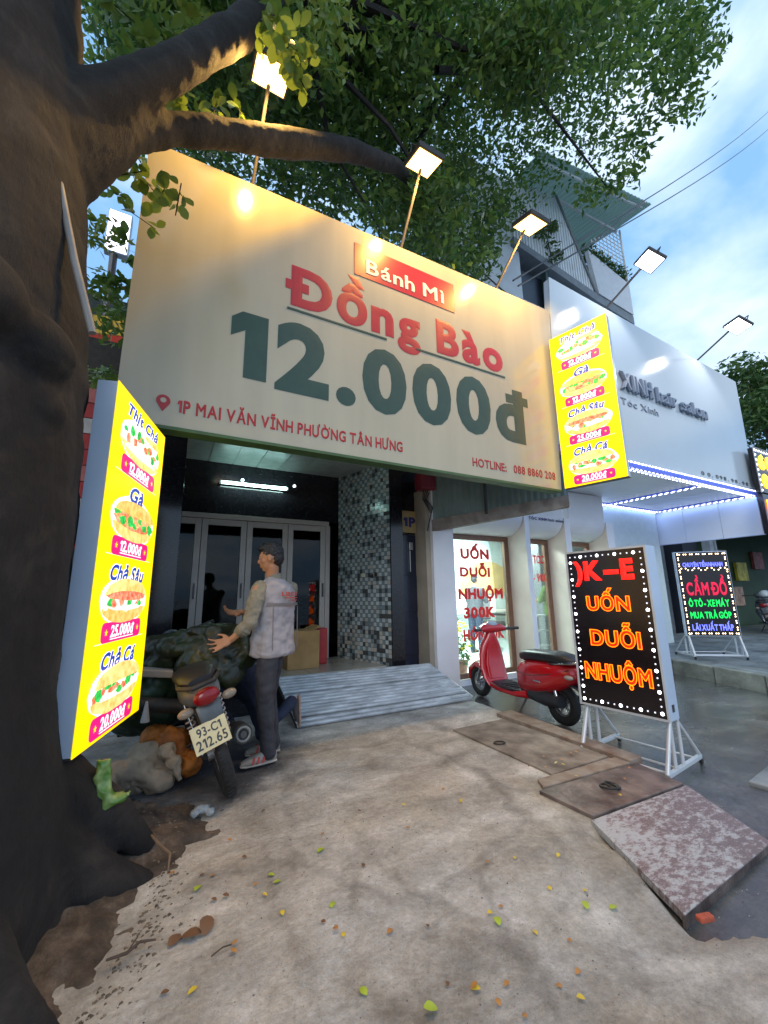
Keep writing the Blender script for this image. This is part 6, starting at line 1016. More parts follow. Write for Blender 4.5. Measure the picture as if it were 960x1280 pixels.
tk.ell((-0.86, 1.86, 3.0), (0.08, 0.08, 0.07)).ell((-0.95, 1.72, 1.0), (0.16, 0.16, 0.22)).ell((-1.2, 1.7, 1.6), (0.2, 0.18, 0.3))
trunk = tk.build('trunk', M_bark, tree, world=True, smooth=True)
solid(trunk, 0.018, 3, 0.045, 0.25, 6)
br2 = MB()
rr_ = random.Random(5)
big = [c for c in CL if c[3] > 0.0]
for c in rr_.sample(big, 46):
    p = Vector(c[:3]); q = Vector((rr_.choice([0.9, 2.4, 0.6]), rr_.choice([3.2, 4.6, 2.9]), rr_.choice([7.2, 7.4, 8.0])))
    mid = p.lerp(q, 0.5) + Vector((rr_.uniform(-.3, .3), rr_.uniform(-.3, .3), rr_.uniform(0, .4)))
    if (p - q).length < 5.5: br2.tube([q, mid, p], [0.045, 0.028, 0.01], 5, cap=False)
br2.build('twigs', M_bark, tree, world=True, smooth=True, kind='stuff')
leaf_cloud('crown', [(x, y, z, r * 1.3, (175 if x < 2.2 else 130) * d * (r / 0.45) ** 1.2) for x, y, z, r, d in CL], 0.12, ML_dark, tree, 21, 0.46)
leaf_cloud('shade_crown', [(-5.2 + 1.1 * i + 0.3 * math.sin(3 * j), -3.0 + 1.1 * j, 6.4 + 0.9 * math.sin(i * 1.7 + j), 0.85, 150) for i in range(6) for j in range(6) if -5.2 + 1.1 * i < 0.2 + 0.1 * j], 0.17, ML_dark, tree, 25)  # unseen crown overhead, added to shade the trunk and the ground at left
leaf_cloud('lit_foliage', [(x, y, z, r, 95 * d) for x, y, z, r, d in CL if x < 4.2 and y < 5.6 and z < 8.5], 0.11, ML_mid, tree, 22)  # extra leaf layer near the lamps, put in to brighten the crown
# big leaves near the lens, one by one
lv = MB()
prof = [(0, 0.0), (0.12, 0.16), (0.35, 0.30), (0.62, 0.34), (0.85, 0.20), (1.0, 0.0)]
vs = [(0, t, 0.06 * math.sin(t * 3)) for t, _ in prof]; a = len(vs)
vs += [(w_ , t, 0.06 * math.sin(t * 3) + 0.10 * w_) for t, w_ in prof[1:-1]]; b = len(vs); vs += [(-w_, t, 0.06 * math.sin(t * 3) + 0.10 * w_) for t, w_ in prof[1:-1]]
fs = [(0, 1, a), (0, b, 1), (4, 5, a + 3), (4, b + 3, 5)]
for i in range(3): fs += [(1 + i, 2 + i, a + i + 1, a + i), (1 + i, b + i, b + i + 1, 2 + i)]
leaf0 = lv.add(vs, fs).build('leaf', ML_lime, tree, smooth=True)
me_leaf = leaf0.data; first = True; rr_ = random.Random(9); cnt = 0; tw = MB()
for (x, y, z) in SP:
    m_ = 9 if z < 4.5 else 11; hub = Vector((x, y, z)); stem_dir = Vector((rr_.uniform(-1, 1), rr_.uniform(-.5, .5), rr_.uniform(-0.2, 1))).normalized()
    tw.tube([hub - stem_dir * 0.16, hub + stem_dir * 0.05], 0.004, 4)
    for i in range(m_):
        if cnt >= 290: break
        o = leaf0 if first else leaf0.copy()
        if not first: COL.objects.link(o)
        first = False; o.parent = tree
        s = rr_.uniform(0.075, 0.125); p = hub + stem_dir * rr_.uniform(-0.13, 0.07) + Vector((rr_.uniform(-.03, .03), rr_.uniform(-.03, .03), rr_.uniform(-.03, .03)))
        o.location = p - tree.location; o.scale = (s, s, s); o.rotation_euler = (rr_.uniform(-1.0, 0.7), rr_.uniform(-.7, .7), rr_.uniform(0, 6.28)); cnt += 1
tw.build('sprig_stems', M_bark, tree, world=True, kind='stuff')
leaf_cloud('side_foliage', [(-0.62, 4.0, 4.0, 0.24, 150), (-0.58, 3.9, 3.6, 0.2, 110), (-0.75, 4.0, 4.6, 0.2, 110), (-0.60, 4.1, 3.2, 0.16, 60), (-0.35, 3.0, 5.25, 0.28, 160), (-0.5, 2.9, 4.8, 0.16, 70), (-0.2, 2.9, 5.7, 0.3, 150), (0.6, 2.2, 5.6, 0.3, 130), (0.9, 2.3, 5.9, 0.3, 100)] + [(-0.08, 3.31, 6.92, 0.17, 26), (-0.22, 3.39, 6.97, 0.17, 26), (1.21, 3.13, 6.72, 0.17, 26), (-0.07, 3.29, 6.31, 0.17, 26), (-0.18, 3.2, 6.63, 0.17, 26), (1.24, 3.16, 6.74, 0.17, 26), (0.83, 2.76, 6.68, 0.17, 26), (0.69, 3.48, 6.93, 0.17, 26), (1.03, 2.9, 7.25, 0.17, 26), (0.63, 2.82, 6.19, 0.17, 26), (0.35, 3.57, 7.78, 0.17, 26), (0.96, 2.76, 6.32, 0.17, 26), (1.21, 3.18, 7.14, 0.17, 26), (0.96, 2.86, 6.53, 0.17, 26), (0.5, 2.85, 6.23, 0.17, 26), (-0.43, 3.7, 7.35, 0.17, 26), (0.03, 3.42, 6.6, 0.17, 26), (-0.12, 3.22, 6.32, 0.17, 26), (0.58, 2.96, 6.67, 0.17, 26), (0.81, 3.03, 6.94, 0.17, 26), (0.92, 2.46, 6.37, 0.17, 26), (0.54, 2.95, 6.67, 0.17, 26), (-0.14, 3.09, 6.04, 0.17, 26)], 0.10, ML_lime, tree, 23)  # side leaves, plus lime clumps near lamps that imitate lamplight in their colour
# label plate tied to the trunk
tag(MB().box((-0.585, 1.60, 1.20), (0.028, 0.006, 0.055), Matrix.Rotation(R(-12), 3, 'Z')).build('small_tag', mat('tag_white', (0.45, 0.45, 0.42), 0.6, col2=(0.2, 0.12, 0.1), scale=40)), 'tiny white tag fixed to the dark trunk at camera height', 'tag')

# ------------------------------------------------------------------ litter on the ground
LM = {'g': leaf_mat('fallen_green', (0.30, 0.42, 0.03), (0.45, 0.55, 0.05), 0.5, 0.1), 'y': leaf_mat('fallen_yellow', (0.62, 0.45, 0.03), (0.75, 0.55, 0.06), 0.5, 0.1), 'o': leaf_mat('fallen_orange', (0.40, 0.17, 0.04), (0.52, 0.26, 0.08), 0.6, 0.1), 'b': leaf_mat('fallen_brown', (0.10, 0.05, 0.025), (0.20, 0.10, 0.05), 0.7, 0.05)}
LT = {'g': 'small yellow-green fallen leaf lying on the concrete apron', 'y': 'small bright yellow fallen leaf lying on the concrete apron', 'o': 'small orange-brown fallen leaf lying on the concrete apron', 'b': 'small dark brown curled fallen leaf lying on the concrete apron', 'B': 'large dry brown fallen leaf near the heaped earth by the tree'}
meshes = {}
for k, m_ in LM.items():
    q = me_leaf.copy(); q.materials.clear(); q.materials.append(m_); meshes[k] = q
def ground_h(x, y):
    if 2.3 < x < 3.1 and 2.2 < y < 3.3: return 0.008
    if x > 2.2 and 1.7 < y < 2.05: return 0.02
    return max(apron_z(x, y), dirt_z(x, y) if x < 0.55 and y > 0.6 and y < 4.4 else -1)
rr_ = random.Random(31)
for n_, (x, y, k) in enumerate(LEAVES):
    if k == 'b' and n_ % 3 == 0: continue
    o = bpy.data.objects.new('fallen_leaf', meshes[k.lower()]); COL.objects.link(o)
    s = {'B': 0.075, 'b': 0.024, 'o': 0.026, 'y': 0.028, 'g': 0.04}[k] * rr_.uniform(0.8, 1.2)
    o.location = (x, y, ground_h(x, y) + 0.006); o.scale = (s, s, s * 1.6); o.rotation_euler = (rr_.uniform(-.15, .3), rr_.uniform(-.2, .2), rr_.uniform(0, 6.28))
    if 2.5 < x < 3.15 and 2.15 < y < 3.3: zone = 'on the bordered pit cover'
    elif x > 2.2 and 1.65 < y < 2.1: zone = 'on the second rusty cover'
    elif y > 2.35: zone = 'between the motorbike and the metal ramp' if x < 1.3 else 'beside the pit covers'
    elif x < 0.42 and k != 'B': zone = 'on the concrete beside the heaped earth'
    elif y < 1.42: zone = 'on the concrete nearest the camera, ' + ('right of the middle' if x > 1.0 else 'left of the middle')
    elif x > 1.15: zone = 'on the concrete left of the peeling ramp plate'
    else: zone = 'in the middle of the concrete apron'
    lab = {'g': 'small yellow-green fallen leaf ', 'y': 'small bright yellow fallen leaf ', 'o': 'small orange-brown fallen leaf ', 'b': 'tiny dark brown curled leaf ', 'B': 'large dry brown fallen leaf '}[k] + (zone if k != 'B' else 'near the heaped earth by the tree')
    tag(o, lab, 'leaf', 'fallen leaves on the ground')
M_twig = mat('twig_brown', (0.08, 0.05, 0.035), 0.8, scale=30)
tag(MB().tube([(-0.06, 1.93, 0.03), (0.0, 1.92, 0.035), (0.04, 1.96, 0.03), (0.09, 1.95, 0.025)], [0.004, 0.006, 0.005, 0.003], 5).tube([(0.0, 1.92, 0.035), (0.03, 1.99, 0.03)], 0.003, 4).build('twig', M_twig), 'short dark forked twig on the pale concrete beside the heaped earth', 'twig')
tag(MB().tube([(0.26, 1.78, 0.02), (0.30, 1.80, 0.02), (0.33, 1.80, 0.018)], 0.0025, 5).build('twig', M_twig), 'thin straight little twig lying alone on the concrete apron', 'twig')
tag(MB().tube([(0.06, 2.55, 0.10), (0.09, 2.45, 0.10), (0.14, 2.38, 0.08), (0.13, 2.28, 0.06)], [0.005, 0.007, 0.006, 0.003], 6).build('root_piece', mat('dry_root', (0.20, 0.13, 0.08), 0.8, scale=20), smooth=True), 'curved pale dry root piece lying on the heaped earth', 'root')
pb = MB(); pb.ell((0.32, 2.86, 0.03), (0.045, 0.03, 0.025)).ell((0.28, 2.84, 0.025), (0.03, 0.025, 0.02)).ell((0.36, 2.83, 0.02), (0.025, 0.03, 0.018))
o = tag(pb.build('plastic_scrap', mat('clear_plastic_scrap', (0.35, 0.38, 0.38), 0.2), smooth=True), 'crumpled clear plastic scrap on the damp patch behind the motorbike', 'plastic'); solid(o, 0.006, 1, 0.02, 0.02)
rk = MB(); rk.ell((-0.70, 1.50, 1.08), (0.10, 0.10, 0.12)); 
st_ = MB(); st_.ell((-0.42, 1.86, 0.03), (0.10, 0.07, 0.07))
o = tag(st_.build('stone', mat('pale_stone', (0.25, 0.22, 0.19), 0.8, scale=8, bump=0.5), smooth=True), 'pale stone at the foot of the tree in the bottom left corner', 'stone'); solid(o, 0.012, 1, 0.03, 0.05)
gb_ = MB()
gb_.loft([((-0.17, 2.50, 0.50), (0.03, 0, 0), (0, 0.02, 0)), ((-0.165, 2.49, 0.42), (0.035, 0.01, 0), (0, 0.02, 0)), ((-0.15, 2.48, 0.35), (0.035, 0, 0), (0, 0.03, 0)), ((-0.11, 2.47, 0.32), (0.04, 0, 0.03), (0, 0.03, 0.01)), ((-0.06, 2.46, 0.335), (0.015, 0, 0.02), (0, 0.02, 0))], n=14)
o = tag(gb_.build('plastic_bag', mat('lime_plastic', (0.07, 0.18, 0.02), 0.3, col2=(0.22, 0.32, 0.10), scale=14, lo=0.42, hi=0.6), smooth=True), 'crumpled lime green plastic bag under the low menu board', 'bag'); solid(o, 0.008, 1, 0.035, 0.04)

def crumbs(name, n, area, r0, r1, m, seed, zf):
    rr = random.Random(seed); mb = MB()
    for _ in range(n):
        x, y = area(rr)
        z = zf(x, y); r = rr.uniform(r0, r1) ** 1.0
        P = [(x + r * rr.uniform(.6, 1.3), y, z), (x - r * rr.uniform(.4, 1), y + r * rr.uniform(.5, 1), z), (x - r * rr.uniform(.4, 1), y - r * rr.uniform(.5, 1), z), (x + rr.uniform(-.3, .3) * r, y + rr.uniform(-.3, .3) * r, z + r * rr.uniform(.5, 1))]
        mb.add(P, [(0, 1, 3), (1, 2, 3), (2, 0, 3), (0, 2, 1)])
    return tag(mb.build(name, m), kind='stuff')
def near_edge(rr):
    a = rr.uniform(-1.2, 0.9); r = 1.42 + abs(rr.gauss(0, 0.09)) - 0.10
    return -1.25 + r * math.cos(a), 2.45 + r * math.sin(a)
crumbs('soil_crumbs', 650, near_edge, 0.003, 0.010, mat('soil_crumb', (0.20, 0.15, 0.10), 0.9, col2=(0.06, 0.045, 0.03), scale=30), 3, lambda x, y: max(apron_z(x, y), dirt_z(x, y)))
crumbs('grit', 1400, lambda rr: (rr.uniform(-0.3, 3.0), rr.uniform(0.9, 3.9)), 0.0015, 0.0055, mat('grit', (0.42, 0.38, 0.33), 0.8, col2=(0.06, 0.05, 0.04), scale=60), 4, lambda x, y: apron_z(x, y) if x < edge_x(y) else YARD)
# ------------------------------------------------------------------ LED boards on wheeled stands
M_al = mat('white_aluminium', (0.62, 0.64, 0.66), 0.35, metal=0.2, var=0.06, scale=4)
M_wheel = mat('castor_black', (0.02, 0.02, 0.02), 0.5)
N_or = glow('neon_deep_orange', (1.0, 0.13, 0.002), 3.2); N_or2 = glow('neon_amber', (1.0, 0.34, 0.02), 3.2); N_rd = glow('neon_pure_red', (1.0, 0.006, 0.004), 2.8)
def stand(o, w, zb, depth, M, legs=True):
    """A-frame legs, base bars and castors under a board of width w whose lower edge is at zb"""
    yc = depth * 0.5; y0, y1 = -0.10, 0.50
    for x in (0.03, w - 0.03):
        MB().cyl((x, yc - 0.03, 0.05), (x, yc - 0.03, zb), 0.014, n=8).build('post', M, o, smooth=True)
        MB().cyl((x, yc + 0.10, 0.05), (x, yc + 0.10, zb), 0.014, n=8).build('post', M, o, smooth=True)
        MB().cyl((x, y0, 0.065), (x, yc - 0.02, zb + 0.01), 0.017, n=8).build('leg', M, o, smooth=True)
        MB().cyl((x, y1, 0.065), (x, yc + 0.06, zb + 0.01), 0.013, n=8).build('leg', M, o, smooth=True)
        MB().box((x, (y0 + y1) / 2, 0.06), (0.03, y1 - y0, 0.028)).build('base_bar', M, o, bevel=0.003)
        for y in (y0, y1):
            c = MB().box((x, y, 0.038), (0.02, 0.024, 0.024)).build('castor', M_wheel, o)
            MB().cyl((x - 0.009, y + 0.008, 0.02), (x + 0.009, y + 0.008, 0.02), 0.02, n=12).build('wheel', M_wheel, c, smooth=True)
    for y in (y0 + 0.05, yc + 0.02, y1 - 0.08): MB().cyl((0.03, y, 0.06), (w - 0.03, y, 0.06), 0.010, n=8).build('rail', M, o, smooth=True)

ang = math.atan2(-0.673, 0.076)
b1 = thing('led_board', 'large wheeled LED board with orange UỐN DUỖI NHUỘM beside the red scooter', 'sign', (3.245, 2.470, YARD), ang)
w, zb, zt, dp = 0.677, 0.395, 1.685, 0.155
MB().bb((0, 0.001, zb), (w, dp, zt)).build('cabinet', M_side, b1, bevel=0.004)
MB().bb((0.016, -0.006, zb + 0.016), (w - 0.016, 0.0, zt - 0.016)).build('lit_panel', M_ledbk, b1)
fr = MB()
for a, b in (((0, -0.012, zb), (w, 0.0, zb + 0.015)), ((0, -0.012, zt - 0.015), (w, 0.0, zt)), ((0, -0.012, zb + .015), (0.015, 0.0, zt - .015)), ((w - 0.015, -0.012, zb + .015), (w, 0.0, zt - .015))): fr.bb(a, b)
fr.build('front_frame', M_al, b1)
write(')K–E', (0.07, -0.007, zb + 1.03), X, Zv, 0.50, 0.17, N_rd, b1, depth=0.010, weight=0.050, gap=0.08, split=True, cap=0.70)
for txt, x0, ww, z0, h in (('UỐN', 0.155, 0.355, 0.805, 0.19), ('DUỖI', 0.155, 0.40, 0.52, 0.20), ('NHUỘM', 0.078, 0.520, 0.245, 0.185)):
    write(txt, (x0, -0.007, zb + z0 - 0.03 - (0.035 if txt == 'NHUỘM' else 0)), X, Zv, ww, h + (0.035 if txt == 'NHUỘM' else 0.0), N_or, b1, depth=0.008, outline=0.017, weight=0.034, gap=0.07, split=True)
    write(txt, (x0 + 0.008, -0.0065, zb + z0 - 0.03 - (0.035 if txt == 'NHUỘM' else 0)), X, Zv, ww - 0.016, h + (0.035 if txt == 'NHUỘM' else 0.0), glow('neon_fill', (1.0, 0.05, 0.0), 0.12), b1, depth=0.003, weight=0.03, gap=0.09, name='letter_fill')
bg_, sm_ = MB(), MB()
def border(w, z0, z1, nx, nz, big, small, r1, r2, y=-0.009):
    P = [(0.045 + (w - 0.09) * i / nx, z) for z in (z0 + 0.05, z1 - 0.05) for i in range(nx + 1)] + [(x, z0 + 0.05 + (z1 - z0 - 0.10) * i / nz) for x in (0.045, w - 0.045) for i in range(1, nz)]
    for i, (x, z) in enumerate(P): (big if i % 3 == 0 else small).ell((x, y, z), ((r1, 0.007, r1) if i % 3 == 0 else (r2, 0.006, r2)), 8, 4)
border(w, zb, zt, 12, 24, bg_, sm_, 0.013, 0.0065)
bg_.build('border_diodes', LEDW, b1, kind='stuff'); sm_.build('dim_diodes', LEDdim, b1, kind='stuff')
MB().bb((w + 0.0005, 0.05, zb + 0.06), (w + 0.004, 0.085, zb + 0.11)).build('switch_plate', M_lip, b1)
stand(b1, w, zb, dp, M_al)

a2 = Vector((8.40 - 7.77, 3.25 - 3.75, 0)); ang2 = math.atan2(a2.y, a2.x)
b2 = thing('led_board', 'smaller wheeled LED board with red CẦM ĐỒ on the raised pavement', 'sign', (7.78, 3.76, 0.12), ang2)
w2, zb2, zt2 = 0.81, 0.36, 1.76
MB().bb((0, 0.001, zb2), (w2, 0.07, zt2)).build('cabinet', M_side, b2, bevel=0.004)
MB().bb((0.012, -0.006, zb2 + .012), (w2 - 0.012, 0, zt2 - .012)).build('lit_panel', M_ledbk, b2)
N_bl = glow('neon_violet_blue', (0.15, 0.18, 1.0), 1.4); N_gr = glow('neon_green', (0.004, 0.7, 0.10), 1.1); N_cr = glow('neon_crimson', (0.55, 0.006, 0.045), 1.0)
for txt, z0, h, m_ in (('CHUYÊN TIỀN NHANH', 1.14, 0.115, N_bl), ('CẦM ĐỒ', 0.66, 0.34, N_cr), ('Ô TÔ - XE MÁY', 0.475, 0.145, N_gr), ('MUA TRẢ GÓP', 0.285, 0.145, N_gr), ('LÃI XUẤT THẤP', 0.09, 0.155, N_bl)):
    write(txt, (0.10, -0.007, zb2 + z0), X, Zv, w2 - 0.20, h, m_, b2, depth=0.008, weight=0.035, gap=0.06, name='neon_word', space=0.16)
lp = MB()
for i in range(23):
    if i % 3 != 2:
        for z in (zb2 + 0.045, zt2 - 0.045, zb2 + 1.085 + (0.03 if i % 2 else 0)): lp.ell((0.04 + i * (w2 - 0.08) / 22, -0.010, z), (0.010, 0.008, 0.010), 8, 4)
for i in range(1, 40):
    if i % 3 != 2:
        for x in (0.045, w2 - 0.045): lp.ell((x, -0.010, zb2 + i * 1.40 / 40), (0.010, 0.008, 0.010), 8, 4)
lp.build('border_diodes', glow('led_warm', (1.0, 0.72, 0.45), 5), b2, kind='stuff')
stand(b2, w2, zb2, 0.07, M_al)

# ------------------------------------------------------------------ red scooter
M_red = mat('scooter_red', (0.50, 0.006, 0.012), 0.25, var=0.03, coat=0.8)
M_tyre = mat('tyre', (0.018, 0.018, 0.018), 0.75, var=0.2, scale=20)
M_rim = mat('rim_metal', (0.35, 0.35, 0.36), 0.3, metal=0.8)
M_seat = mat('black_seat', (0.02, 0.02, 0.022), 0.42, var=0.1, scale=40, bump=0.05)
M_plas = mat('dark_plastic', (0.035, 0.037, 0.045), 0.5)
M_chr = mat('chrome', (0.65, 0.66, 0.68), 0.12, metal=1.0)
rear, front = Vector((3.72, 3.04, YARD)), Vector((3.83, 4.40, YARD))
hd_ = (front - rear); WB = hd_.length; sang = math.atan2(hd_.y, hd_.x) - math.pi / 2
sc = thing('scooter', 'shiny red scooter with a black seat parked before the salon window', 'scooter', rear, sang)
# local: +y forward, origin at the rear wheel's contact point
YF = WB
def wheel(par, y, R0, wd, name='wheel', spokes=5):
    wh = MB().torus((0, y, R0), R0 - wd / 2, wd / 2, (1, 0, 0), 30, 10).build(name, M_tyre, par, smooth=True)
    m = MB().torus((0, y, R0), R0 - wd, wd * 0.22, (1, 0, 0), 26, 6).cyl((-0.04, y, R0), (0.04, y, R0), 0.035)
    for i in range(spokes):
        a = 2 * math.pi * i / spokes; m.tube([(0, y, R0), (0, y + (R0 - wd) * math.cos(a), R0 + (R0 - wd) * math.sin(a))], 0.012, 6)
    m.build('rim', M_rim, wh, smooth=True); return wh
wheel(sc, 0, 0.205, 0.095); wheel(sc, YF, 0.195, 0.085)
ax, az = (1, 0, 0), (0, 0, 1)
body = MB()
def S3(y, z, rx, rz, x=0): return ((x, y, z), (rx, 0, 0), (0, 0, rz))
body.loft([S3(-0.29, 0.52, 0.03, 0.03), S3(-0.23, 0.52, 0.09, 0.08), S3(-0.10, 0.50, 0.145, 0.13), S3(0.05, 0.465, 0.170, 0.165), S3(0.20, 0.44, 0.172, 0.185), S3(0.36, 0.42, 0.152, 0.19), S3(0.48, 0.40, 0.125, 0.185), S3(0.53, 0.39, 0.11, 0.15)], n=26, p=2.6)
body.build('rear_body', M_red, sc, smooth=True)
MB().loft([S3(0.40, 0.225, 0.12, 0.05), S3(0.55, 0.205, 0.155, 0.038), S3(0.80, 0.205, 0.165, 0.036), S3(0.98, 0.23, 0.155, 0.045)], n=20, p=3.5).build('floor_skirt', M_red, sc, smooth=True)
MB().loft([S3(0.44, 0.252, 0.10, 0.012), S3(0.55, 0.245, 0.14, 0.012), S3(0.80, 0.245, 0.145, 0.012), S3(0.95, 0.262, 0.135, 0.012)], n=16, p=4).build('foot_mat', M_plas, sc, smooth=True)
# leg shield: curved plate rising to the steering head
def sec(y, z, rx, ry, t=0.0): return ((0, y, z), (rx, 0, 0), (0, ry * math.cos(t), ry * math.sin(t)))
MB().loft([sec(0.99, 0.21, 0.15, 0.06, .5), sec(1.06, 0.30, 0.185, 0.055, .4), sec(1.10, 0.42, 0.195, 0.05, .3), sec(1.12, 0.56, 0.18, 0.052, .3), sec(1.12, 0.68, 0.145, 0.058, .25), sec(1.11, 0.78, 0.085, 0.06, .2), sec(1.10, 0.84, 0.05, 0.045, .2)], n=26, p=2.3).build('leg_shield', M_red, sc, smooth=True)
MB().loft([sec(1.02, 0.30, 0.12, 0.02, .4), sec(1.055, 0.46, 0.13, 0.018, .3), sec(1.06, 0.62, 0.10, 0.018, .2)], n=20, p=3).build('glovebox', M_red, sc, smooth=True)
MB().loft([((0, YF + 0.20, 0.20), (0.045, 0, 0), (0, .01, 0.02)), ((0, YF + 0.17, 0.33), (0.07, 0, 0), (0, 0.03, 0.03)), ((0, YF + 0.02, 0.41), (0.085, 0, 0), (0, 0.0, 0.045)), ((0, YF - 0.14, 0.38), (0.085, 0, 0), (0, -0.02, 0.045)), ((0, YF - 0.22, 0.27), (0.06, 0, 0), (0, -0.02, 0.02))], n=18).build('front_mudguard', M_red, sc, smooth=True)
MB().cyl((0.05, YF, 0.195), (0.045, YF - 0.12, 0.50), 0.018).cyl((-0.05, YF, 0.195), (-0.045, YF - 0.12, 0.50), 0.018).build('fork', M_rim, sc, smooth=True)
# handlebar head
MB().loft([((-0.20, 1.05, 0.87), (0, 0.025, 0), (0, 0, 0.025)), ((-0.14, 1.08, 0.885), (0, 0.065, 0), (0, 0, 0.048)), ((0, 1.12, 0.89), (0, 0.115, 0), (0, 0, 0.075)), ((0.14, 1.08, 0.885), (0, 0.065, 0), (0, 0, 0.048)), ((0.20, 1.05, 0.87), (0, 0.025, 0), (0, 0, 0.025))], n=18).build('handlebar_cover', M_red, sc, smooth=True)
MB().ell((0, 1.05, 0.945), (0.075, 0.05, 0.018), rot=Matrix.Rotation(R(25), 3, 'X')).build('speedometer', mat('dial_grey', (0.35, 0.42, 0.50), 0.15), sc, smooth=True)
MB().ell((0, 1.205, 0.875), (0.055, 0.03, 0.045)).build('headlight', mat('lamp_glass', (0.6, 0.62, 0.65), 0.05), sc, smooth=True)
for s in (-1, 1):
    MB().tube([(s * 0.14, 1.065, 0.865), (s * 0.23, 1.02, 0.875), (s * 0.34, 0.95, 0.88)], [0.015, 0.019, 0.019], 10).build('grip', M_plas, sc, smooth=True)
    MB().tube([(s * 0.17, 1.085, 0.87), (s * 0.31, 1.02, 0.865)], 0.006, 6).build('brake_lever', M_chr, sc, smooth=True)
MB().loft([S3(-0.24, 0.64, 0.075, 0.02), S3(-0.18, 0.655, 0.115, 0.045), S3(0.0, 0.66, 0.135, 0.062), S3(0.2, 0.655, 0.135, 0.060), S3(0.38, 0.645, 0.12, 0.058), S3(0.48, 0.63, 0.10, 0.05), S3(0.52, 0.625, 0.06, 0.02)], n=24, p=2.9).build('seat', M_seat, sc, smooth=True)
MB().tube([(-0.10, 0.02, 0.60), (-0.125, -0.18, 0.63), (-0.07, -0.31, 0.645), (0.07, -0.31, 0.645), (0.125, -0.18, 0.63), (0.10, 0.02, 0.60)], 0.013, 8).build('grab_rail', M_chr, sc, smooth=True)
MB().ell((0, -0.262, 0.53), (0.065, 0.03, 0.045)).build('tail_light', mat('tail_red', (0.4, 0.01, 0.01), 0.15), sc, smooth=True)
for s in (-1, 1): MB().ell((s * 0.105, -0.20, 0.50), (0.03, 0.055, 0.022)).build('indicator', mat('indicator_clear', (0.6, 0.55, 0.5), 0.1), sc, smooth=True)
MB().loft([S3(-0.30, 0.36, 0.05, 0.02), S3(-0.22, 0.41, 0.075, 0.02), S3(0.0, 0.43, 0.08, 0.02)], n=14).build('rear_mudguard', M_plas, sc, smooth=True)
MB().loft([S3(-0.05, 0.24, 0.07, 0.06, -0.06), S3(0.15, 0.25, 0.09, 0.09, -0.06), S3(0.38, 0.25, 0.07, 0.07, -0.05)], n=16).build('engine_cover', M_plas, sc, smooth=True)
MB().cyl((0.11, -0.22, 0.27), (0.11, 0.15, 0.22), 0.045).build('muffler', M_plas, sc, smooth=True)
MB().tube([(-0.08, 0.42, 0.2), (-0.20, 0.46, 0.01)], 0.010, 6).build('kickstand', M_iron, sc, smooth=True)
MB().cyl((-0.09, -0.02, 0.26), (-0.08, 0.06, 0.48), 0.02).build('shock_absorber', M_chr, sc, smooth=True)

for s in (-1, 1):
    MB().tube([(s * 0.178, 0.50, 0.47), (s * 0.182, 0.25, 0.46), (s * 0.168, 0.02, 0.50), (s * 0.10, -0.20, 0.565)], 0.0035, 5).build('panel_seam', M_lip, sc, smooth=True)
    MB().tube([(s * 0.165, 0.48, 0.30), (s * 0.176, 0.22, 0.295), (s * 0.15, -0.05, 0.36)], 0.003, 5).build('panel_seam', M_lip, sc, smooth=True)
    MB().box((s * 0.176, 0.16, 0.415), (0.004, 0.10, 0.014)).build('badge', M_chr, sc, bevel=0.001)
    MB().tube([(s * 0.15, 0.55, 0.235), (s * 0.163, 0.8, 0.235), (s * 0.155, 0.95, 0.255)], 0.006, 6).build('floor_trim', M_chr, sc, smooth=True)
for i in range(5): MB().box((0, 0.58 + 0.075 * i, 0.262), (0.22, 0.02, 0.006)).build('rubber_strip', M_tyre, sc)
MB().torus((0, 0.0, 0.60), 0.127, 0.004, (0, 0, 1), 30, 6).build('seat_piping', M_plas, sc, smooth=True)
MB().box((0, -0.315, 0.47), (0.19, 0.004, 0.12)).build('number_plate', mat('plate_white', (0.6, 0.6, 0.56), 0.4), sc, bevel=0.002)

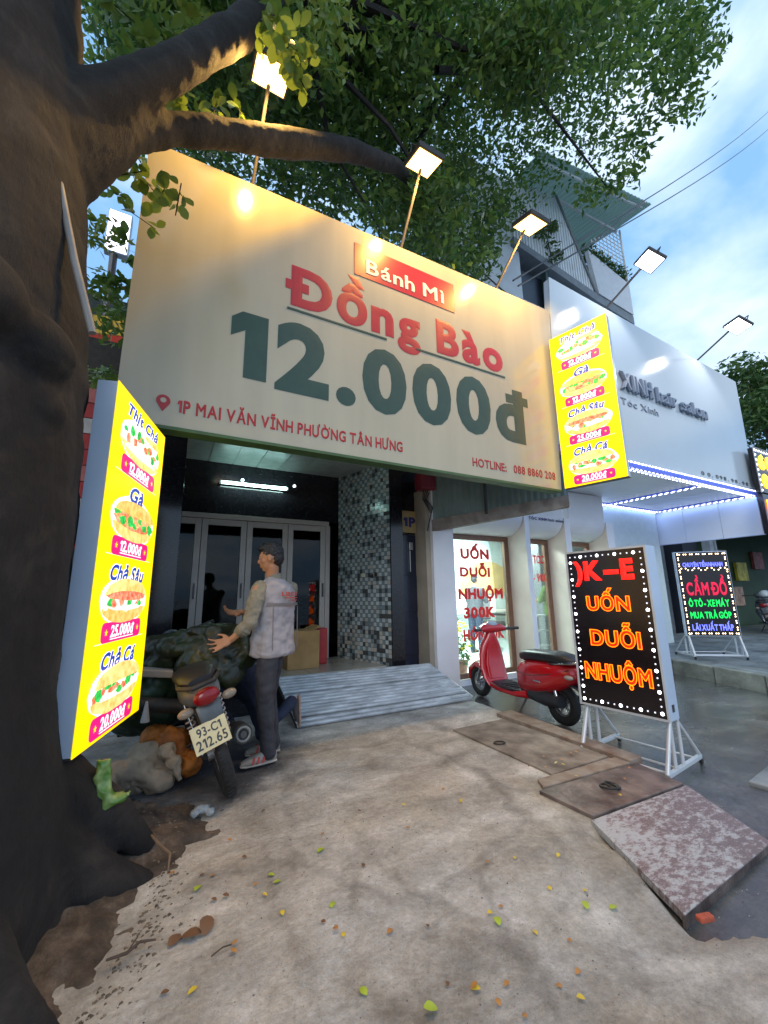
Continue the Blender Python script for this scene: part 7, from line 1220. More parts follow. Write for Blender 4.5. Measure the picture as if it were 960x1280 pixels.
# ------------------------------------------------------------------ worn motorbike seen from behind
M_mb = mat('faded_grey_plastic', (0.13, 0.15, 0.16), 0.4, var=0.25, scale=9)
M_mbk = mat('dirty_black', (0.03, 0.028, 0.026), 0.6, var=0.3, scale=20)
def motorbike(label, loc, rot, plate=True):
    o = thing('motorbike', label, 'motorbike', loc, rot=rot)
    wb = 1.24; R0 = 0.285
    for y in (0, wb):
        wh = MB().torus((0, y, R0), R0 - 0.038, 0.040, (1, 0, 0), 36, 10, 1.0).build('wheel', M_tyre, o, smooth=True)
        rim = MB().torus((0, y, R0), R0 - 0.075, 0.012, (1, 0, 0), 30, 6).cyl((-0.06, y, R0), (0.06, y, R0), 0.04)
        for i in range(18):
            a = 2 * math.pi * i / 18; rim.tube([((-1) ** i * 0.03, y, R0), (0, y + (R0 - 0.075) * math.cos(a), R0 + (R0 - 0.075) * math.sin(a))], 0.003, 4)
        rim.build('rim', M_rim, wh, smooth=True)
        tr = MB()
        for i in range(44):
            a = 2 * math.pi * i / 44; c_, s_ = math.cos(a), math.sin(a)
            tr.box((0, y + c_ * (R0 + 0.001), R0 + s_ * (R0 + 0.001)), (0.05, 0.012, 0.006), Matrix.Rotation(a - math.pi / 2, 3, 'X'))
        tr.build('tread', M_tyre, wh, kind='stuff')
    MB().loft([((0, -0.20, 0.42), (0.055, 0, 0), (0, 0.01, 0.012)), ((0, -0.23, 0.50), (0.065, 0, 0), (0, 0.012, 0.012)), ((0, -0.14, 0.60), (0.075, 0, 0), (0, 0.01, 0.015)), ((0, 0.05, 0.63), (0.075, 0, 0), (0, 0, 0.015))], n=14).build('rear_mudguard', M_mbk, o, smooth=True)
    MB().loft([((0, -0.24, 0.36), (0.038, 0, 0), (0, 0.008, 0.01)), ((0, -0.245, 0.43), (0.045, 0, 0), (0, 0.008, 0.01)), ((0, -0.225, 0.5), (0.05, 0, 0), (0, 0.01, 0.01))], n=12).build('mud_flap', mat('pale_flap', (0.22, 0.20, 0.18), 0.6), o, smooth=True)
    MB().loft([S3(-0.30, 0.72, 0.045, 0.035), S3(-0.24, 0.715, 0.09, 0.06), S3(-0.08, 0.70, 0.115, 0.085), S3(0.15, 0.67, 0.12, 0.10), S3(0.40, 0.62, 0.10, 0.11), S3(0.55, 0.56, 0.07, 0.09)], n=22, p=2.5).build('tail_body', M_mb, o, smooth=True)
    MB().ell((0, -0.30, 0.71), (0.075, 0.035, 0.05)).build('tail_light', mat('tail_red_dark', (0.28, 0.008, 0.012), 0.15), o, smooth=True)
    for s in (-1, 1): MB().ell((s * 0.125, -0.27, 0.66), (0.045, 0.03, 0.028)).build('indicator', mat('indicator_smoke', (0.28, 0.22, 0.16), 0.2), o, smooth=True)
    MB().loft([((0, -0.27, 0.66), (0.07, 0, 0), (0, 0.01, 0.01)), ((0, -0.29, 0.58), (0.065, 0, 0), (0, 0.01, 0.01)), ((0, -0.28, 0.52), (0.06, 0, 0), (0, 0.01, 0.01))], n=14).build('plate_bracket', M_mb, o, smooth=True)
    if plate:
        pr = Matrix.Rotation(R(-14), 3, 'X'); pc = Vector((-0.035, -0.315, 0.50))
        pl_ = MB().box(pc, (0.20, 0.004, 0.15), pr).build('licence_plate', mat('plate_cream', (0.72, 0.60, 0.33), 0.4, var=0.08, scale=12), o, bevel=0.002)
        U_ = pr @ Vector((1, 0, 0)); V_ = pr @ Vector((0, 0, 1)); N_ = U_.cross(V_); P_ = pc + N_ * 0.0025
        write('93-C1', P_ - U_ * 0.068 + V_ * 0.010, U_, V_, 0.136, 0.050, M_lip, pl_, depth=0.001, weight=0.02, cap=0.7)
        write('212.65', P_ - U_ * 0.085 - V_ * 0.057, U_, V_, 0.170, 0.055, M_lip, pl_, depth=0.001, weight=0.02, cap=0.7)
    MB().tube([(-0.10, 0.15, 0.77), (-0.12, -0.16, 0.785), (-0.06, -0.33, 0.79), (0.06, -0.33, 0.79), (0.12, -0.16, 0.785), (0.10, 0.15, 0.77)], 0.014, 8).build('grab_rail', M_mbk, o, smooth=True)
    MB().loft([S3(-0.24, 0.80, 0.07, 0.02), S3(-0.15, 0.81, 0.11, 0.04), S3(0.15, 0.79, 0.125, 0.045), S3(0.42, 0.75, 0.10, 0.05), S3(0.55, 0.74, 0.05, 0.02)], n=20, p=2.8).build('seat', M_seat, o, smooth=True)
    MB().loft([S3(0.50, 0.45, 0.05, 0.10), S3(0.72, 0.55, 0.055, 0.10), S3(0.95, 0.70, 0.06, 0.11), S3(1.05, 0.80, 0.05, 0.08)], n=16).build('frame_cover', M_mb, o, smooth=True)
    MB().loft([((0, 1.00, 0.30), (0.13, 0, 0), (0, .02, 0.02)), ((0, 0.98, 0.50), (0.19, 0, 0), (0, .03, 0.02)), ((0, 1.02, 0.72), (0.14, 0, 0), (0, .04, 0.02)), ((0, 1.05, 0.86), (0.07, 0, 0), (0, .04, 0.02))], n=18).build('leg_shield', M_mb, o, smooth=True)
    MB().cyl((0.07, wb, R0), (0.06, wb - 0.16, 0.72), 0.02).cyl((-0.07, wb, R0), (-0.06, wb - 0.16, 0.72), 0.02).build('fork', M_rim, o, smooth=True)
    MB().tube([(-0.34, 0.92, 0.98), (-0.12, 1.04, 0.96), (0, 1.06, 0.94), (0.12, 1.04, 0.96), (0.34, 0.92, 0.98)], 0.016, 8).build('handlebar', M_mbk, o, smooth=True)
    MB().ell((0, 1.12, 0.94), (0.09, 0.10, 0.08)).build('headlight_cowl', M_mb, o, smooth=True)
    for s in (-1, 1):
        MB().cyl((s * 0.085, -0.01, R0 + 0.02), (s * 0.10, 0.09, 0.62), 0.012).build('shock_rod', M_chr, o, smooth=True)
        sp = MB(); k_ = []
        for i in range(60):
            t = i / 59; a = t * 2 * math.pi * 8; c_ = Vector((s * (0.087 + 0.013 * t), 0.005 + 0.08 * t, 0.34 + 0.25 * t)); k_.append(c_ + Vector((0.026 * math.cos(a), 0.026 * math.sin(a), 0)))
        sp.tube(k_, 0.006, 5).build('shock_spring', mat('spring_pale', (0.45, 0.42, 0.40), 0.4), o, smooth=True)
        MB().tube([(s * 0.07, 0, R0), (s * 0.08, 0.45, 0.30)], 0.022, 8).build('swing_arm', M_mbk, o, smooth=True)
    MB().loft([S3(0.30, 0.30, 0.10, 0.07), S3(0.5, 0.31, 0.12, 0.11), S3(0.72, 0.34, 0.10, 0.09)], n=16, p=3).build('engine', M_mbk, o, smooth=True)
    mf = MB().tube([(0.15, -0.18, 0.36), (0.155, 0.0, 0.33), (0.15, 0.28, 0.27), (0.10, 0.6, 0.2)], [0.058, 0.060, 0.045, 0.018], 18).build('muffler', M_mbk, o, smooth=True)
    MB().torus((0.149, -0.185, 0.361), 0.04, 0.010, (0.02, 1, -0.15)).build('muffler_ring', mat('muffler_grey', (0.20, 0.20, 0.19), 0.4, metal=0.5), mf, smooth=True)
    MB().cyl((0.149, -0.17, 0.358), (0.149, -0.20, 0.363), 0.02).build('outlet', M_lip, mf, smooth=True)
    MB().tube([(-0.10, 0.42, 0.2), (-0.22, 0.45, 0.02)], 0.011, 6).build('kickstand', M_iron, o, smooth=True)
    MB().tube([(-0.2, 0.38, 0.27), (0.2, 0.38, 0.27)], 0.013, 6).build('footpeg', M_iron, o, smooth=True)
    return o
motorbike('worn grey motorbike with a cream plate 93-C1 212.65, seen from behind below the tarpaulin', (0.50, 3.07, 0.0), (0, R(-19), R(4)))
pk = motorbike('dark motorbike parked at the far right, in front of the green shop', (13.6, 4.6, 0.12), (0, R(-8), R(-70)), plate=False)
hm = thing('helmet', 'pale rounded helmet resting on the dark motorbike at the far right', 'helmet', (13.9, 4.72, 0.98))
MB().ell((0, 0, 0.09), (0.17, 0.14, 0.125)).build('shell', mat('helmet_pale', (0.50, 0.58, 0.58), 0.25), hm, smooth=True)
MB().torus((0, 0, 0.04), 0.145, 0.016, (0, 0, 1)).build('rim_trim', M_lip, hm, smooth=True)

# ------------------------------------------------------------------ tarpaulin bundle, bags, things by the left pillar
M_tarp = mat('olive_tarpaulin', (0.028, 0.036, 0.010), 0.4, col2=(0.008, 0.011, 0.004), scale=5, bump=0.6, bscale=12)
tb = MB(); tb.ell((0.42, 3.66, 0.86), (0.27, 0.24, 0.15)).ell((0.18, 3.72, 0.88), (0.22, 0.20, 0.12)).ell((0.60, 3.58, 0.83), (0.16, 0.2, 0.16)).ell((0.08, 3.78, 0.82), (0.20, 0.2, 0.16)).ell((0.36, 3.55, 0.74), (0.22, 0.16, 0.14)).ell((0.52, 3.46, 0.70), (0.12, 0.10, 0.12)).ell((0.38, 3.62, 0.97), (0.18, 0.15, 0.06))
o = tag(tb.build('tarpaulin_bundle', M_tarp, smooth=True), 'bundled olive green tarpaulin draped over the motorbike under the hands of the man', 'tarpaulin'); solid(o, 0.012, 1, 0.09, 0.16, 1, folds=0.045)
tb = MB(); tb.ell((-0.02, 3.75, 0.60), (0.26, 0.22, 0.16)).ell((0.0, 3.9, 0.42), (0.3, 0.25, 0.2)).ell((-0.15, 3.8, 0.5), (0.2, 0.2, 0.2))
o = tag(tb.build('tarpaulin_bundle', mat('dark_green_tarp', (0.03, 0.06, 0.03), 0.5, scale=5), smooth=True), 'darker green tarpaulin heap low behind the lit menu board', 'tarpaulin'); solid(o, 0.013, 1, 0.09, 0.14, 1, folds=0.04)
tag(MB().box((0.0, 3.55, 0.715), (0.26, 0.16, 0.05), Matrix.Rotation(R(8), 3, 'Y')).build('folded_card', mat('beige_card', (0.32, 0.26, 0.20), 0.8), bevel=0.008), 'folded beige card on the dark green heap beside the menu board', 'card')
M_cl = mat('pale_sacking', (0.46, 0.36, 0.25), 0.8, var=0.15, scale=12, bump=0.6, bscale=20)
sk = MB(); sk.ell((-0.02, 3.42, 0.10), (0.20, 0.14, 0.11)).ell((0.08, 3.36, 0.07), (0.12, 0.1, 0.09)).ell((-0.15, 3.42, 0.08), (0.1, 0.12, 0.09)).ell((0.02, 3.5, 0.18), (0.12, 0.1, 0.08))
o = tag(sk.build('cloth_sack', M_cl, smooth=True), 'crumpled greyish beige cloth sack on the ground left of the motorbike wheel', 'sack'); solid(o, 0.008, 1, 0.06, 0.10, 1, folds=0.03)
sk = MB(); sk.ell((0.15, 3.50, 0.20), (0.13, 0.11, 0.14)).ell((0.24, 3.42, 0.10), (0.12, 0.10, 0.07)).ell((0.06, 3.55, 0.28), (0.09, 0.08, 0.07))
o = tag(sk.build('orange_bag', mat('orange_cloth', (0.52, 0.17, 0.02), 0.6, col2=(0.20, 0.06, 0.01), scale=9, bump=0.4), smooth=True), 'crumpled orange bag between the beige sack and the motorbike plate', 'bag'); solid(o, 0.008, 1, 0.05, 0.09, 1, folds=0.03)
sk = MB(); sk.tube([(0.10, 3.36, 0.26), (0.17, 3.31, 0.17), (0.22, 3.29, 0.05)], [0.03, 0.05, 0.015], 8).ell((0.13, 3.36, 0.22), (0.06, 0.03, 0.06))
o = tag(sk.build('cloth_rag', M_cl, smooth=True), 'pale rag hanging down over the front of the orange bag', 'rag'); solid(o, 0.008, 1, 0.04, 0.05, 2)
tag(MB().tube([(-0.10, 3.50, 0.52), (0.28, 3.44, 0.47)], 0.05, 10).build('rolled_mat', M_mbk, smooth=True), 'dark rolled mat lying left of the motorbike tail light', 'mat')
tag(MB().cyl((-0.02, 3.4, 0.42), (-0.02, 3.4, 0.55), 0.03, 0.008, 10).build('paper_cone', mat('paper_white', (0.5, 0.5, 0.47), 0.7), smooth=True), 'small white paper cone against the right edge of the menu board', 'cone')

# things standing in the salon window
pt = thing('flower_stand', 'yellow flowers in the left salon window behind the scooter', 'flowers', (4.25, 5.35, 0.0))
fl = MB()
for i in range(26): fl.ell((random.uniform(-.16, .16), random.uniform(-.1, .1), random.choice([0.42, 0.72]) + random.uniform(-.09, .09)), (0.045, 0.045, 0.02), 8, 4)
fl.build('blossoms', mat('yellow_petals', (0.80, 0.62, 0.02), 0.5), pt, kind='stuff')
leaf_cloud('leaves', [(4.25, 5.35, 0.45, 0.2, 130), (4.25, 5.35, 0.25, 0.16, 80), (4.15, 5.4, 0.85, 0.14, 60)], 0.10, ML_mid, pt, 41)
MB().cyl((0, 0, 0), (0, 0, 0.2), 0.10, 0.14).build('pot', mat('terracotta', (0.35, 0.14, 0.08), 0.7), pt, smooth=True)
ch_ = thing('barber_chair', 'black and grey styling chair seen through the left salon window', 'chair', (6.55, 7.1, 0.0))
MB().box((0, 0, 0.55), (0.5, 0.5, 0.14)).build('seat', M_seat, ch_, bevel=0.04)
MB().box((0, 0.24, 0.88), (0.46, 0.12, 0.5)).build('backrest', mat('grey_leather', (0.18, 0.17, 0.17), 0.4), ch_, bevel=0.04)
MB().cyl((0, 0, 0.04), (0, 0, 0.5), 0.035).cyl((0, 0, 0), (0, 0, 0.04), 0.26).build('pedestal', M_chr, ch_, smooth=True)
for s in (-1, 1): MB().box((s * 0.27, 0, 0.75), (0.07, 0.42, 0.05)).build('armrest', M_seat, ch_, bevel=0.015)
tr_ = thing('salon_trolley', 'small wheeled grey trolley seen low in the second salon window', 'trolley', (7.05, 6.2, 0.0))
for z in (0.15, 0.45, 0.75): MB().box((0, 0, z), (0.3, 0.3, 0.03)).build('tray', M_al, tr_, bevel=0.004)
for x in (-.13, .13):
    for y in (-.13, .13): MB().cyl((x, y, 0.02), (x, y, 0.78), 0.01, n=8).build('leg', M_iron, tr_, smooth=True)
# ------------------------------------------------------------------ people
M_skin = mat('skin', (0.42, 0.20, 0.10), 0.5, var=0.06, scale=9)
M_hair = mat('black_hair', (0.010, 0.009, 0.009), 0.5, var=0.2, scale=60)
def V3(*a): return Vector(a)
def limb(mb, pts, rad, n=14): mb.tube(pts, rad, n); [mb.ell(p, (r, r, r), 12, 8) for p, r in zip(pts, rad)]
def hand(mb, wrist, palm_dir, palm_n, side, curl=0.35, s=1.0, spread=0.16):
    """palm, four fingers of unequal length and a thumb from the side of the palm"""
    d = palm_dir.normalized(); n = (palm_n - d * palm_n.dot(d)).normalized(); t = d.cross(n) * side
    c = wrist + d * 0.045 * s
    rot = Matrix((t, d, n)).transposed()
    mb.ell(c, (0.040 * s, 0.052 * s, 0.017 * s), 12, 8, rot)
    for i, (off, L) in enumerate(((-0.030, 0.062), (-0.010, 0.074), (0.010, 0.070), (0.029, 0.055))):
        b = wrist + d * 0.085 * s + t * off * s; dd_ = (d + t * (i - 1.5) * spread).normalized()
        q = [b - d * 0.02 * s, b + dd_ * L * 0.45 * s - n * curl * 0.012 * s]; q.append(q[1] + (dd_ * L * 0.32 - n * curl * L * 0.32) * s); q.append(q[2] + (dd_ * L * 0.2 - n * curl * L * 0.42) * s)
        mb.tube(q, [0.0095 * s, 0.0088 * s, 0.008 * s, 0.0068 * s], 8); mb.ell(q[-1], (0.007 * s,) * 3, 8, 6)
    b = wrist + d * 0.022 * s - t * 0.030 * s
    q = [b, b + (d * 0.022 - t * 0.026 - n * 0.006) * s, b + (d * 0.050 - t * 0.040 - n * 0.014) * s]
    mb.tube(q, [0.013 * s, 0.011 * s, 0.0085 * s], 8); mb.ell(q[-1], (0.0085 * s,) * 3, 8, 6)
def head(mb, c, face, s=1.0):
    f = face.normalized(); r_ = Vector((0, 0, 1)).cross(f).normalized(); u = f.cross(r_); rot = Matrix((f, r_, u)).transposed()
    def at(a, b, e): return c + (f * a + r_ * b + u * e) * s
    def E_(p, r): mb.ell(at(*p), tuple(k * s for k in r), 14, 10, rot)
    E_((-0.008, 0, 0.022), (0.094, 0.073, 0.090)); E_((0.028, 0, -0.03), (0.060, 0.056, 0.076)); E_((0.050, 0, -0.088), (0.026, 0.026, 0.020))
    E_((0.092, 0, -0.018), (0.020, 0.013, 0.020)); E_((0.082, 0, 0.005), (0.016, 0.010, 0.03)); E_((0.080, 0, -0.054), (0.014, 0.024, 0.009)); E_((0.078, 0, -0.066), (0.013, 0.021, 0.008))
    E_((0.074, 0, 0.030), (0.018, 0.052, 0.012))
    for s_ in (-1, 1): E_((0.070, 0.030 * s_, 0.012), (0.012, 0.014, 0.010)); E_((-0.005, 0.078 * s_, -0.004), (0.019, 0.009, 0.030)); E_((0.045, 0.04 * s_, -0.02), (0.028, 0.022, 0.025))
    return rot, at
def face_parts(par, at, rot, s=1.0):
    for k in (-1, 1):
        e = MB().ell(at(0.081, 0.030 * k, 0.012), (0.006 * s, 0.011 * s, 0.006 * s), 10, 6, rot).build('eye', mat('eye_white', (0.7, 0.68, 0.65), 0.2), par, smooth=True, world=True)
        MB().ell(at(0.0855, 0.030 * k, 0.012), (0.003 * s, 0.005 * s, 0.005 * s), 8, 6, rot).build('iris', mat('iris_dark', (0.02, 0.012, 0.01), 0.1), e, smooth=True, world=True)
        MB().ell(at(0.088, 0.030 * k, 0.030), (0.005 * s, 0.016 * s, 0.0035 * s), 8, 6, rot).build('eyebrow', M_hair, par, smooth=True, world=True)
def tor(c, ax, a, b): 
    x = Vector((math.cos(ax), math.sin(ax), 0)); return (c, x * a, Vector((-x.y, x.x, 0)) * b)
def shoe(name, heel, toe, m, par, sole):
    d = (toe - heel); L = d.length; d.normalize(); s = Vector((0, 0, 1)).cross(d).normalized(); up_ = d.cross(s)
    up_ = Vector((0, 0, 1)) if abs(d.z) < 0.5 else up_
    u = MB().loft([(heel + up_ * 0.045, s * 0.026, up_ * 0.035), (heel + d * 0.03 + up_ * 0.052, s * 0.036, up_ * 0.048), (heel + d * L * 0.35 + up_ * 0.05, s * 0.038, up_ * 0.046), (heel + d * L * 0.6 + up_ * 0.036, s * 0.045, up_ * 0.032), (heel + d * L * 0.85 + up_ * 0.028, s * 0.044, up_ * 0.024), (toe + up_ * 0.022, s * 0.024, up_ * 0.014)], n=18, p=2.3).build(name, m, par, smooth=True, world=True)
    MB().loft([(heel - d * 0.004 + up_ * 0.010, s * 0.028, up_ * 0.010), (heel + d * 0.04 + up_ * 0.010, s * 0.039, up_ * 0.011), (heel + d * L * 0.6 + up_ * 0.010, s * 0.048, up_ * 0.011), (heel + d * L * 0.88 + up_ * 0.010, s * 0.046, up_ * 0.010), (toe + d * 0.005 + up_ * 0.011, s * 0.026, up_ * 0.009)], n=18, p=2.6).build('sole', sole, u, smooth=True, world=True)
    return u, d, s, up_

# --- the standing man
man = thing('person', 'man standing in a light vest and dark trousers, reaching over the tarpaulin bundle', 'person', (0.84, 3.45, 0.0))
g0 = 0.012
sh = V3(0.835, 3.475, 1.315); hip = V3(0.84, 3.47, 0.86); sax = R(33)          # the shoulder line runs along this heading
SL = sh + V3(-0.148, -0.095, -0.01); SR = sh + V3(0.148, 0.095, -0.005)
EL, WL = V3(0.615, 3.29, 1.04), V3(0.50, 3.34, 0.93)
ER, WR = V3(0.86, 3.76, 1.08), V3(0.625, 3.70, 1.115)
HL, HR = hip + V3(-0.05, -0.075, 0), hip + V3(0.05, 0.075, 0)
KL, AL = V3(0.775, 3.385, 0.47), V3(0.825, 3.40, 0.095)
KR, AR = V3(0.845, 3.57, 0.47), V3(0.90, 3.585, 0.095)
hc = V3(0.79, 3.445, 1.555); fd = V3(-0.93, 0.36, -0.12)
b = MB()
rot_h, at_h = head(b, hc, fd, 0.97)
limb(b, [sh + V3(0.0, 0, 0.02), sh + V3(-0.02, -0.01, 0.09), hc + V3(0.02, 0, -0.07)], [0.065, 0.053, 0.052])
b.loft([tor(hip + V3(0, 0, -0.08), sax, 0.15, 0.10), tor(hip + V3(0, 0, 0.08), sax, 0.135, 0.09), tor(hip.lerp(sh, 0.5), sax, 0.14, 0.09), tor(sh + V3(0, 0, -0.08), sax, 0.16, 0.10), tor(sh, sax, 0.13, 0.075), tor(sh + V3(0, 0, 0.05), sax, 0.06, 0.05)], n=20)
limb(b, [SL, EL, WL], [0.045, 0.038, 0.025]); limb(b, [SR, ER, WR], [0.045, 0.038, 0.025])
limb(b, [HL, KL, AL], [0.075, 0.052, 0.036]); limb(b, [HR, KR, AR], [0.075, 0.052, 0.036])
b.ell(AL + V3(-0.05, 0, -0.05), (0.08, 0.03, 0.03)); b.ell(AR + V3(-0.05, 0, -0.05), (0.08, 0.03, 0.03))
hand(b, WL, V3(-0.9, 0.15, -0.35), V3(0.15, 0.75, -0.55), 1, 0.5, 1.05, 0.3)
hand(b, WR, V3(-0.95, -0.1, -0.05), V3(0.1, 0.5, -0.85), -1, 1.0, 1.0)
body_o = b.build('body', M_skin, man, world=True, smooth=True); solid(body_o, 0.0065, 3)
face_parts(man, at_h, rot_h, 0.97)
hr = MB(); 
hr.ell(at_h(-0.022, 0, 0.048), (0.093, 0.078, 0.082), 16, 10, rot_h).ell(at_h(-0.055, 0, 0.0), (0.058, 0.066, 0.072), 14, 9, rot_h).ell(at_h(0.045, 0, 0.092), (0.05, 0.058, 0.035), 12, 8, rot_h).ell(at_h(0.0, 0, 0.105), (0.07, 0.06, 0.035), 12, 8, rot_h).ell(at_h(-0.03, 0.03, 0.11), (0.045, 0.04, 0.03), 12, 8, rot_h)
h_o = hr.build('hair', M_hair, man, world=True, smooth=True); solid(h_o, 0.005, 0, 0.022, 0.010, 3)
M_vest = mat('pale_grey_vest', (0.36, 0.33, 0.335), 0.75, var=0.10, scale=9, bump=0.35, bscale=9)
M_slv = mat('sand_sleeve', (0.24, 0.215, 0.155), 0.8, var=0.12, scale=9, bump=0.35, bscale=14)
v = MB()
v.loft([tor(hip + V3(0.0, 0, -0.085), sax, 0.185, 0.148), tor(hip + V3(0, 0, -0.06), sax, 0.200, 0.162), tor(hip + V3(-0.005, 0, 0.03), sax, 0.192, 0.150), tor(hip.lerp(sh, 0.35) + V3(0.01, 0.0, 0), sax, 0.176, 0.130), tor(hip.lerp(sh, 0.65) + V3(0.012, 0, 0), sax, 0.190, 0.134), tor(sh + V3(0.01, 0, -0.05), sax, 0.198, 0.130), tor(sh + V3(0.01, 0, 0.02), sax, 0.165, 0.105), tor(sh + V3(0.0, 0, 0.062), sax, 0.088, 0.074), tor(sh + V3(-0.01, 0, 0.085), sax, 0.063, 0.060)], n=30, p=2.25)
vo = v.build('vest', M_vest, man, world=True, smooth=True); solid(vo, 0.009, 1, 0.034, 0.075, 2)
k = MB().loft([tor(sh + V3(-0.005, 0, 0.070), sax, 0.070, 0.067), tor(sh + V3(-0.014, -0.003, 0.120), sax, 0.061, 0.060)], n=22, cap=False)
k.build('collar', M_slv, man, world=True, smooth=True)
for (a_, e_, w_, nm) in ((SL, EL, WL, 'l'), (SR, ER, WR, 'r')):
    c_ = MB(); m_ = e_.lerp(w_, 0.42)
    limb(c_, [a_ + V3(0.02, 0.02, -0.01), a_.lerp(e_, 0.5), e_, m_], [0.072, 0.062, 0.055, 0.052]); 
    dr_ = (w_ - e_).normalized(); c_.torus(m_, 0.045, 0.014, dr_, 20, 8).torus(m_ - dr_ * 0.02, 0.048, 0.013, dr_, 20, 8)
    so = c_.build('sleeve', M_slv, man, world=True, smooth=True); solid(so, 0.007, 1, 0.028, 0.045, 2)
for s_ in (-0.13, 0.13):
    MB().tube([Vector((0.85, 3.475, z_)) + Vector((math.cos(sax), math.sin(sax), 0)) * s_ * 1.1 + Vector((math.sin(sax), -math.cos(sax), 0)) * (0.118 + 0.02 * (1.2 - z_)) for z_ in (0.83, 0.95, 1.08, 1.16)], 0.0035, 5).build('vest_seam', mat('seam_grey', (0.20, 0.18, 0.18), 0.8), man, world=True, smooth=True)
# reflective band and print across the back
bk = Vector((math.sin(sax), -math.cos(sax), 0)); xa = Vector((math.cos(sax), math.sin(sax), 0))
M_band = mat('grey_band', (0.17, 0.15, 0.14), 0.5)
def backpt(s, z, lift=0.004):
    t = min(1, max(0, (z - hip.z) / (sh.z - 0.05 - hip.z))); a, bb_ = 0.186 + 0.012 * t, 0.143 - 0.014 * t
    k_ = max(-1, min(1, s / a)); return Vector((0.85, 3.475, z)) + xa * s + bk * ((bb_ + 0.006) * (1 - abs(k_) ** 2.25) ** (1 / 2.25) + lift + 0.012)
bd = MB(); rows = []
for i in range(17):
    s = -0.18 + 0.36 * i / 16; rows.append((backpt(s, 1.168), backpt(s, 1.190)))
vs = [p for r in rows for p in r]; bd.add(vs, [(2 * i, 2 * i + 2, 2 * i + 3, 2 * i + 1) for i in range(16)]); bd.build('band', M_band, man, world=True, smooth=True)
M_vred = mat('vest_red_print', (0.50, 0.06, 0.04), 0.6)
# lettering follows the curve of the back
def curved(text, z, h, wd, par):
    ls, (x0, x1, y0, y1) = layout(text, 0.05, 0.08)
    for l, f in ls:
        MB().add([backpt(-wd / 2 + 0.02 + (v_[0] - x0) / (x1 - x0) * wd, z + (v_[1] - y0) / (y1 - y0) * h, 0.006 + v_[2] * 0.02) for v_ in l], f).build('letter', M_vred, par, world=True)
curved('LIBCO', 1.245, 0.034, 0.20, man)
for z_, a_, b_ in ((1.226, -0.05, 0.12), (1.206, 0.02, 0.11)):
    MB().add([backpt(a_ + (b_ - a_) * i_ / 6, z_ + k_ * 0.009, 0.008) for i_ in range(7) for k_ in (0, 1)], [(2 * i_, 2 * i_ + 2, 2 * i_ + 3, 2 * i_ + 1) for i_ in range(6)]).build('print_line', M_vred, man, world=True)
M_trs = mat('charcoal_trousers', (0.045, 0.044, 0.052), 0.8, var=0.15, scale=10, bump=0.4, bscale=12)
t_ = MB(); limb(t_, [HL + V3(0, 0, 0.02), HL.lerp(KL, 0.55), KL, KL.lerp(AL, 0.5), AL + V3(-0.005, 0, -0.015)], [0.088, 0.080, 0.068, 0.063, 0.058])
limb(t_, [HR + V3(0, 0, 0.02), HR.lerp(KR, 0.55), KR, KR.lerp(AR, 0.5), AR + V3(0, 0, -0.015)], [0.088, 0.080, 0.068, 0.063, 0.058])
t_.ell(hip + V3(0, 0, -0.03), (0.125, 0.115, 0.11))
to = t_.build('trousers', M_trs, man, world=True, smooth=True); solid(to, 0.009, 2, 0.026, 0.08, 2)
M_shoe = mat('grey_canvas', (0.30, 0.27, 0.23), 0.7, scale=20); M_sole = mat('worn_sole', (0.42, 0.38, 0.32), 0.7)
for A_ in (AL, AR):
    he = V3(A_.x + 0.055, A_.y, g0); tt = V3(A_.x - 0.205, A_.y + (0.02 if A_ is AR else -0.012), g0)
    u, d, s, up_ = shoe('shoe', he, tt, M_shoe, man, M_sole)
    for q in (0.10, 0.14, 0.175):
        for s_ in (-1, 1):
            MB().prism([he + d * (q + 0.0) + s * s_ * 0.0445 + up_ * 0.022, he + d * (q + 0.016) + s * s_ * 0.0450 + up_ * 0.022, he + d * (q + 0.004) + s * s_ * 0.036 + up_ * 0.062, he + d * (q - 0.012) + s * s_ * 0.036 + up_ * 0.062], s * s_ * 0.004).build('red_stripe', mat('shoe_red', (0.5, 0.05, 0.04), 0.6), u, world=True)

# --- the crouching person behind him, almost hidden
cp = thing('person', 'crouching person in dark clothes half hidden behind the standing man, one sole showing', 'person', (0.85, 4.05, 0.0))
b = MB(); chp = V3(0.80, 4.02, 0.40); csh = V3(0.64, 4.0, 0.70); chh = V3(0.60, 3.98, 0.86)
rt, at_c = head(b, chh, V3(-0.9, 0.1, -0.5), 0.95)
limb(b, [csh, chh + V3(0.03, 0, -0.07)], [0.06, 0.052])
b.loft([(chp, V3(0, 0.15, 0), V3(0.08, 0, 0.05)), (chp.lerp(csh, 0.5), V3(0, 0.14, 0), V3(0.09, 0, 0.04)), (csh, V3(0, 0.15, 0), V3(0.08, 0, 0.03))], n=18)
LA = [V3(0.64, 3.85, 0.68), V3(0.45, 3.82, 0.58), V3(0.28, 3.86, 0.50)]; RA = [V3(0.64, 4.15, 0.68), V3(0.42, 4.2, 0.58), V3(0.28, 4.12, 0.50)]
limb(b, LA, [0.045, 0.036, 0.025]); limb(b, RA, [0.045, 0.036, 0.025])
hand(b, LA[-1], V3(-1, 0, -.2), V3(0, 0, -1), 1, 0.7); hand(b, RA[-1], V3(-1, 0, -.2), V3(0, 0, -1), -1, 0.7)
LL = [V3(0.80, 3.94, 0.40), V3(0.88, 3.86, 0.09), V3(1.16, 3.93, 0.30)]; RL = [V3(0.80, 4.12, 0.40), V3(0.50, 4.18, 0.38), V3(0.66, 4.18, 0.08)]
limb(b, LL, [0.075, 0.055, 0.038]); limb(b, RL, [0.075, 0.055, 0.038])
bo = b.build('body', M_skin, cp, world=True, smooth=True); solid(bo, 0.009, 2)
face_parts(cp, at_c, rt, 0.95)
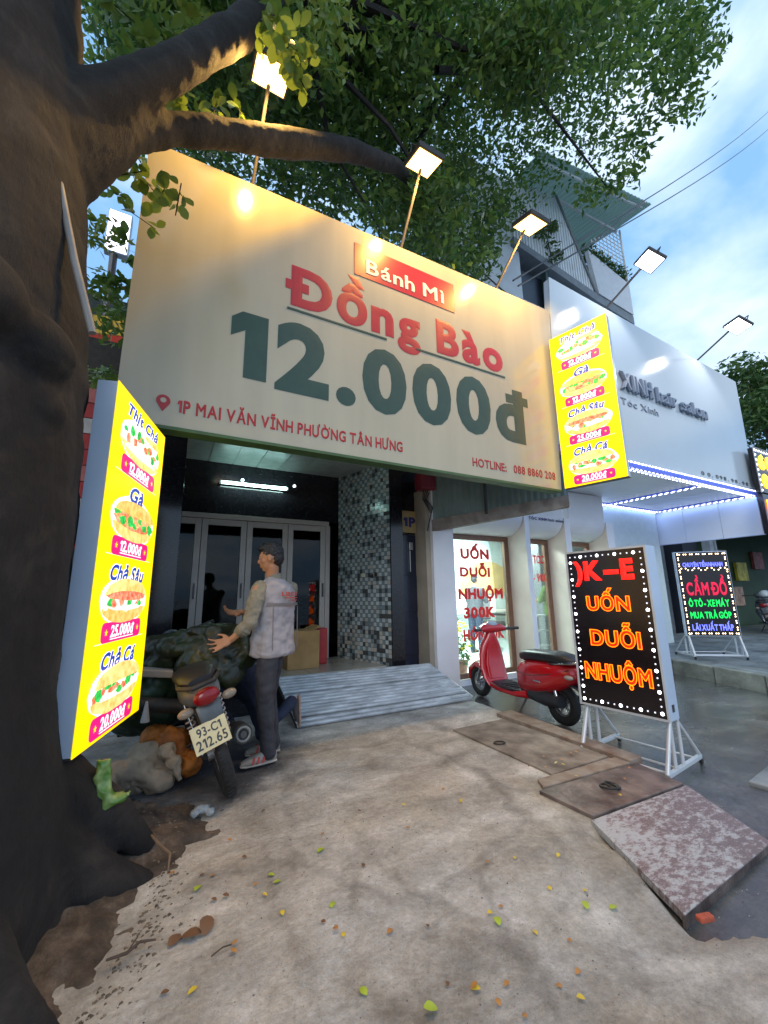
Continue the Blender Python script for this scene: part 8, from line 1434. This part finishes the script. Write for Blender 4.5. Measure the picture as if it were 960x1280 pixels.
hr = MB().ell(at_c(-0.022, 0, 0.045), (0.09, 0.076, 0.08), 14, 9, rt).ell(at_c(-0.05, 0, 0.0), (0.058, 0.066, 0.07), 14, 9, rt); ho = hr.build('hair', M_hair, cp, world=True, smooth=True); solid(ho, 0.009, 1, 0.015, 0.02)
M_nv = mat('navy_cloth', (0.025, 0.035, 0.07), 0.8, var=0.2, scale=9, bump=0.3)
c_ = MB(); c_.loft([(chp + V3(.02, 0, 0), V3(0, 0.18, 0), V3(0.11, 0, 0.07)), (chp.lerp(csh, 0.5), V3(0, 0.175, 0), V3(0.12, 0, 0.06)), (csh, V3(0, 0.18, 0), V3(0.10, 0, 0.04)), (csh + V3(-0.03, 0, 0.07), V3(0, 0.08, 0), V3(0.06, 0, 0.02))], n=20)
limb(c_, [LA[0], LA[1], LA[1].lerp(LA[2], 0.4)], [0.07, 0.055, 0.05]); limb(c_, [RA[0], RA[1], RA[1].lerp(RA[2], 0.4)], [0.07, 0.055, 0.05])
so = c_.build('shirt', M_nv, cp, world=True, smooth=True); solid(so, 0.012, 2, 0.02, 0.08)
t_ = MB(); limb(t_, [LL[0], LL[1], LL[1].lerp(LL[2], 0.92)], [0.095, 0.072, 0.058]); limb(t_, [RL[0], RL[1], RL[1].lerp(RL[2], 0.9)], [0.095, 0.07, 0.058]); t_.ell(chp, (0.13, 0.16, 0.11))
to = t_.build('trousers', M_nv, cp, world=True, smooth=True); solid(to, 0.012, 2, 0.02, 0.08)
def sandal(heel, toe, up_, par):
    d = (toe - heel); L = d.length; d.normalize(); s = up_.cross(d).normalized()
    u = MB().loft([(heel - d * 0.005, s * 0.022, up_ * 0.012), (heel + d * 0.04, s * 0.036, up_ * 0.013), (heel + d * L * 0.5, s * 0.034, up_ * 0.013), (heel + d * L * 0.75, s * 0.045, up_ * 0.013), (heel + d * L * 0.95, s * 0.036, up_ * 0.012), (toe + d * 0.01, s * 0.018, up_ * 0.01)], n=18, p=2.5).build('shoe', mat('tan_sole', (0.42, 0.27, 0.20), 0.75, scale=20), par, smooth=True, world=True)
    MB().loft([(heel + d * 0.03 + up_ * 0.04, s * 0.030, up_ * 0.035), (heel + d * L * 0.5 + up_ * 0.035, s * 0.032, up_ * 0.03), (heel + d * L * 0.85 + up_ * 0.02, s * 0.036, up_ * 0.015)], n=14).build('upper', mat('dark_shoe_upper', (0.06, 0.05, 0.05), 0.7), u, smooth=True, world=True)
sandal(V3(1.215, 3.93, 0.335), V3(1.225, 3.93, 0.075), V3(-1, 0, 0.0), cp)
sandal(V3(0.70, 4.18, 0.015), V3(0.45, 4.18, 0.015), V3(0, 0, 1), cp)

# --- people inside the salon
def salon_person(label, base, face, top, legs, hat=None):
    p = thing('person', label, 'person', base)
    B = Vector(base); b = MB(); f = Vector(face).normalized(); a0 = math.atan2(f.x, -f.y)
    ax_ = math.atan2(f.x * -1, f.y) ; x = Vector((-f.y, f.x, 0)); axn = math.atan2(x.y, x.x)
    H_ = B + V3(0, 0, 0.86); S_ = B + V3(0, 0, 1.32) + f * 0.03; hd2 = B + V3(0, 0, 1.55) + f * 0.06
    r2, a2_ = head(b, hd2, f + V3(0, 0, -0.2), 0.97)
    limb(b, [S_, hd2 - V3(0, 0, 0.07)], [0.06, 0.05]); b.loft([tor(H_, axn, 0.14, 0.1), tor(S_, axn, 0.15, 0.09)], n=16)
    arms = []
    for s in (-1, 1):
        q = [S_ + x * 0.18 * s, S_ + x * 0.22 * s + f * 0.10 - V3(0, 0, 0.24), S_ + x * 0.12 * s + f * 0.32 - V3(0, 0, 0.22)]; arms.append(q)
        limb(b, q, [0.045, 0.036, 0.025]); hand(b, q[-1], f, V3(0, 0, -1), s, 0.8)
        l = [H_ + x * 0.08 * s, B + x * 0.09 * s + V3(0, 0, 0.47), B + x * 0.1 * s + V3(0, 0, 0.08)]; limb(b, l, [0.07, 0.05, 0.036]); b.ell(l[-1] + f * 0.06 - V3(0, 0, 0.04), (0.06, 0.06, 0.03))
    solid(b.build('body', M_skin, p, world=True, smooth=True), 0.011, 2)
    hh = MB().ell(a2_(-0.02, 0, 0.045), (0.093, 0.078, 0.085), 14, 9, r2).ell(a2_(-0.05, 0, 0.0), (0.058, 0.068, 0.08), 14, 9, r2); hh.build('hair', M_hair, p, world=True, smooth=True)
    c_ = MB(); c_.loft([tor(H_ - V3(0, 0, 0.06), axn, 0.19, 0.14), tor(H_.lerp(S_, 0.5), axn, 0.175, 0.125), tor(S_, axn, 0.18, 0.11), tor(S_ + V3(0, 0, 0.07), axn, 0.07, 0.065)], n=20)
    for q in arms: limb(c_, [q[0], q[1]], [0.062, 0.052])
    solid(c_.build('shirt', top, p, world=True, smooth=True), 0.014, 1, 0.02, 0.08)
    t_ = MB()
    for s in (-1, 1): limb(t_, [H_ + x * 0.08 * s, B + x * 0.09 * s + V3(0, 0, 0.47), B + x * 0.1 * s + V3(0, 0, 0.09)], [0.095, 0.068, 0.055])
    solid(t_.build('trousers', legs, p, world=True, smooth=True), 0.014, 1)
    for s in (-1, 1):
        k0 = B + x * 0.1 * s - f * 0.05 + V3(0, 0, 0.0); shoe('shoe', k0, k0 + f * 0.25, M_plas, p, M_lip)
    return p
salon_person('dark haired hairdresser in dark clothes standing behind the left salon window', (6.05, 7.0, -0.02), (0.9, 0.4, 0), mat('dark_grey_shirt', (0.06, 0.06, 0.07), 0.8), M_nv)
salon_person('person in a green top standing behind the second salon window', (7.0, 5.75, -0.02), (-0.2, 1, 0), mat('green_shirt', (0.10, 0.20, 0.04), 0.8), M_nv)
